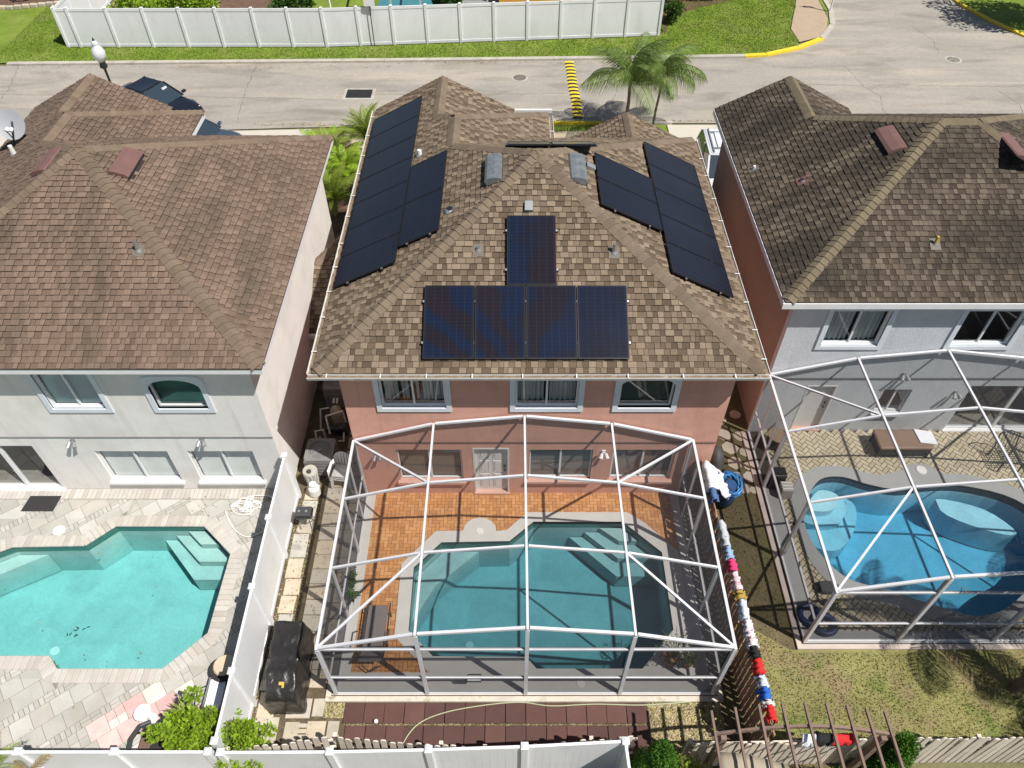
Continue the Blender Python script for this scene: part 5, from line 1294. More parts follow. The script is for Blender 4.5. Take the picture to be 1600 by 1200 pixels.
# ------------------------------------------------------------ plants
rp = random.Random(4)
def leaf_cloud(mb, c, rad, n, ls, hollow=.35, flat_=.5, shape='ball'):
    c = Vector(c)
    for _ in range(n):
        while True:
            p = Vector((rp.uniform(-1, 1), rp.uniform(-1, 1), rp.uniform(-1, 1)))
            if p.length < 1 and p.length > hollow: break
        if shape == 'cone': k = 1-max(0, (p.z+1)/2)**1.3*.9; q = Vector((p.x*k*rad[0], p.y*k*rad[1], p.z*rad[2]))
        else: q = Vector((p.x*rad[0], p.y*rad[1], p.z*rad[2]))
        b = c+q; dr_ = (Vector((p.x, p.y, p.z+.5)).normalized()+Vector((rp.uniform(-.8, .8), rp.uniform(-.8, .8), rp.uniform(-.6, .6)))).normalized()
        sd = dr_.cross(Vector((rp.uniform(-1, 1), rp.uniform(-1, 1), rp.uniform(-1, 1)))).normalized(); s = ls*rp.uniform(.6, 1.3)
        mb.add([b, b+dr_*s*.5+sd*s*.28, b+dr_*s, b+dr_*s*.5-sd*s*.28], [(0, 1, 2, 3)], rp.random()+.001)
def lumps(mb, c, rad, k, n, ls, sub=.45):
    for _ in range(k):
        a = Vector((rp.gauss(0, 1), rp.gauss(0, 1), rp.gauss(0, 1))).normalized()
        leaf_cloud(mb, (c[0]+a.x*rad[0]*.65, c[1]+a.y*rad[1]*.65, c[2]+a.z*rad[2]*.65), [r*sub*rp.uniform(.7, 1.2) for r in rad], n//k, ls, .3)
def bush(label, c, rad, n, ls, mat, cat='shrub', name='bush', stem=True):
    t = thing(name, label, cat, (c[0], c[1], -.07)); mb = MB(); lumps(mb, c, rad, 20, n, ls, .34)
    for _ in range(7): leaf_cloud(mb, (c[0]+rp.uniform(-1, 1)*rad[0], c[1]+rp.uniform(-1, 1)*rad[1], c[2]+rp.uniform(-.2, 1.05)*rad[2]), (rad[0]*.22, rad[1]*.22, rad[2]*.22), n//30, ls, .1)
    mb.build('foliage', mat, t)
    if stem:
        mb = MB()
        for k in range(5):
            a = rp.uniform(0, 6.28); mb.tube([(c[0]+.05*math.cos(a), c[1]+.05*math.sin(a), -.09), (c[0]+rad[0]*.3*math.cos(a), c[1]+rad[1]*.3*math.sin(a), c[2]*.6), (c[0]+rad[0]*.5*math.cos(a), c[1]+rad[1]*.5*math.sin(a), c[2]+rad[2]*.2)], [.03, .02, .008], 5)
        mb.build('stem', m_bark, t)
    return t
bush('bright green bush by the wicker sofa, left of the fence corner', (-6.6,5.38,1.15), (.66,.55,1.0), 4600, .095, m_leaf[0])
bush('bright green bush in the corner right of the tall white fence', (-5.6,5.12,1.15), (.55,.45,.95), 3800, .09, m_leaf[0])
bush('low light green shrub behind the pale picket fence beside the conifer', (3.6,4.7,.9), (.35,.3,.5), 1200, .06, m_leaf[3])
def conifer(label, x, y, h, r):
    t = thing('conifer', label, 'conifer', (x, y, -.07)); mb = MB()
    for k in range(70):
        z = h*(k/70)**1.0; rr_ = r*(1-(z/h)**1.6)*1.0+.04; a = rp.uniform(0, 6.28)
        leaf_cloud(mb, (x+rr_*.72*math.cos(a), y+rr_*.72*math.sin(a), .15+z*.96), (.17, .17, .20), 150, .055, .1)
    leaf_cloud(mb, (x, y, h*.5), (r*.6, r*.6, h*.48), 1600, .06, .2)
    mb.build('foliage', m_leaf[5], t); mb = MB(); mb.tube([(x, y, -.09), (x, y, h*.8)], [.05, .02], 6); mb.build('trunk', m_bark, t)
conifer('dense bright green conifer beyond the corner of the white fence at the bottom', 2.98, 4.75, 1.95, .52)
conifer('small green conifer at the right foot of the pergola', 7.85, 4.95, 1.85, .34)
bush('green shrubs under the pergola beams at the bottom', (6.7,4.5,.7), (.7,.3,.5), 1800, .07, m_leaf[1])
m_leafq = MAT('leaf_queen_palm', (.13,.19,.055), .5, .25, 5, [(.08,.14,.025),(.14,.22,.04),(.27,.34,.10),(.10,.17,.03),(.19,.27,.07)], spec=.4, trans=.3)
def frond_mesh(L, droop, n, ll, lw, mat, stiff=.5, lift=.7, hang=.6, name='frond'):
    """rachis starts at the origin and runs along +X, rising then drooping"""
    mb = MB(); P = []; ang = lift; x = z = 0
    for i in range(n+1):
        P.append(Vector((x, 0, z))); x += math.cos(ang)*L/n; z += math.sin(ang)*L/n; ang -= droop/n
    mb.tube(P[::3]+[P[-1]], [.022*(1-k/ (len(P[::3])+1))+.004 for k in range(len(P[::3])+1)], 5, .35)
    for i in range(2, n):
        t = i/n; d = (P[i+1]-P[i-1]).normalized(); l = ll*(math.sin(math.pi*min(1, t*1.02+.06)))**.6*(1-.35*t)
        for s in (-1, 1):
            out = (Vector((0, s, 0))*(1-.3*stiff)+d*.75+Vector((0, 0, .2))).normalized()
            a = P[i]+d*rp.uniform(-.02, .02); m1 = a+out*l*.5+Vector((0, 0, -hang*l*.12)); e = a+out*l*.85+Vector((0, 0, -hang*l*.65+rp.uniform(-.05, .05)*l)); u = d*lw*.5
            mb.add([a-u*.5, a+u*.5, m1+u, m1-u, e], [(0, 1, 2, 3), (3, 2, 4)], rp.random()+.001)
    me = bpy.data.meshes.new(name); me.from_pydata([tuple(v) for v in mb.v], [], mb.f); a = me.attributes.new('tone', 'FLOAT', 'FACE'); a.data.foreach_set('value', mb.t); me.materials.append(mat); me.update(); return me
def palm(label, base, top, nf, fr, r0=.09, r1=.06, elev=(-.35, .9), cat='palm tree', scale=(.85, 1.1), group=None, spear=False):
    t = thing('palm_tree', label, cat, base, group); b = Vector(base); tp = Vector(top)
    mb = MB(); n = 14; pts = [b.lerp(tp, i/n)+Vector((math.sin(i*.9)*.008, 0, 0)) for i in range(n+1)]
    mb.tube(pts, [r0+(r1-r0)*i/n+(.006 if i % 2 else 0) for i in range(n+1)], 10); mb.build('trunk', m_bark, t)
    for k in range(nf):
        az = k*2.39996+rp.uniform(-.2, .2); el = elev[0]+(elev[1]-elev[0])*(k/max(1, nf-1)); s = rp.uniform(*scale)
        M = Matrix.Translation(tp) @ Matrix.Rotation(az, 4, 'Z') @ Matrix.Rotation(-el, 4, 'Y') @ Matrix.Rotation(rp.uniform(-.3, .3), 4, 'X') @ Matrix.Scale(s, 4)
        inst(fr, 'frond', t, None, mat4=M)
    return t
fr_q = frond_mesh(2.75, 1.9, 52, .85, .04, m_leafq, .2, .7, 1.9); fr_q2 = frond_mesh(2.3, 2.0, 46, .8, .038, m_leafq, .2, .7, 2.1)
palm('large feathery palm rising behind the garage roof peak of the middle house', (5.15,31.9,-.07), (5.15,32.0,2.3), 14, fr_q, elev=(-.2, 1.15))
palm('slender palm with a bare visible trunk on the kerb strip by the driveway', (6.43,32.3,-.07), (6.55,32.1,2.55), 11, fr_q2, .055, .045, elev=(-.2, 1.0))
fr_a = frond_mesh(1.8, 1.3, 60, .5, .026, m_leaf[3], .3, .6, .7); fr_b = frond_mesh(1.6, 1.6, 56, .48, .026, m_leaf[0], .3, .6, .9); fr_d = frond_mesh(1.3, 1.8, 26, .4, .04, m_leaf[4], .3, .3, .9)
for i, (x, y, h, n_, fr, lab) in enumerate([(-5.95,28.6,1.4,16,fr_a,'tallest bright palm clump, nearest the middle roof edge'), (-8.0,28.9,.5,13,fr_b,'low palm clump by the pale driveway beyond the left roof'), (-6.7,26.9,.9,14,fr_b,'darker palm clump in the middle of the gap between houses'),
        (-7.3,28.0,.7,12,fr_a,'spreading palm clump between the low and the tall ones'), (-6.95,25.4,.7,12,fr_a,'small palm clump nearest the camera in the gap'), (-5.6,26.7,.8,11,fr_b,'palm clump half under the left gutter of the middle roof')]):
    palm(lab, (x,y,-.07), (x,y,h), n_+6, fr, .07, .06, elev=(.0, 1.2), group='palms between the left and middle houses')
    t_ = None
palm('dry tan palm stalks among the green palms between the houses', (-6.7,27.6,-.07), (-6.7,27.6,1.3), 7, fr_d, .05, .04, elev=(-.1, .6))
palm('small palm poking in at the bottom left corner over the white fence', (-10.4,4.55,-.07), (-10.4,4.5,1.55), 13, frond_mesh(.95, 1.2, 34, .3, .02, m_leaf[3], .3, .5, .5), .05, .04, elev=(.0, 1.1))
palm('dry orange frond clump by the bottom left palm', (-9.5,4.5,-.07), (-9.5,4.45,1.6), 4, frond_mesh(.6, 1.2, 24, .2, .018, m_leaf[4], .3, .3, .6), .04, .03, elev=(.0, .5))
fr_big = frond_mesh(2.5, 1.8, 50, .75, .04, m_leaf[2], .3, .45, .9)
palm('tall palm on the right lawn with its trunk base at the frame edge', (11.65,6.75,-.07), (12.9,6.9,4.6), 20, fr_big, .13, .10, elev=(-.4, 1.0))
palm('palm outside the frame whose fronds shade the right lawn', (15.4,4.6,-.07), (15.3,4.6,5.0), 18, fr_big, .16, .12, elev=(-.4, 1.0))
palm('palm outside the frame shading the right pool', (19.6,8.4,-.07), (19.4,8.5,6.4), 18, fr_big, .16, .12, elev=(-.4, 1.0))
def yucca(label, x, y, z, n, L, mat):
    t = thing('spiky_plant', label, 'plant', (x, y, -.07)); 
    me = MB(); w = .025; me.add([(-w, 0, 0), (w, 0, 0), (w*.9, L*.5, .05), (-w*.9, L*.5, .05), (0, L, -.03)], [(0, 1, 2, 3), (3, 2, 4)]); me = data_of(me, 'leaf', mat)
    for k in range(n):
        M = Matrix.Translation((x+rp.uniform(-.05, .05), y+rp.uniform(-.05, .05), z+rp.uniform(-.15, .1))) @ Matrix.Rotation(rp.uniform(0, 6.28), 4, 'Z') @ Matrix.Rotation(rp.uniform(-.1, 1.3), 4, 'X'); inst(me, 'leaf', t, None, mat4=M)
    mb = MB(); mb.tube([(x, y, -.09), (x, y, z)], .03, 6); mb.build('stem', m_bark, t)
yucca('spiky dracaena beside the wicker sofa behind the bright bush', -6.93, 5.78, 1.0, 46, .5, m_leaf[3])
yucca('second spiky dracaena just left of the first by the sofa', -7.2, 5.6, .8, 34, .42, m_leaf[1])
yucca('thin potted plant on the concrete edge inside the left cage wall', -3.98, 8.9, .35, 26, .28, m_leaf[1])
# beyond the long fence
for i, (x, y, rx, lab) in enumerate([(-20.3,42.9,1.7,'rounded hedge behind the left end of the long white fence'), (-17.6,42.9,1.6,'hedge continuing right of the rounded one behind the long fence'), (-11.9,42.8,1.3,'bushy shrub behind the long fence left of the small lawn post'), (-3.6,44.2,.8,'small shrub by the pool enclosure behind the long fence')]):
    bush(lab, (x, y, 1.0), (rx, .9, .85), 2600, .2, m_leaf[(0,0,1,1)[i]], cat='hedge', name='hedge')
bush('dark green hedge at the far top left corner', (-28.2,47.6,.9), (2.4,.9,.9), 2600, .2, m_leaf[1], cat='hedge', name='hedge')
bush('leafy bush at the right end of the long white fence', (8.9,44.0,.7), (.6,.8,.8), 1400, .14, m_leaf[1]); bush('dark low bush in the mulch bed beyond the fence end', (11.2,47.3,.6), (1.6,.7,.7), 1600, .16, m_leaf[1])
flat('far_yard_lawn', [(-23.4,41.3),(-10,41.2),(8.0,42.6),(8.1,60),(-23.4,60)], -.01, m_grass); flat('far_yard_bed', [(-23.3,43.6),(-14,43.2),(-14,60),(-23.3,60)], -.004, m_mulch)
t = thing('stone_edging', 'row of rough pinkish stone blocks edging the far left bed', 'edging', (-28, 46, 0))
for k in range(11):
    x = -30.4+k*.42; y = 45.5+.9*max(0, k-3)/8; mb = MB(); mb.box(x, x+.39, y, y+.24, -.01, .2); bevelize(mb.build('stone', MAT_ST if 'MAT_ST' in globals() else m_slab, t), .03)
# orange house and its pool enclosure beyond
ho = thing('house', 'orange house just visible beyond the long white fence', 'house', (3, 48, 0))
mb = MB(); wall_open(mb, 'y', 46.3, 46.5, -.75, 6.9, -.09, 3.6, []); mb.box(-.75, -.55, 46.5, 56, -.09, 3.6); mb.box(6.7, 6.9, 46.5, 56, -.09, 3.6); mb.box(-.55, 6.7, 55.8, 56, -.09, 3.6); mb.build('wall', MAT('orange_stucco', (.68,.35,.06), .9, .05, 2, bump=.4, bs=20), ho)
mb = MB(); mb.prism([(-1.2,45.8),(7.3,45.8),(7.3,56.4),(-1.2,56.4)], 3.6, 3.75, bottom=True); mb.build('roof', m_under, ho)
cf = thing('screen_cage', 'white framed pool enclosure beyond the long white fence', 'screen enclosure', (-4, 46, 0))
for x in (-8.3,-6.9,-5.2,-3.8,-2.6,-1.4):
    mb = MB(); mb.beam((x,45.2,0), (x,45.2,2.5), .09, .09); mb.build('post', m_cage, cf)
for x in (-8.3,-5.2,-2.6): mb = MB(); mb.beam((x,45.2,2.5), (x,50,3.0), .09, .09); mb.build('roof_beam', m_cage, cf)
mb = MB(); mb.beam((-8.3,45.2,2.5), (-1.4,45.2,2.5), .09, .09); mb.build('roof_beam', m_cage, cf)
mb = MB(); mb.beam((-8.3,45.2,.95), (-1.4,45.2,.95), .06, .06); mb.build('rail', m_cage, cf)
mb = MB(); mb.add([(-8.3,45.2,0),(-1.4,45.2,0),(-1.4,45.2,2.5),(-8.3,45.2,2.5)], [(0,1,2,3)]); mb.build('screen_panel', m_screen, cf)
flat('far_pool_water', [(-7.8,46.0),(-3.0,46.0),(-3.0,49),(-7.8,49)], .0, MAT('far_pool_teal', (.07,.26,.30), .1, .1))
flat('far_patio', [(-2.9,45.3),(-.8,45.3),(-.8,49),(-2.9,49)], .0, m_collar_r)
t = thing('bollard_pole', 'thin white pole standing behind the long fence left of the pool enclosure', 'pole', (-10.05, 44.4, 0))
mb = MB(); mb.tube([(-10.1,44.2,0),(-10.25,44.3,2.6)], .06, 8); mb.build('pole', m_white, t)
t = thing('sign_pole', 'slim pole with a flat sign standing against the long white fence', 'sign', (-7.34, 40.85, 0))
mb = MB(); mb.tube([(-7.34,40.83,-.05),(-7.34,40.83,2.7)], .025, 6); mb.build('pole', m_black, t)
mb = MB(); mb.box(-7.62, -7.06, 40.80, 40.82, 2.05, 2.65); mb.build('sign_face', m_white, t)
t = thing('sign_pole', 'white street sign post on the corner verge by the yellow kerb', 'sign', (18.3, 45.5, 0))
mb = MB(); mb.tube([(18.25,45.3,0),(18.25,45.3,2.5)], .05, 8); mb.build('pole', m_white, t); mb = MB(); mb.box(17.95, 18.55, 45.27, 45.29, 1.9, 2.4); mb.build('sign_face', m_white, t)
# tree at the far right whose shade falls on the side road
t = thing('street_tree', 'leafy street tree beyond the right edge shading the side road', 'tree', (30.2, 43.2, 0))
mb = MB(); mb.tube([(30.2,43.2,-.05),(30.1,43.3,2.4),(29.7,43.6,4.5)], [.2,.15,.08], 8)
for k in range(6): a = k*1.05; mb.tube([(30.1,43.3,2.4),(30+1.4*math.cos(a),43.4+1.4*math.sin(a),4.6)], [.08,.03], 5)
mb.build('trunk', m_bark, t); mb = MB(); lumps(mb, (30,43.5,5.6), (2.7,2.7,2.0), 22, 9000, .22); mb.build('crown', m_leaf[1], t)

# ------------------------------------------------------------ side yard equipment
def ac_unit(label, x, y, h=.72, s=.40):
    t = thing('air_conditioner', label, 'air conditioner', (x, y, -.05))
    b = MB(); b.box(x-s, x+s, y-s, y+s, .0, h-.04); bevelize(b.build('casing', MAT_AC, t), .02)
    for k in range(9):
        z = .08+k*.065; mb = MB(); mb.box(x-s-.008, x+s+.008, y-s-.008, y+s+.008, z, z+.02)
        if k % 2 == 0: q = mb.build('louvre', MAT_AC, t)
    n = 28; top = MB(); v = []; sq = []
    for k in range(n):
        a = 6.2832*k/n; c, d = math.cos(a), math.sin(a); m = max(abs(c), abs(d)); sq.append((x+c/m*s, y+d/m*s)); v.append((x+c*s*.8, y+d*s*.8))
    vs = [(a, b_, h) for a, b_ in sq]+[(a, b_, h) for a, b_ in v]+[(a, b_, h-.05) for a, b_ in sq]+[(a, b_, h-.16) for a, b_ in v]
    top.add(vs, [(k, (k+1) % n, n+(k+1) % n, n+k) for k in range(n)]+[(2*n+k, 2*n+(k+1) % n, (k+1) % n, k) for k in range(n)]+[(n+k, n+(k+1) % n, 3*n+(k+1) % n, 3*n+k) for k in range(n)]+[tuple(3*n+k for k in range(n))], mi=0)
    top.build('top_plate', MAT_AC, t)
    f = MB()
    for k in range(4):
        a = k*math.pi/2+.4; f.mbox(Matrix.Translation((x+math.cos(a)*s*.38, y+math.sin(a)*s*.38, h-.09)) @ Matrix.Rotation(a, 4, 'Z') @ Matrix.Rotation(.4, 4, 'X'), s*.62, s*.28, .008)
    f.cyl(x, y, h-.12, h-.06, .06, n=12); f.build('fan', m_dgrey, t)
    g = MB()
    for rr_ in (.16, .22, .28, .34):
        g.tube([(x+math.cos(6.2832*k/20)*s*rr_*2.3, y+math.sin(6.2832*k/20)*s*rr_*2.3, h-.01) for k in range(21)], .005, 4)
    for k in range(8): g.tube([(x, y, h-.01), (x+math.cos(k*.785)*s*.8, y+math.sin(k*.785)*s*.8, h-.01)], .005, 4)
    g.cyl(x, y, h-.012, h+.004, .035, n=10); g.build('fan_grille', m_mgrey, t)
    return t
MAT_AC = MAT('ac_grey_paint', (.20,.19,.185), .5, .12)
ac_unit('grey air conditioner with round fan grille beside the stacked white chairs', -5.42, 13.15)
ac_unit('grey air conditioner farther back in the dark gap under the gutter', -5.32, 15.7, .85, .38)
t = thing('pool_equipment', 'pool pump, tan filter tank and white pipes in the dark gap', 'pool equipment', (-5.4, 14.4, -.05))
mb = MB(); mb.lathe(-5.25, 14.75, [(.17,-.05),(.18,.5),(.15,.62),(.06,.70)], 18); mb.build('filter_tank', MAT('filter_tan', (.40,.34,.24), .5, .1), t, smooth=False)
mb = MB(); mb.tube([(-5.55,14.4,.12),(-5.05,14.35,.12)], .12, 14); mb.cyl(-5.05, 14.3, 0, .34, .11, n=14); mb.build('pump', m_black, t)
for pts in ([(-5.7,13.75,0),(-5.72,13.95,.55),(-5.5,14.0,.55),(-5.5,14.02,0)], [(-5.6,13.7,.0),(-5.6,13.85,.4)], [(-5.45,14.35,.75),(-4.98,14.55,.75),(-4.95,14.5,.3)], [(-5.45,14.35,.75),(-5.35,14.05,.3)], [(-5.75,14.5,.0),(-5.7,14.75,.6),(-5.45,14.8,.6)], [(-5.1,13.9,.15),(-4.95,13.9,.15),(-4.95,14.1,.3)], [(-5.35,13.95,.05),(-5.3,13.8,.3),(-5.2,13.85,.1)], [(-5.3,14.85,.75),(-5.3,15.0,.8)], [(-5.2,14.85,.75),(-5.2,15.0,.8)]):
    mb = MB(); mb.tube([Vector(p) for p in pts], .028, 8); mb.build('pipe', m_pvc, t)
def plastic_chair(label, x, y, z, rz):
    t = thing('plastic_chair', label, 'chair', (x, y, z-.07), 'stacked white plastic armchairs', rz)
    # built in local coordinates facing -Y; the root is rotated
    def B(mb, nm):
        me = bpy.data.meshes.new(nm); me.from_pydata(mb.v, [], mb.f); me.materials.append(m_plastic_w); me.update()
        o = bpy.data.objects.new(nm, me); COL.objects.link(o); o.parent = t; return o
    mb = MB(); mb.prism([(-.23,-.22),(.23,-.22),(.21,.2),(-.21,.2)], .41, .44, bottom=True); B(mb, 'seat')
    for sx in (-1, 1):
        for sy in (-1, 1): mb = MB(); mb.beam((sx*.22, sy*.2, .42), (sx*.27, sy*.26, 0), .05, .035); B(mb, 'leg')
        mb = MB(); mb.tube([(sx*.27,-.24,.40),(sx*.29,-.22,.64),(sx*.28,.05,.67),(sx*.2,.25,.70)], .025, 6); B(mb, 'armrest')
    n = 12; mb = MB(); v = []
    for i in range(n+1):
        a = math.pi*i/n; v += [(math.cos(a)*.24, .20+.04*math.sin(a), .46+.03*0), (math.cos(a)*.27, .30, .44+.46*math.sin(a)**.6)]
    for i in range(1, 6, 1):
        pass
    k = [(0, .27)]
    for i in range(5):
        x0 = -.20+i*.085; z1 = .44+.46*math.sin(math.acos(min(1, abs(x0+.03)/.27)))**.8; mb.mbox(Matrix.Translation((x0+.03, .255, (.44+z1)/2)) @ Matrix.Rotation(-.12, 4, 'X'), .06, .018, z1-.44)
    mb.tube([(math.cos(math.pi*i/n)*.26, .24+.06*math.sin(math.pi*i/n), .45+.44*math.sin(math.pi*i/n)**.7) for i in range(n+1)], .022, 6)
    B(mb, 'backrest'); return t
for k, lb in enumerate(('bottom', 'middle', 'top')): plastic_chair('white plastic armchair, %s one of the stack beside the left cage corner' % lb, -4.75, 12.55, .085*k, R(-8))
t = thing('propane_tank', 'small white propane tank standing by the ridged bin', 'gas tank', (-5.5, 12.15, -.05))
mb = MB(); mb.lathe(-5.5, 12.15, [(.12,-.04),(.155,.02),(.16,.28),(.12,.36),(.04,.39)], 18); mb.build('tank', m_plastic_w, t, smooth=False)
mb = MB(); mb.lathe(-5.5, 12.15, [(.09,.36),(.10,.36),(.10,.46),(.09,.46)], 14); mb.build('collar', m_plastic_w, t); mb = MB(); mb.tube([(-5.5,12.15,.38),(-5.5,12.15,.44)], .025, 8); mb.build('valve', m_gold, t)
t = thing('ridged_bin', 'pale grey ridged plastic bin in front of the air conditioner', 'bin', (-5.62, 12.52, -.05))
mb = MB(); n = 24; mb.lathe(-5.62, 12.52, [(.14,-.04),(.19,.55)], n); mb.build('body', MAT('bin_grey', (.42,.42,.40), .5, .1), t)
for k in range(10): a = k*.628; mb = MB(); mb.beam((-5.62+.15*math.cos(a), 12.52+.15*math.sin(a), 0), (-5.62+.195*math.cos(a), 12.52+.195*math.sin(a), .53), .03, .02); mb.build('rib', m_plastic_w, t)
mb = MB(); mb.cyl(-5.62, 12.52, .55, .60, .21, .19, 20); mb.build('lid', m_conc, t); mb = MB(); mb.cyl(-5.62, 12.45, .6, .66, .06, n=12); mb.build('cap', m_dgrey, t)
t = thing('portable_grill', 'small black portable grill on folding metal legs beside the white fence', 'grill', (-5.55, 11.15, -.05))
mb = MB(); mb.box(-5.76, -5.30, 10.98, 11.32, .50, .60); bevelize(mb.build('body', m_black, t), .04, 3)
mb = MB(); mb.box(-5.74, -5.32, 11.0, 11.3, .605, .66); bevelize(mb.build('lid', m_dgrey, t), .03, 3)
for a, b in (((-5.72,11.0,.5),(-5.68,11.3,0)), ((-5.72,11.3,.5),(-5.68,11.0,0)), ((-5.34,11.0,.5),(-5.38,11.3,0)), ((-5.34,11.3,.5),(-5.38,11.0,0))): mb = MB(); mb.tube([a, b], .013, 6); mb.build('leg', m_mgrey, t)
for x in (-5.64, -5.45): mb = MB(); mb.cyl(x, 11.14, .66, .675, .035, n=10); mb.build('knob', m_mgrey, t)
# covered grill
t = thing('covered_grill', 'large grill under a shiny black cover beside the white side fence', 'covered grill', (-5.2, 7.1, -.05))
me = bpy.data.meshes.new('cover'); bm = bmesh.new(); rk = random.Random(2)
nx_, ny_, nz_ = 10, 22, 8; fnv = {}
def cov(u, v, w_):   # u,v in -1..1 ; w 0..1 height
    hw = .33+.10*(1-w_)**.7; hl = .88+.06*(1-w_); x = u*hw; y = v*hl; z = w_*(.94 if v > -.45 else .94-.22*((-.45-v)/.55)**1.2)
    x += (-.05)*v; return Vector((-5.18+x+.02*math.sin(9*v+3*u+5*w_), 7.1+y, z-.04+.012*math.sin(14*v)*w_+.01*math.sin(7*u+11*v)))
def grid(f, nu, nv):
    g_ = [[bm.verts.new(f(i/nu, j/nv)+Vector((rk.uniform(-.007,.007), rk.uniform(-.007,.007), rk.uniform(-.007,.007)))) for j in range(nv+1)] for i in range(nu+1)]
    for i in range(nu):
        for j in range(nv): bm.faces.new((g_[i][j], g_[i+1][j], g_[i+1][j+1], g_[i][j+1]))
grid(lambda a, b: cov(2*a-1, 2*b-1, 1), nx_, ny_)
for s in (-1, 1):
    grid(lambda a, b: cov(s, 2*b-1, a), nz_, ny_); grid(lambda a, b: cov(2*b-1, s, a), nz_, nx_)
bmesh.ops.remove_doubles(bm, verts=bm.verts, dist=.03); bmesh.ops.recalc_face_normals(bm, faces=bm.faces); bm.to_mesh(me); bm.free(); me.materials.append(m_tarp)
me.polygons.foreach_set('use_smooth', [True]*len(me.polygons)); o = bpy.data.objects.new('cover', me); COL.objects.link(o); o.parent = t; o.location = -t.location
sb = o.modifiers.new('sub', 'SUBSURF'); sb.levels = 1; sb.render_levels = 1; dt = bpy.data.textures.new('folds', 'CLOUDS'); dt.noise_scale = .22; dm = o.modifiers.new('folds', 'DISPLACE'); dm.texture = dt; dm.strength = .05
mb = MB(); mb.mbox(Matrix.Translation((-5.13, 6.52, .845)) @ Matrix.Rotation(.38, 4, 'X'), .10, .07, .004); mb.mbox(Matrix.Translation((-5.08, 6.49, .84)) @ Matrix.Rotation(.38, 4, 'X'), .05, .12, .004); mb.build('gold_mark', m_gold, t)
# garden hose over the tiles
def hose(name, label, pts, r, m):
    P = []; 
    for i in range(len(pts)-1):
        p0, p1, p2, p3 = [Vector(pts[max(0, min(len(pts)-1, i+k))]) for k in (-1, 0, 1, 2)]
        for s in range(6): t_ = s/6; P.append(.5*((2*p1)+(-p0+p2)*t_+(2*p0-5*p1+4*p2-p3)*t_*t_+(-p0+3*p1-3*p2+p3)*t_**3))
    P.append(Vector(pts[-1])); mb = MB(); mb.tube(P, r, 6); return tag(mb.build(name, m, smooth=True), label, 'hose')
hose('garden_hose', 'thin pale green hose curving over the maroon rubber tiles', [(4.1,6.44,-.03),(3.0,6.36,-.015),(1.9,6.38,-.015),(.9,6.34,-.015),(.2,6.42,-.015),(-.6,6.36,-.015),(-1.5,6.2,-.015),(-2.1,5.95,-.015),(-2.4,5.55,-.015),(-2.42,5.2,-.015)], .013, MAT('hose_green', (.42,.44,.28), .5, .1))
pts = [(-7.3+.42*math.cos(k*.62)*(.5+.5*math.sin(k*.37))+.1*math.sin(k*1.7), 11.72+.28*math.sin(k*.62)*(.6+.4*math.cos(k*.51))+.06*math.cos(k*2.1), .02+.012*(k % 4)) for k in range(64)]
pts += [(-6.7,12.0,.05),(-6.45,11.5,.05),(-6.6,11.0,.03),(-7.1,10.75,.02),(-7.6,11.1,.02),(-7.9,11.6,.02)]
hose('pool_hose', 'tangled loops of white hose on the left patio by the corner of the house', pts, .017, m_plastic_w)
t = thing('sprinkler', 'small white sprinkler head between the maroon tiles', 'sprinkler', (-3.05, 5.95, -.05)); mb = MB(); mb.cyl(-3.05, 5.97, -.03, .05, .02, n=8); mb.build('riser', m_black, t); mb = MB(); mb.cyl(-3.05, 5.97, .05, .09, .045, n=12); mb.build('cap', m_plastic_w, t)

# ------------------------------------------------------------ left patio furniture
mb = MB(); mb.prism([(-13.50,11.56),(-12.62,11.56),(-12.58,12.06),(-13.44,12.06)], .0, .018); tag(mb.build('door_mat', MAT('mat_dark', (.03,.028,.028), .9, .2, 30)), 'dark door mat outside the left sliding door', 'door mat')
def round_table(label, x, y, h, r, m):
    t = thing('side_table', label, 'table', (x, y, 0)); mb = MB(); mb.cyl(x, y, h-.03, h, r, n=28); bevelize(mb.build('tabletop', m, t), .01); mb = MB(); mb.lathe(x, y, [(.16,0),(.16,.02),(.03,.05),(.03,h-.03)], 14); mb.build('pedestal', m, t)
round_table('round white side table beside the wicker sofa', -8.17, 6.02, .5, .19, m_plastic_w)
def sofa():
    t = thing('wicker_sofa', 'brown wicker sofa half hidden by the bright bush at the bottom left', 'sofa', (-7.6, 5.5, 0))
    P = [(-8.1,5.12),(-7.0,5.12),(-6.95,5.5),(-7.3,5.95),(-8.05,5.82)]
    mb = MB(); mb.prism(ccw([(-8.05,5.1),(-7.0,5.1),(-7.0,5.8),(-8.05,5.7)]), .02, .40); mb.build('seat', m_wicker, t)
    for k in range(11):
        y = 5.13+k*.055; mb = MB(); mb.box(-8.0, -7.02, y, y+.04, .402, .412); mb.build('seat_slat', m_wicker, t)
    mb = MB(); mb.tube([(-7.95,5.85,.42),(-8.12,5.72,.5),(-8.17,5.4,.62),(-8.1,5.12,.68),(-7.9,5.02,.70),(-7.0,5.0,.70)], .05, 8); mb.build('back_frame', m_dgrey, t)
    mb = MB(); mb.beam((-7.0,5.05,.55), (-8.05,5.05,.55), .06, .3); mb.build('backrest', m_wicker, t)
    mb = MB(); mb.beam((-7.02,5.1,.5), (-7.02,5.85,.5), .08, .12); mb.build('armrest', m_wicker, t)
    mb = MB(); mb.box(-7.75, -7.2, 5.15, 5.72, .42, .54); bevelize(mb.build('cushion', MAT('dark_cushion', (.03,.025,.025), .9, .6, 12), t), .04, 3)
sofa()
t = thing('lounge_chair', 'white sling lounge chair against the tall white fence, above the bush', 'lounge chair', (-6.65, 6.3, 0))
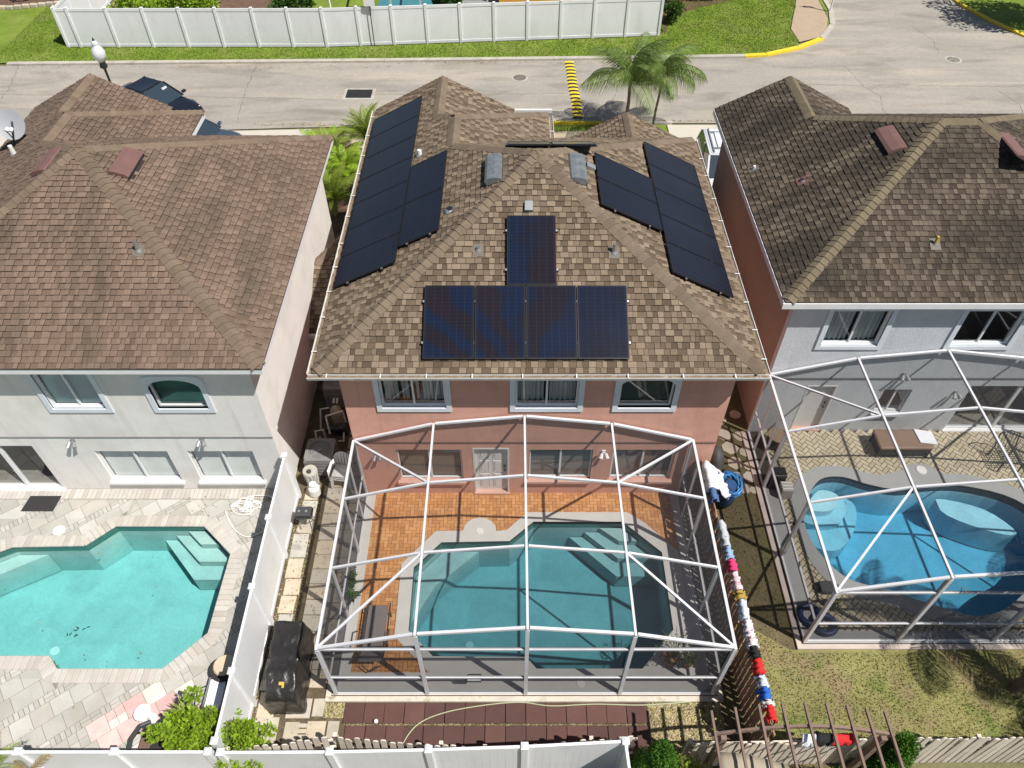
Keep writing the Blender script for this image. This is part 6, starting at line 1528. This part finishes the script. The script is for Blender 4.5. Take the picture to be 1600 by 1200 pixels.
mb = MB(); mb.add([(-6.90,6.80,.36),(-6.55,6.80,.36),(-6.52,6.25,.40),(-6.87,6.25,.40),(-6.50,5.75,.72),(-6.85,5.75,.72)], [(0,3,2,1),(3,5,4,2)]); o = mb.build('sling', m_fabric_w, t); o.modifiers.new('th', 'SOLIDIFY').thickness = .02
for sx in (-6.93, -6.49):
    mb = MB(); mb.tube([(sx,6.85,.34),(sx+.02,6.25,.37),(sx+.04,5.72,.72)], .018, 6); mb.build('side_rail', m_mgrey, t)
    mb = MB(); mb.tube([(sx,6.75,.34),(sx-.02,6.75,0)], .016, 6); mb.build('leg', m_mgrey, t); mb = MB(); mb.tube([(sx,6.05,.45),(sx,6.0,0)], .016, 6); mb.build('leg', m_mgrey, t)
mb = MB(); mb.tube([(-6.97,6.65,.36),(-7.05,6.5,.55),(-7.03,6.2,.60),(-6.98,6.0,.55)], .016, 6); mb.build('armrest', m_dgrey, t)
t = thing('wicker_stool', 'dark wicker tub seat with a round beige cushion by the white fence', 'stool', (-6.68, 7.05, 0))
mb = MB(); mb.lathe(-6.66, 7.03, [(.24,0),(.30,.34),(.30,.44)], 24); mb.build('base', MAT('dark_wicker', (.03,.026,.024), .8, .4, 40, bump=.5, bs=60), t); mb = MB(); mb.lathe(-6.64, 7.08, [(.23,.44),(.25,.48),(.22,.52)], 24); mb.build('cushion', m_cushion, t)

# ------------------------------------------------------------ inside the middle cage
t = thing('chaise_longue', 'grey sling chaise longue by the left wall inside the middle cage', 'chaise longue', (-3.3, 8, 0))
m_sling = MAT('taupe_sling', (.17,.145,.135), .85, .12)
mb = MB(); mb.add([(-3.50,8.62,.36),(-3.04,8.62,.36),(-3.02,7.55,.36),(-3.52,7.55,.36),(-3.0,7.12,.62),(-3.54,7.12,.62)], [(0,3,2,1),(3,5,4,2)]); o = mb.build('sling', m_sling, t); o.modifiers.new('th', 'SOLIDIFY').thickness = .02
for sx in (-3.55, -2.99):
    mb = MB(); mb.tube([(sx,8.68,.35),(sx,7.55,.35),(sx,7.1,.63)], .02, 6); mb.build('side_rail', m_dgrey, t)
    for y in (8.5, 7.75, 7.3): mb = MB(); mb.tube([(sx,y,.35),(sx,y,.0)], .018, 6); mb.build('leg', m_dgrey, t)
    mb = MB(); mb.tube([(sx+(.05 if sx > -3.2 else -.05),8.0,.36),(sx+(.06 if sx > -3.2 else -.06),7.9,.55),(sx+(.06 if sx > -3.2 else -.06),7.45,.56)], .02, 6); mb.build('armrest', m_dgrey, t)
mb = MB(); mb.tube([(-3.5,7.15,.3),(-3.3,7.0,.28),(-3.05,7.15,.3)], .016, 6); mb.build('rear_brace', m_dgrey, t)
t = thing('pool_skimmer', 'long pool skimmer pole with a white net resting on the front cage rail', 'pool net', (-2, 6.7, .9))
mb = MB(); mb.tube([(-3.72,6.68,.72),(-1.05,6.68,.74)], .028, 8); mb.build('pole', m_white, t)
mb = MB(); mb.tube([(-1.05,6.68,.74),(-1.02,6.62,.74),(-.98,6.60,.74),(-.70,6.60,.74),(-.66,6.68,.74),(-.70,6.76,.74),(-.98,6.76,.74),(-1.02,6.72,.74),(-1.05,6.68,.74)], .014, 6); mb.build('net_frame', m_black, t)
mb = MB(); mb.prism([(-1.0,6.62),(-.7,6.62),(-.7,6.74),(-1.0,6.74)], .725, .735); mb.build('net', m_fabric_w, t)
for i, (x, y, s, lb) in enumerate([(3.75,7.35,.2,'terracotta pot with a leafless shrub in the front right corner of the cage'), (4.12,7.25,.13,'smaller terracotta pot against the front right cage corner')]):
    t = thing('flower_pot', lb, 'plant pot', (x, y, .01)); mb = MB(); mb.lathe(x, y, [(s*.6,.012),(s*.9,.26),(s,.26),(s,.32),(s*.85,.32),(s*.8,.27)], 18); mb.build('pot', MAT('terracotta', (.33,.14,.08), .8, .15) if i == 0 else bpy.data.materials['terracotta'], t)
    mb = MB()
    for k in range(26): 
        a = rp.uniform(0, 6.28); l = rp.uniform(.3, .75)*(1 if i == 0 else .5); mb.tube([(x, y, .28), (x+.12*math.cos(a), y+.12*math.sin(a), .28+l*.6), (x+l*.75*math.cos(a+.3), y+l*.75*math.sin(a+.3), .28+l)], [.012,.008,.003], 4)
    mb.build('branches', m_bark, t); mb = MB(); leaf_cloud(mb, (x, y, .75 if i == 0 else .5), (.42, .42, .3) if i == 0 else (.2,.2,.15), 260, .06, .2); mb.build('leaves', m_leaf[1], t)
for x, y, lb in ((-4.02,9.3,'thin green climber leaves at the left cage wall'),): bush(lb, (x, y, .35), (.07, .35, .3), 260, .08, m_leaf[1], 'plant', stem=False)

# ------------------------------------------------------------ laundry
def cloth(name, label, cat, y0, y1, left, right, c, x=None, top=1.80, stripes=None, seed=1, th=.02, spread=.08):
    """a garment folded over the top of the brown fence"""
    r_ = random.Random(seed); n = 14; m = 10; v = []; f = []; mt = MAT(name+'_fabric_%d' % seed, c, .9, .12, 9, stains=stripes or ())
    xf = lambda y: (5.04+(12.1-y)/6.9*.29) if x is None else x
    for i in range(n+1):
        y = y0+(y1-y0)*i/n; ph = r_.uniform(-.02, .02); L = left*.9*(1+r_.uniform(-.35, .15)); Rr = right*.8*(1+r_.uniform(-.35, .15))
        for j in range(m+1):
            s = j/m*2-1
            if s < 0: px_ = xf(y)-.05-.05*abs(s)-.045*math.sin(i*1.3+s*4+seed)*abs(s)+r_.uniform(-.015, .015); z = top+.03-L*(abs(s)**1.15)
            else: px_ = xf(y)+.03+spread*abs(s)+.05*math.sin(i*1.1+s*5+seed)*abs(s)+r_.uniform(-.015, .015); z = top+.03-Rr*(abs(s)**1.15)
            v.append((px_, y+.05*math.sin(s*5+i+seed)*abs(s), z+.02*math.sin(i*1.7+j)+r_.uniform(-.012, .012)))
    for i in range(n):
        for j in range(m): a = i*(m+1)+j; f.append((a, a+1, a+m+2, a+m+1))
    mb = MB(); mb.add(v, f); o = mb.build(name, mt, smooth=True); o.modifiers.new('th', 'SOLIDIFY').thickness = th; return tag(o, label, cat, 'laundry hung on the brown fence')
wht = (.66,.67,.72); W2 = ((.04,.05,.14), 7, .55, .58, 1.)
cloth('towel', 'big white towel with a navy print over the far end of the fence', 'towel', 11.1, 11.95, .40, .72, (.72,.72,.76), stripes=[((.03,.04,.12), (3.2,2.2,4), .60, .62, 1.)], seed=1, spread=.5)
cloth('shorts', 'denim blue shorts below the big white towel', 'clothing', 10.75, 11.1, .28, .3, (.07,.13,.28), seed=2)
cloth('shirt', 'grey and white shirt high up the row of laundry', 'clothing', 9.45, 10.15, .22, .3, (.45,.47,.50), stripes=[((.08,.08,.1), 6, .58, .62, .8)], seed=3)
cloth('scarf', 'pale blue scarf next to the pink clothes', 'clothing', 9.1, 9.42, .18, .3, (.25,.36,.50), seed=4)
cloth('shirt', 'hot pink shirt on the fence', 'clothing', 8.78, 9.08, .25, .3, (.70,.04,.16), seed=5)
cloth('dress', 'pink and white patterned dress on the fence', 'clothing', 8.3, 8.75, .22, .34, (.68,.42,.45), stripes=[((.75,.75,.75), 9, .5, .53, 1.), ((.6,.05,.12), 12, .62, .64, 1.)], seed=6)
cloth('cap', 'small mustard coloured garment between the patterned clothes', 'clothing', 8.08, 8.27, .18, .2, (.38,.25,.05), seed=7)
cloth('shirt', 'white and light blue shirt in the middle of the fence', 'clothing', 7.6, 8.05, .25, .3, (.52,.58,.72), stripes=[((.74,.74,.76), 7, .5, .54, 1.)], seed=8)
cloth('blouse', 'white blouse with magenta flowers', 'clothing', 7.2, 7.57, .22, .3, (.70,.66,.70), stripes=[((.6,.05,.3), 13, .58, .6, 1.)], seed=9)
cloth('blouse', 'white and red speckled top beside the black trousers', 'clothing', 6.98, 7.18, .2, .26, (.70,.68,.68), stripes=[((.55,.05,.08), 16, .58, .6, 1.)], seed=10)
cloth('trousers', 'black trousers folded over the fence', 'clothing', 6.72, 6.96, .22, .3, (.012,.012,.014), seed=11)
cloth('shirt', 'bright red shirt just below the black trousers', 'clothing', 6.36, 6.70, .3, .3, (.62,.02,.02), seed=12)
cloth('shirt', 'white shirt with small blue pattern between the red and royal blue ones', 'clothing', 6.10, 6.34, .26, .3, (.60,.64,.70), stripes=[((.08,.14,.35), 14, .56, .58, 1.)], seed=13)
cloth('shirt', 'royal blue shirt near the lower end of the fence', 'clothing', 5.82, 6.09, .3, .34, (.02,.12,.52), seed=14)
cloth('towel', 'small white cloth above the lowest red garment', 'clothing', 5.72, 5.81, .2, .24, (.66,.6,.58), seed=15)
cloth('shorts', 'red shorts lowest on the fence', 'clothing', 5.42, 5.71, .22, .32, (.62,.02,.02), seed=16)
def cloth_x(name, label, x0, x1, y, top, front, c, seed, stripes=()):
    r_ = random.Random(seed); n, m = 10, 8; v = []; f = []
    for i in range(n+1):
        x = x0+(x1-x0)*i/n; L = front*(1+r_.uniform(-.2, .1))
        for j in range(m+1):
            s = j/m*2-1; v.append((x+.03*math.sin(s*4+i), y+(-.06-.05*abs(s) if s < 0 else .06+.04*abs(s))+.02*math.sin(i*1.4)*abs(s), top+.03-(L if s < 0 else L*.6)*abs(s)**1.1))
    for i in range(n):
        for j in range(m): a = i*(m+1)+j; f.append((a, a+m+1, a+m+2, a+1))
    mb = MB(); mb.add(v, f); o = mb.build(name, MAT(name+'_cloth_%d' % seed, c, .9, .1, 9, stains=stripes), smooth=True); o.modifiers.new('th', 'SOLIDIFY').thickness = .02; return tag(o, label, 'clothing')
cloth_x('shirt', 'white shirt on the picket fence under the pergola', 5.92, 6.2, 5.16, 1.53, .3, (.72,.74,.8), 21)
cloth_x('shirt', 'black shirt between the white and red ones under the pergola', 6.21, 6.52, 5.16, 1.56, .24, (.012,.012,.014), 22)
cloth_x('shirt', 'red shirt on the picket fence under the pergola', 6.53, 6.95, 5.17, 1.54, .26, (.62,.02,.02), 23)
# black cover and blue net near the right corner of the middle house
t = thing('covered_barbecue', 'slumped black cover over a tall object at the right corner of the salmon house', 'covered object', (5.55, 12.9, -.05))
mb = MB(); n = 18; prof = [(.30,-.04),(.32,.3),(.30,.7),(.26,1.0),(.16,1.2),(.03,1.25)]
vs = [(5.62+math.cos(6.2832*k/n)*r*(.8+.12*math.sin(k*2.1+i)), 12.72+math.sin(6.2832*k/n)*r*(1.25+.12*math.cos(k*1.7+i)), z) for i, (r, z) in enumerate(prof) for k in range(n)]
mb.add(vs, [(i*n+k, i*n+(k+1) % n, (i+1)*n+(k+1) % n, (i+1)*n+k) for i in range(5) for k in range(n)]+[tuple(5*n+k for k in range(n))]); mb.build('cover', MAT('charcoal_cover', (.045,.045,.045), .7, .2, 4, bump=.6, bs=8), t, smooth=True)
mb = MB(); mb.box(5.32, 5.62, 11.95, 12.35, -.05, .5); bevelize(mb.build('bag', m_tarp, t), .08, 3)
t = thing('blue_net', 'crumpled bright blue mesh bag behind the big white towel', 'mesh bag', (5.95, 11.75, -.05))
mb = MB(); n = 26
for k in range(34):
    a = rp.uniform(0, 6.28); b_ = rp.uniform(-.6, .6); rr_ = rp.uniform(.22, .34); mb.tube([(5.85+rr_*math.cos(a+q*.35)*math.cos(b_), 11.78+rr_*1.25*math.sin(a+q*.35), .85+.5*math.sin(b_+q*.16)*rr_+.08*math.sin(q)) for q in range(10)], .018, 4, mi=k % 2)
mb.build('netting', [MAT('net_blue', (.015,.12,.34), .6, .2), MAT('net_blue_light', (.06,.25,.5), .6, .2)], t)
mb = MB(); mb.lathe(5.85, 11.78, [(.10,-.05),(.2,.2),(.26,.6),(.27,.85),(.15,1.0)], 16); mb.build('sack', MAT('sack_blue', (.01,.05,.14), .8, .3), t)

# ------------------------------------------------------------ pergola
pg = thing('pergola', 'brown timber pergola with slender arched rafters at the bottom right', 'pergola', (5.7, 4.6, -.07))
arcz = lambda x: 2.18+.50*math.sin(math.pi*max(0, min(1, (x-3.85)/3.6)))
pts = [(3.85+3.6*k/16, 5.0, arcz(3.85+3.6*k/16)) for k in range(17)]
for yy in (5.0, 3.0):
    mb = MB()
    for a, b in zip(pts, pts[1:]): mb.beam((a[0], yy, a[2]), (b[0]+.01, yy, b[2]), .05, .10)
    mb.build('arched_beam', m_wood_p, pg)
for k in range(9):
    x = 3.95+k*.43; z = arcz(x)+.07; mb = MB(); mb.beam((x, 5.42, z), (x-.02, 2.2, z+.02), .045, .07); mb.build('rafter', m_wood_p, pg)
for x in (4.12, 7.25):
    for y in (4.95, 3.0): mb = MB(); mb.beam((x, y, -.08), (x, y, arcz(x)-.05), .11, .11); mb.build('post', m_wood_p, pg)
mb = MB(); n = 10; v = []
for i in range(n+1):
    for j in range(n+1):
        a, b = i/n, j/n; v.append((4.05+a*1.5, 4.82-b*1.6-.12*a, 1.75-.35*a*a-.2*b+.06*math.sin(5*a+3*b)+.04*math.sin(9*b)))
mb.add(v, [(i*(n+1)+j, i*(n+1)+j+1, (i+1)*(n+1)+j+1, (i+1)*(n+1)+j) for i in range(n) for j in range(n)])
o = mb.build('canvas_cover', MAT('tan_canvas', (.33,.28,.21), .9, .08), smooth=True); o.modifiers.new('th', 'SOLIDIFY').thickness = .02; tag(o, 'tan canvas cover sagging over furniture at the left foot of the pergola', 'canvas')

# ------------------------------------------------------------ inside the right cage
t = thing('storage_bench', 'long brown storage bench against the blue grey wall', 'bench', (11.2, 13.7, 0))
mb = MB(); mb.box(10.55, 12.1, 13.36, 14.08, .40, .50); bevelize(mb.build('tabletop', MAT('brown_top', (.22,.145,.10), .5, .12), t), .05, 3)
mb = MB(); mb.box(10.62, 12.02, 13.44, 14.0, .05, .395); mb.build('base', m_black, t)
for x in (10.6, 12.05):
    for y in (13.42, 14.02): mb = MB(); mb.cyl(x, y, 0, .4, .03, n=8); mb.build('leg', m_black, t)
mb = MB(); mb.prism([(11.75,13.55),(12.22,13.48),(12.2,13.95),(11.72,14.05)], .505, .53); tag(mb.build('towel', m_fabric_w), 'white folded towel on the end of the brown bench', 'towel'); 
t = thing('round_stool', 'round brown topped drum table beside the left wall of the right cage', 'drum table', (7.72, 13.85, 0)); mb = MB(); mb.cyl(7.72, 13.85, .46, .5, .28, n=24); mb.build('tabletop', MAT('drum_tan', (.30,.22,.15), .6, .1), t)
mb = MB(); mb.lathe(7.72, 13.85, [(.2,0),(.24,.2),(.22,.46)], 20); mb.build('base', m_dgrey, t)
t = thing('pool_heater', 'grey and black equipment box by the left wall of the right cage', 'equipment', (7.4, 12.2, 0)); mb = MB(); mb.box(7.2, 7.6, 12.3, 12.62, 0, .62); bevelize(mb.build('cabinet', m_black, t), .02); mb = MB(); mb.box(7.42, 7.75, 11.95, 12.28, 0, .42); bevelize(mb.build('box', m_conc, t), .02)
for k in range(3): mb = MB(); mb.box(7.44, 7.73, 11.98+k*.1, 12.03+k*.1, .422, .45); mb.build('louvre', m_plastic_w, t)
t = thing('pool_float', 'dark oval cushion float by the near left pool edge', 'float', (8.0, 9.25, 0))
mb = MB(); n = 24; mb.add([(8.0+math.cos(6.2832*k/n)*.33*s, 9.25+math.sin(6.2832*k/n)*.19*s, z) for s, z in ((.85, .02), (1, .07), (.8, .13)) for k in range(n)], [(i*n+k, i*n+(k+1) % n, (i+1)*n+(k+1) % n, (i+1)*n+k) for i in range(2) for k in range(n)]+[tuple(2*n+k for k in range(n))]); mb.build('float_body', MAT('float_charcoal', (.06,.06,.065), .6, .1), t)
for x, y, lb in ((7.35,8.5,'dark blue round float leaning in the near left cage corner'), (7.65,8.25,'second dark blue round float on the deck corner')):
    t = thing('pool_ring', lb, 'float', (x, y, 0)); mb = MB(); n, m = 20, 8
    vs = [(x+(.24+.08*math.cos(6.2832*j/m))*math.cos(6.2832*k/n), y+(.24+.08*math.cos(6.2832*j/m))*math.sin(6.2832*k/n), .1+.08*math.sin(6.2832*j/m)) for k in range(n) for j in range(m)]
    mb.add(vs, [(k*m+j, ((k+1) % n)*m+j, ((k+1) % n)*m+(j+1) % m, k*m+(j+1) % m) for k in range(n) for j in range(m)]); mb.build('ring', MAT('float_navy', (.012,.025,.09), .5, .1), t, smooth=True)
bush('small leafy plant behind the dark oval float', (8.0,8.75,.15), (.16,.12,.14), 160, .07, m_leaf[3], 'plant', stem=False)
t = thing('patio_chair', 'black wire patio chair at the right frame edge under the cage', 'chair', (14.2, 13.2, 0))
for x, y in ((13.9,12.9),(14.5,12.9),(13.9,13.5),(14.5,13.5)): mb = MB(); mb.tube([(x,y,0),(x,y,.42)], .02, 6); mb.build('leg', m_black, t)
mb = MB()
for k in range(9): mb.tube([(13.9+k*.075,12.9,.42),(13.9+k*.075,13.5,.42)], .01, 4); mb.tube([(13.9,12.9+k*.075,.42),(14.5,12.9+k*.075,.42)], .01, 4)
mb.build('seat', m_black, t); mb = MB()
for k in range(7): mb.tube([(13.92+k*.095,13.5,.42),(13.92+k*.095,13.62,.9)], .01, 4)
mb.tube([(13.9,13.5,.42),(13.92,13.62,.85),(14.2,13.65,.95),(14.48,13.62,.85),(14.5,13.5,.42)], .018, 6); mb.build('backrest', m_black, t)

# ------------------------------------------------------------ street lamp and cars
t = thing('street_lamp', 'black street lamp with a frosted acorn globe beyond the left roof', 'street lamp', (-16.9, 31.0, -.06))
mb = MB(); mb.lathe(-16.9, 31.0, [(.17,-.06),(.16,.35),(.08,.5),(.055,.6),(.05,3.3),(.09,3.36)], 14); mb.build('pole', m_black, t)
mb = MB(); mb.lathe(-16.9, 31.0, [(.07,3.34),(.16,3.42),(.12,3.60),(.15,3.66)], 16); mb.build('collar', m_black, t)
mb = MB(); mb.lathe(-16.9, 31.0, [(.15,3.66),(.25,3.85),(.27,4.02),(.20,4.2),(.12,4.3),(.12,4.34),(.14,4.4),(.06,4.5)], 20); mb.build('globe', MAT('frosted_globe', (.62,.64,.66), .25, .1), t, smooth=True)
mb = MB(); mb.lathe(-16.9, 31.0, [(.06,4.5),(.03,4.56),(.01,4.62)], 10); mb.build('finial', m_black, t)
def car(label, loc, rz, body, L=4.6, Wd=1.8, Hh=1.45, suv=False, extra=None):
    t = thing('parked_car', label, 'car', loc, None, rz); m_b = MAT('car_paint_'+label[:8], body, .25, .03, coat=.8); gl = MAT('car_glass_'+label[:8], (.03,.045,.06), .06, 0, spec=.8)
    def B(mb, nm, m, par=None, smooth=False, bev=0):
        me = bpy.data.meshes.new(nm); me.from_pydata(mb.v, [], mb.f); me.materials.append(m); me.update()
        if smooth: me.polygons.foreach_set('use_smooth', [True]*len(me.polygons))
        o = bpy.data.objects.new(nm, me); COL.objects.link(o); o.parent = par or t
        if bev: bevelize(o, bev, 2)
        return o
    h = Hh; belt = h*.62; wb = Wd/2
    # body loft: stations along X (front = +X): (x, half width, deck height, nose drop)
    st = [(-L/2, wb*.78, belt*.80), (-L/2+.12, wb*.92, belt*.98), (-L*.36, wb*.985, belt*(1.05 if not suv else 1.04)), (-L*.1, wb, belt*1.03), (L*.12, wb, belt*1.0), (L*.24, wb*.99, belt*.97), (L*.38, wb*.95, belt*.90), (L/2-.15, wb*.86, belt*.76), (L/2, wb*.70, belt*.62)]
    v = []; prof = lambda w, d: [(w*.9, .2), (w, .34), (w, d*.62), (w*.97, d*.86), (w*.86, d*.97), (w*.4, d), (-w*.4, d), (-w*.86, d*.97), (-w*.97, d*.86), (-w, d*.62), (-w, .34), (-w*.9, .2)]
    for x, w, d in st: v += [(x, a, b) for a, b in prof(w, d)]
    n = 12; mb = MB(); mb.add(v, [(i*n+k, (i+1)*n+k, (i+1)*n+(k+1) % n, i*n+(k+1) % n) for i in range(len(st)-1) for k in range(n)]+[tuple(range(n)), tuple(range(len(st)*n-1, (len(st)-1)*n-1, -1))]); q_ = B(mb, 'body', m_b, smooth=True); ss = q_.modifiers.new('sub', 'SUBSURF'); ss.levels = 2; ss.render_levels = 2
    # greenhouse
    x0, x1, x2, x3 = ((-L*.46, -L*.40, L*.06, L*.22) if suv else (-L*.38, -L*.20, L*.04, L*.23)); wt = wb*(.82 if suv else .72); wl = wb*.90
    zb, zt = belt*.98, h-.04
    v = [(x0, -wl, zb), (x0, wl, zb), (x3, -wl, zb), (x3, wl, zb), (x1, -wt, zt), (x1, wt, zt), (x2, -wt, zt), (x2, wt, zt)]
    mb = MB(); mb.add(v, [(0, 4, 5, 1), (2, 3, 7, 6), (0, 2, 6, 4), (1, 5, 7, 3)]); B(mb, 'window', gl, bev=.07)
    mb = MB(); mb.add([(x1-.03, -wt-.02, zt), (x1-.03, wt+.02, zt), (x2+.03, wt+.02, zt), (x2+.03, -wt-.02, zt), (x1+.1, -wt*.8, h), (x1+.1, wt*.8, h), (x2-.1, wt*.8, h), (x2-.1, -wt*.8, h)], [(3, 2, 1, 0), (4, 7, 6, 5), (0, 1, 5, 4), (1, 2, 6, 5), (2, 3, 7, 6), (3, 0, 4, 7)]); B(mb, 'roof', m_b, smooth=True, bev=.05)
    for s in (-1, 1):
        for a, b in (((x0, s*wl, zb), (x1, s*wt, zt)), ((x3, s*wl, zb), (x2, s*wt, zt)), (((x0+x3)/2, s*wl, zb), ((x1+x2)/2, s*wt, zt))): mb = MB(); mb.beam(a, b, .06, .05); B(mb, 'pillar', m_b)
        mb = MB(); mb.mbox(Matrix.Translation((x3-.12, s*(wb+.09), zb+.08)), .14, .2, .12); B(mb, 'mirror', m_b, bev=.03)
        mb = MB(); mb.mbox(Matrix.Translation((L/2-.30, s*wb*.60, belt*.70)), .2, .26, .08); B(mb, 'headlight', MAT_HL, bev=.02)
        mb = MB(); mb.mbox(Matrix.Translation((-L/2+.20, s*wb*.66, belt*.84)), .14, .26, .12); B(mb, 'tail_light', MAT_TL, bev=.02)
        for x in (-L*.30, L*.31):
            mb = MB(); mb.tube([(x, s*(wb-.2), .33), (x, s*(wb+.01), .33)], .33, 20); w = B(mb, 'tyre', m_black); mb = MB(); mb.tube([(x, s*(wb-.02), .33), (x, s*(wb+.02), .33)], .2, 12); B(mb, 'rim', m_mgrey, w)
    if extra: extra(t, B, (x0, x1, x2, x3), wb, belt, h)
    return t
MAT_HL = MAT('headlight_clear', (.6,.62,.65), .15, 0); MAT_TL = MAT('tail_light_red', (.45,.015,.02), .2, 0)
def sticker(t, B, X, wb, belt, h):
    x0, x1, x2, x3 = X
    for k in range(5):
        u = .35; mb = MB(); y = .42+.0*k; f = .62+.05*k
        mb.mbox(Matrix.Translation((x2+(x3-x2)*(.3), .38+k*.055-.1, belt*.98+(h-.04-belt*.98)*.70+.02)) @ Matrix.Rotation(.9, 4, 'Y'), .10, .03, .006); B(mb, 'sunstrip_lettering', m_fabric_w)
car('black sedan parked at an angle in the street beyond the left roof', (-16.6, 33.6, -.05), R(-27), (.010,.012,.018), L=4.7, Hh=1.38, extra=sticker)
car('dark slate hatchback in the left driveway, mostly behind the wing roof', (-13.75, 30.1, -.05), R(-6), (.05,.065,.09), L=4.1)
def rack(t, B, X, wb, belt, h):
    for s in (-1, 1): mb = MB(); mb.beam((X[1]+.1, s*wb*.6, h+.05), (X[2]-.1, s*wb*.6, h+.05), .04, .04); B(mb, 'roof_rail', m_mgrey)
    for x in (X[1]+.4, X[2]-.4): mb = MB(); mb.beam((x, -wb*.6, h+.06), (x, wb*.6, h+.06), .05, .03); B(mb, 'crossbar', m_mgrey)
    mb = MB(); mb.box(X[1]+.3, X[2]-.5, -.35, .4, h+.002, h+.05); B(mb, 'sunroof', MAT_HL)
car('white sport utility car parked nose in between the middle and right houses', (8.67, 27.6, -.05), R(-92), (.62,.64,.67), L=4.45, Wd=1.85, Hh=1.6, suv=True, extra=rack)
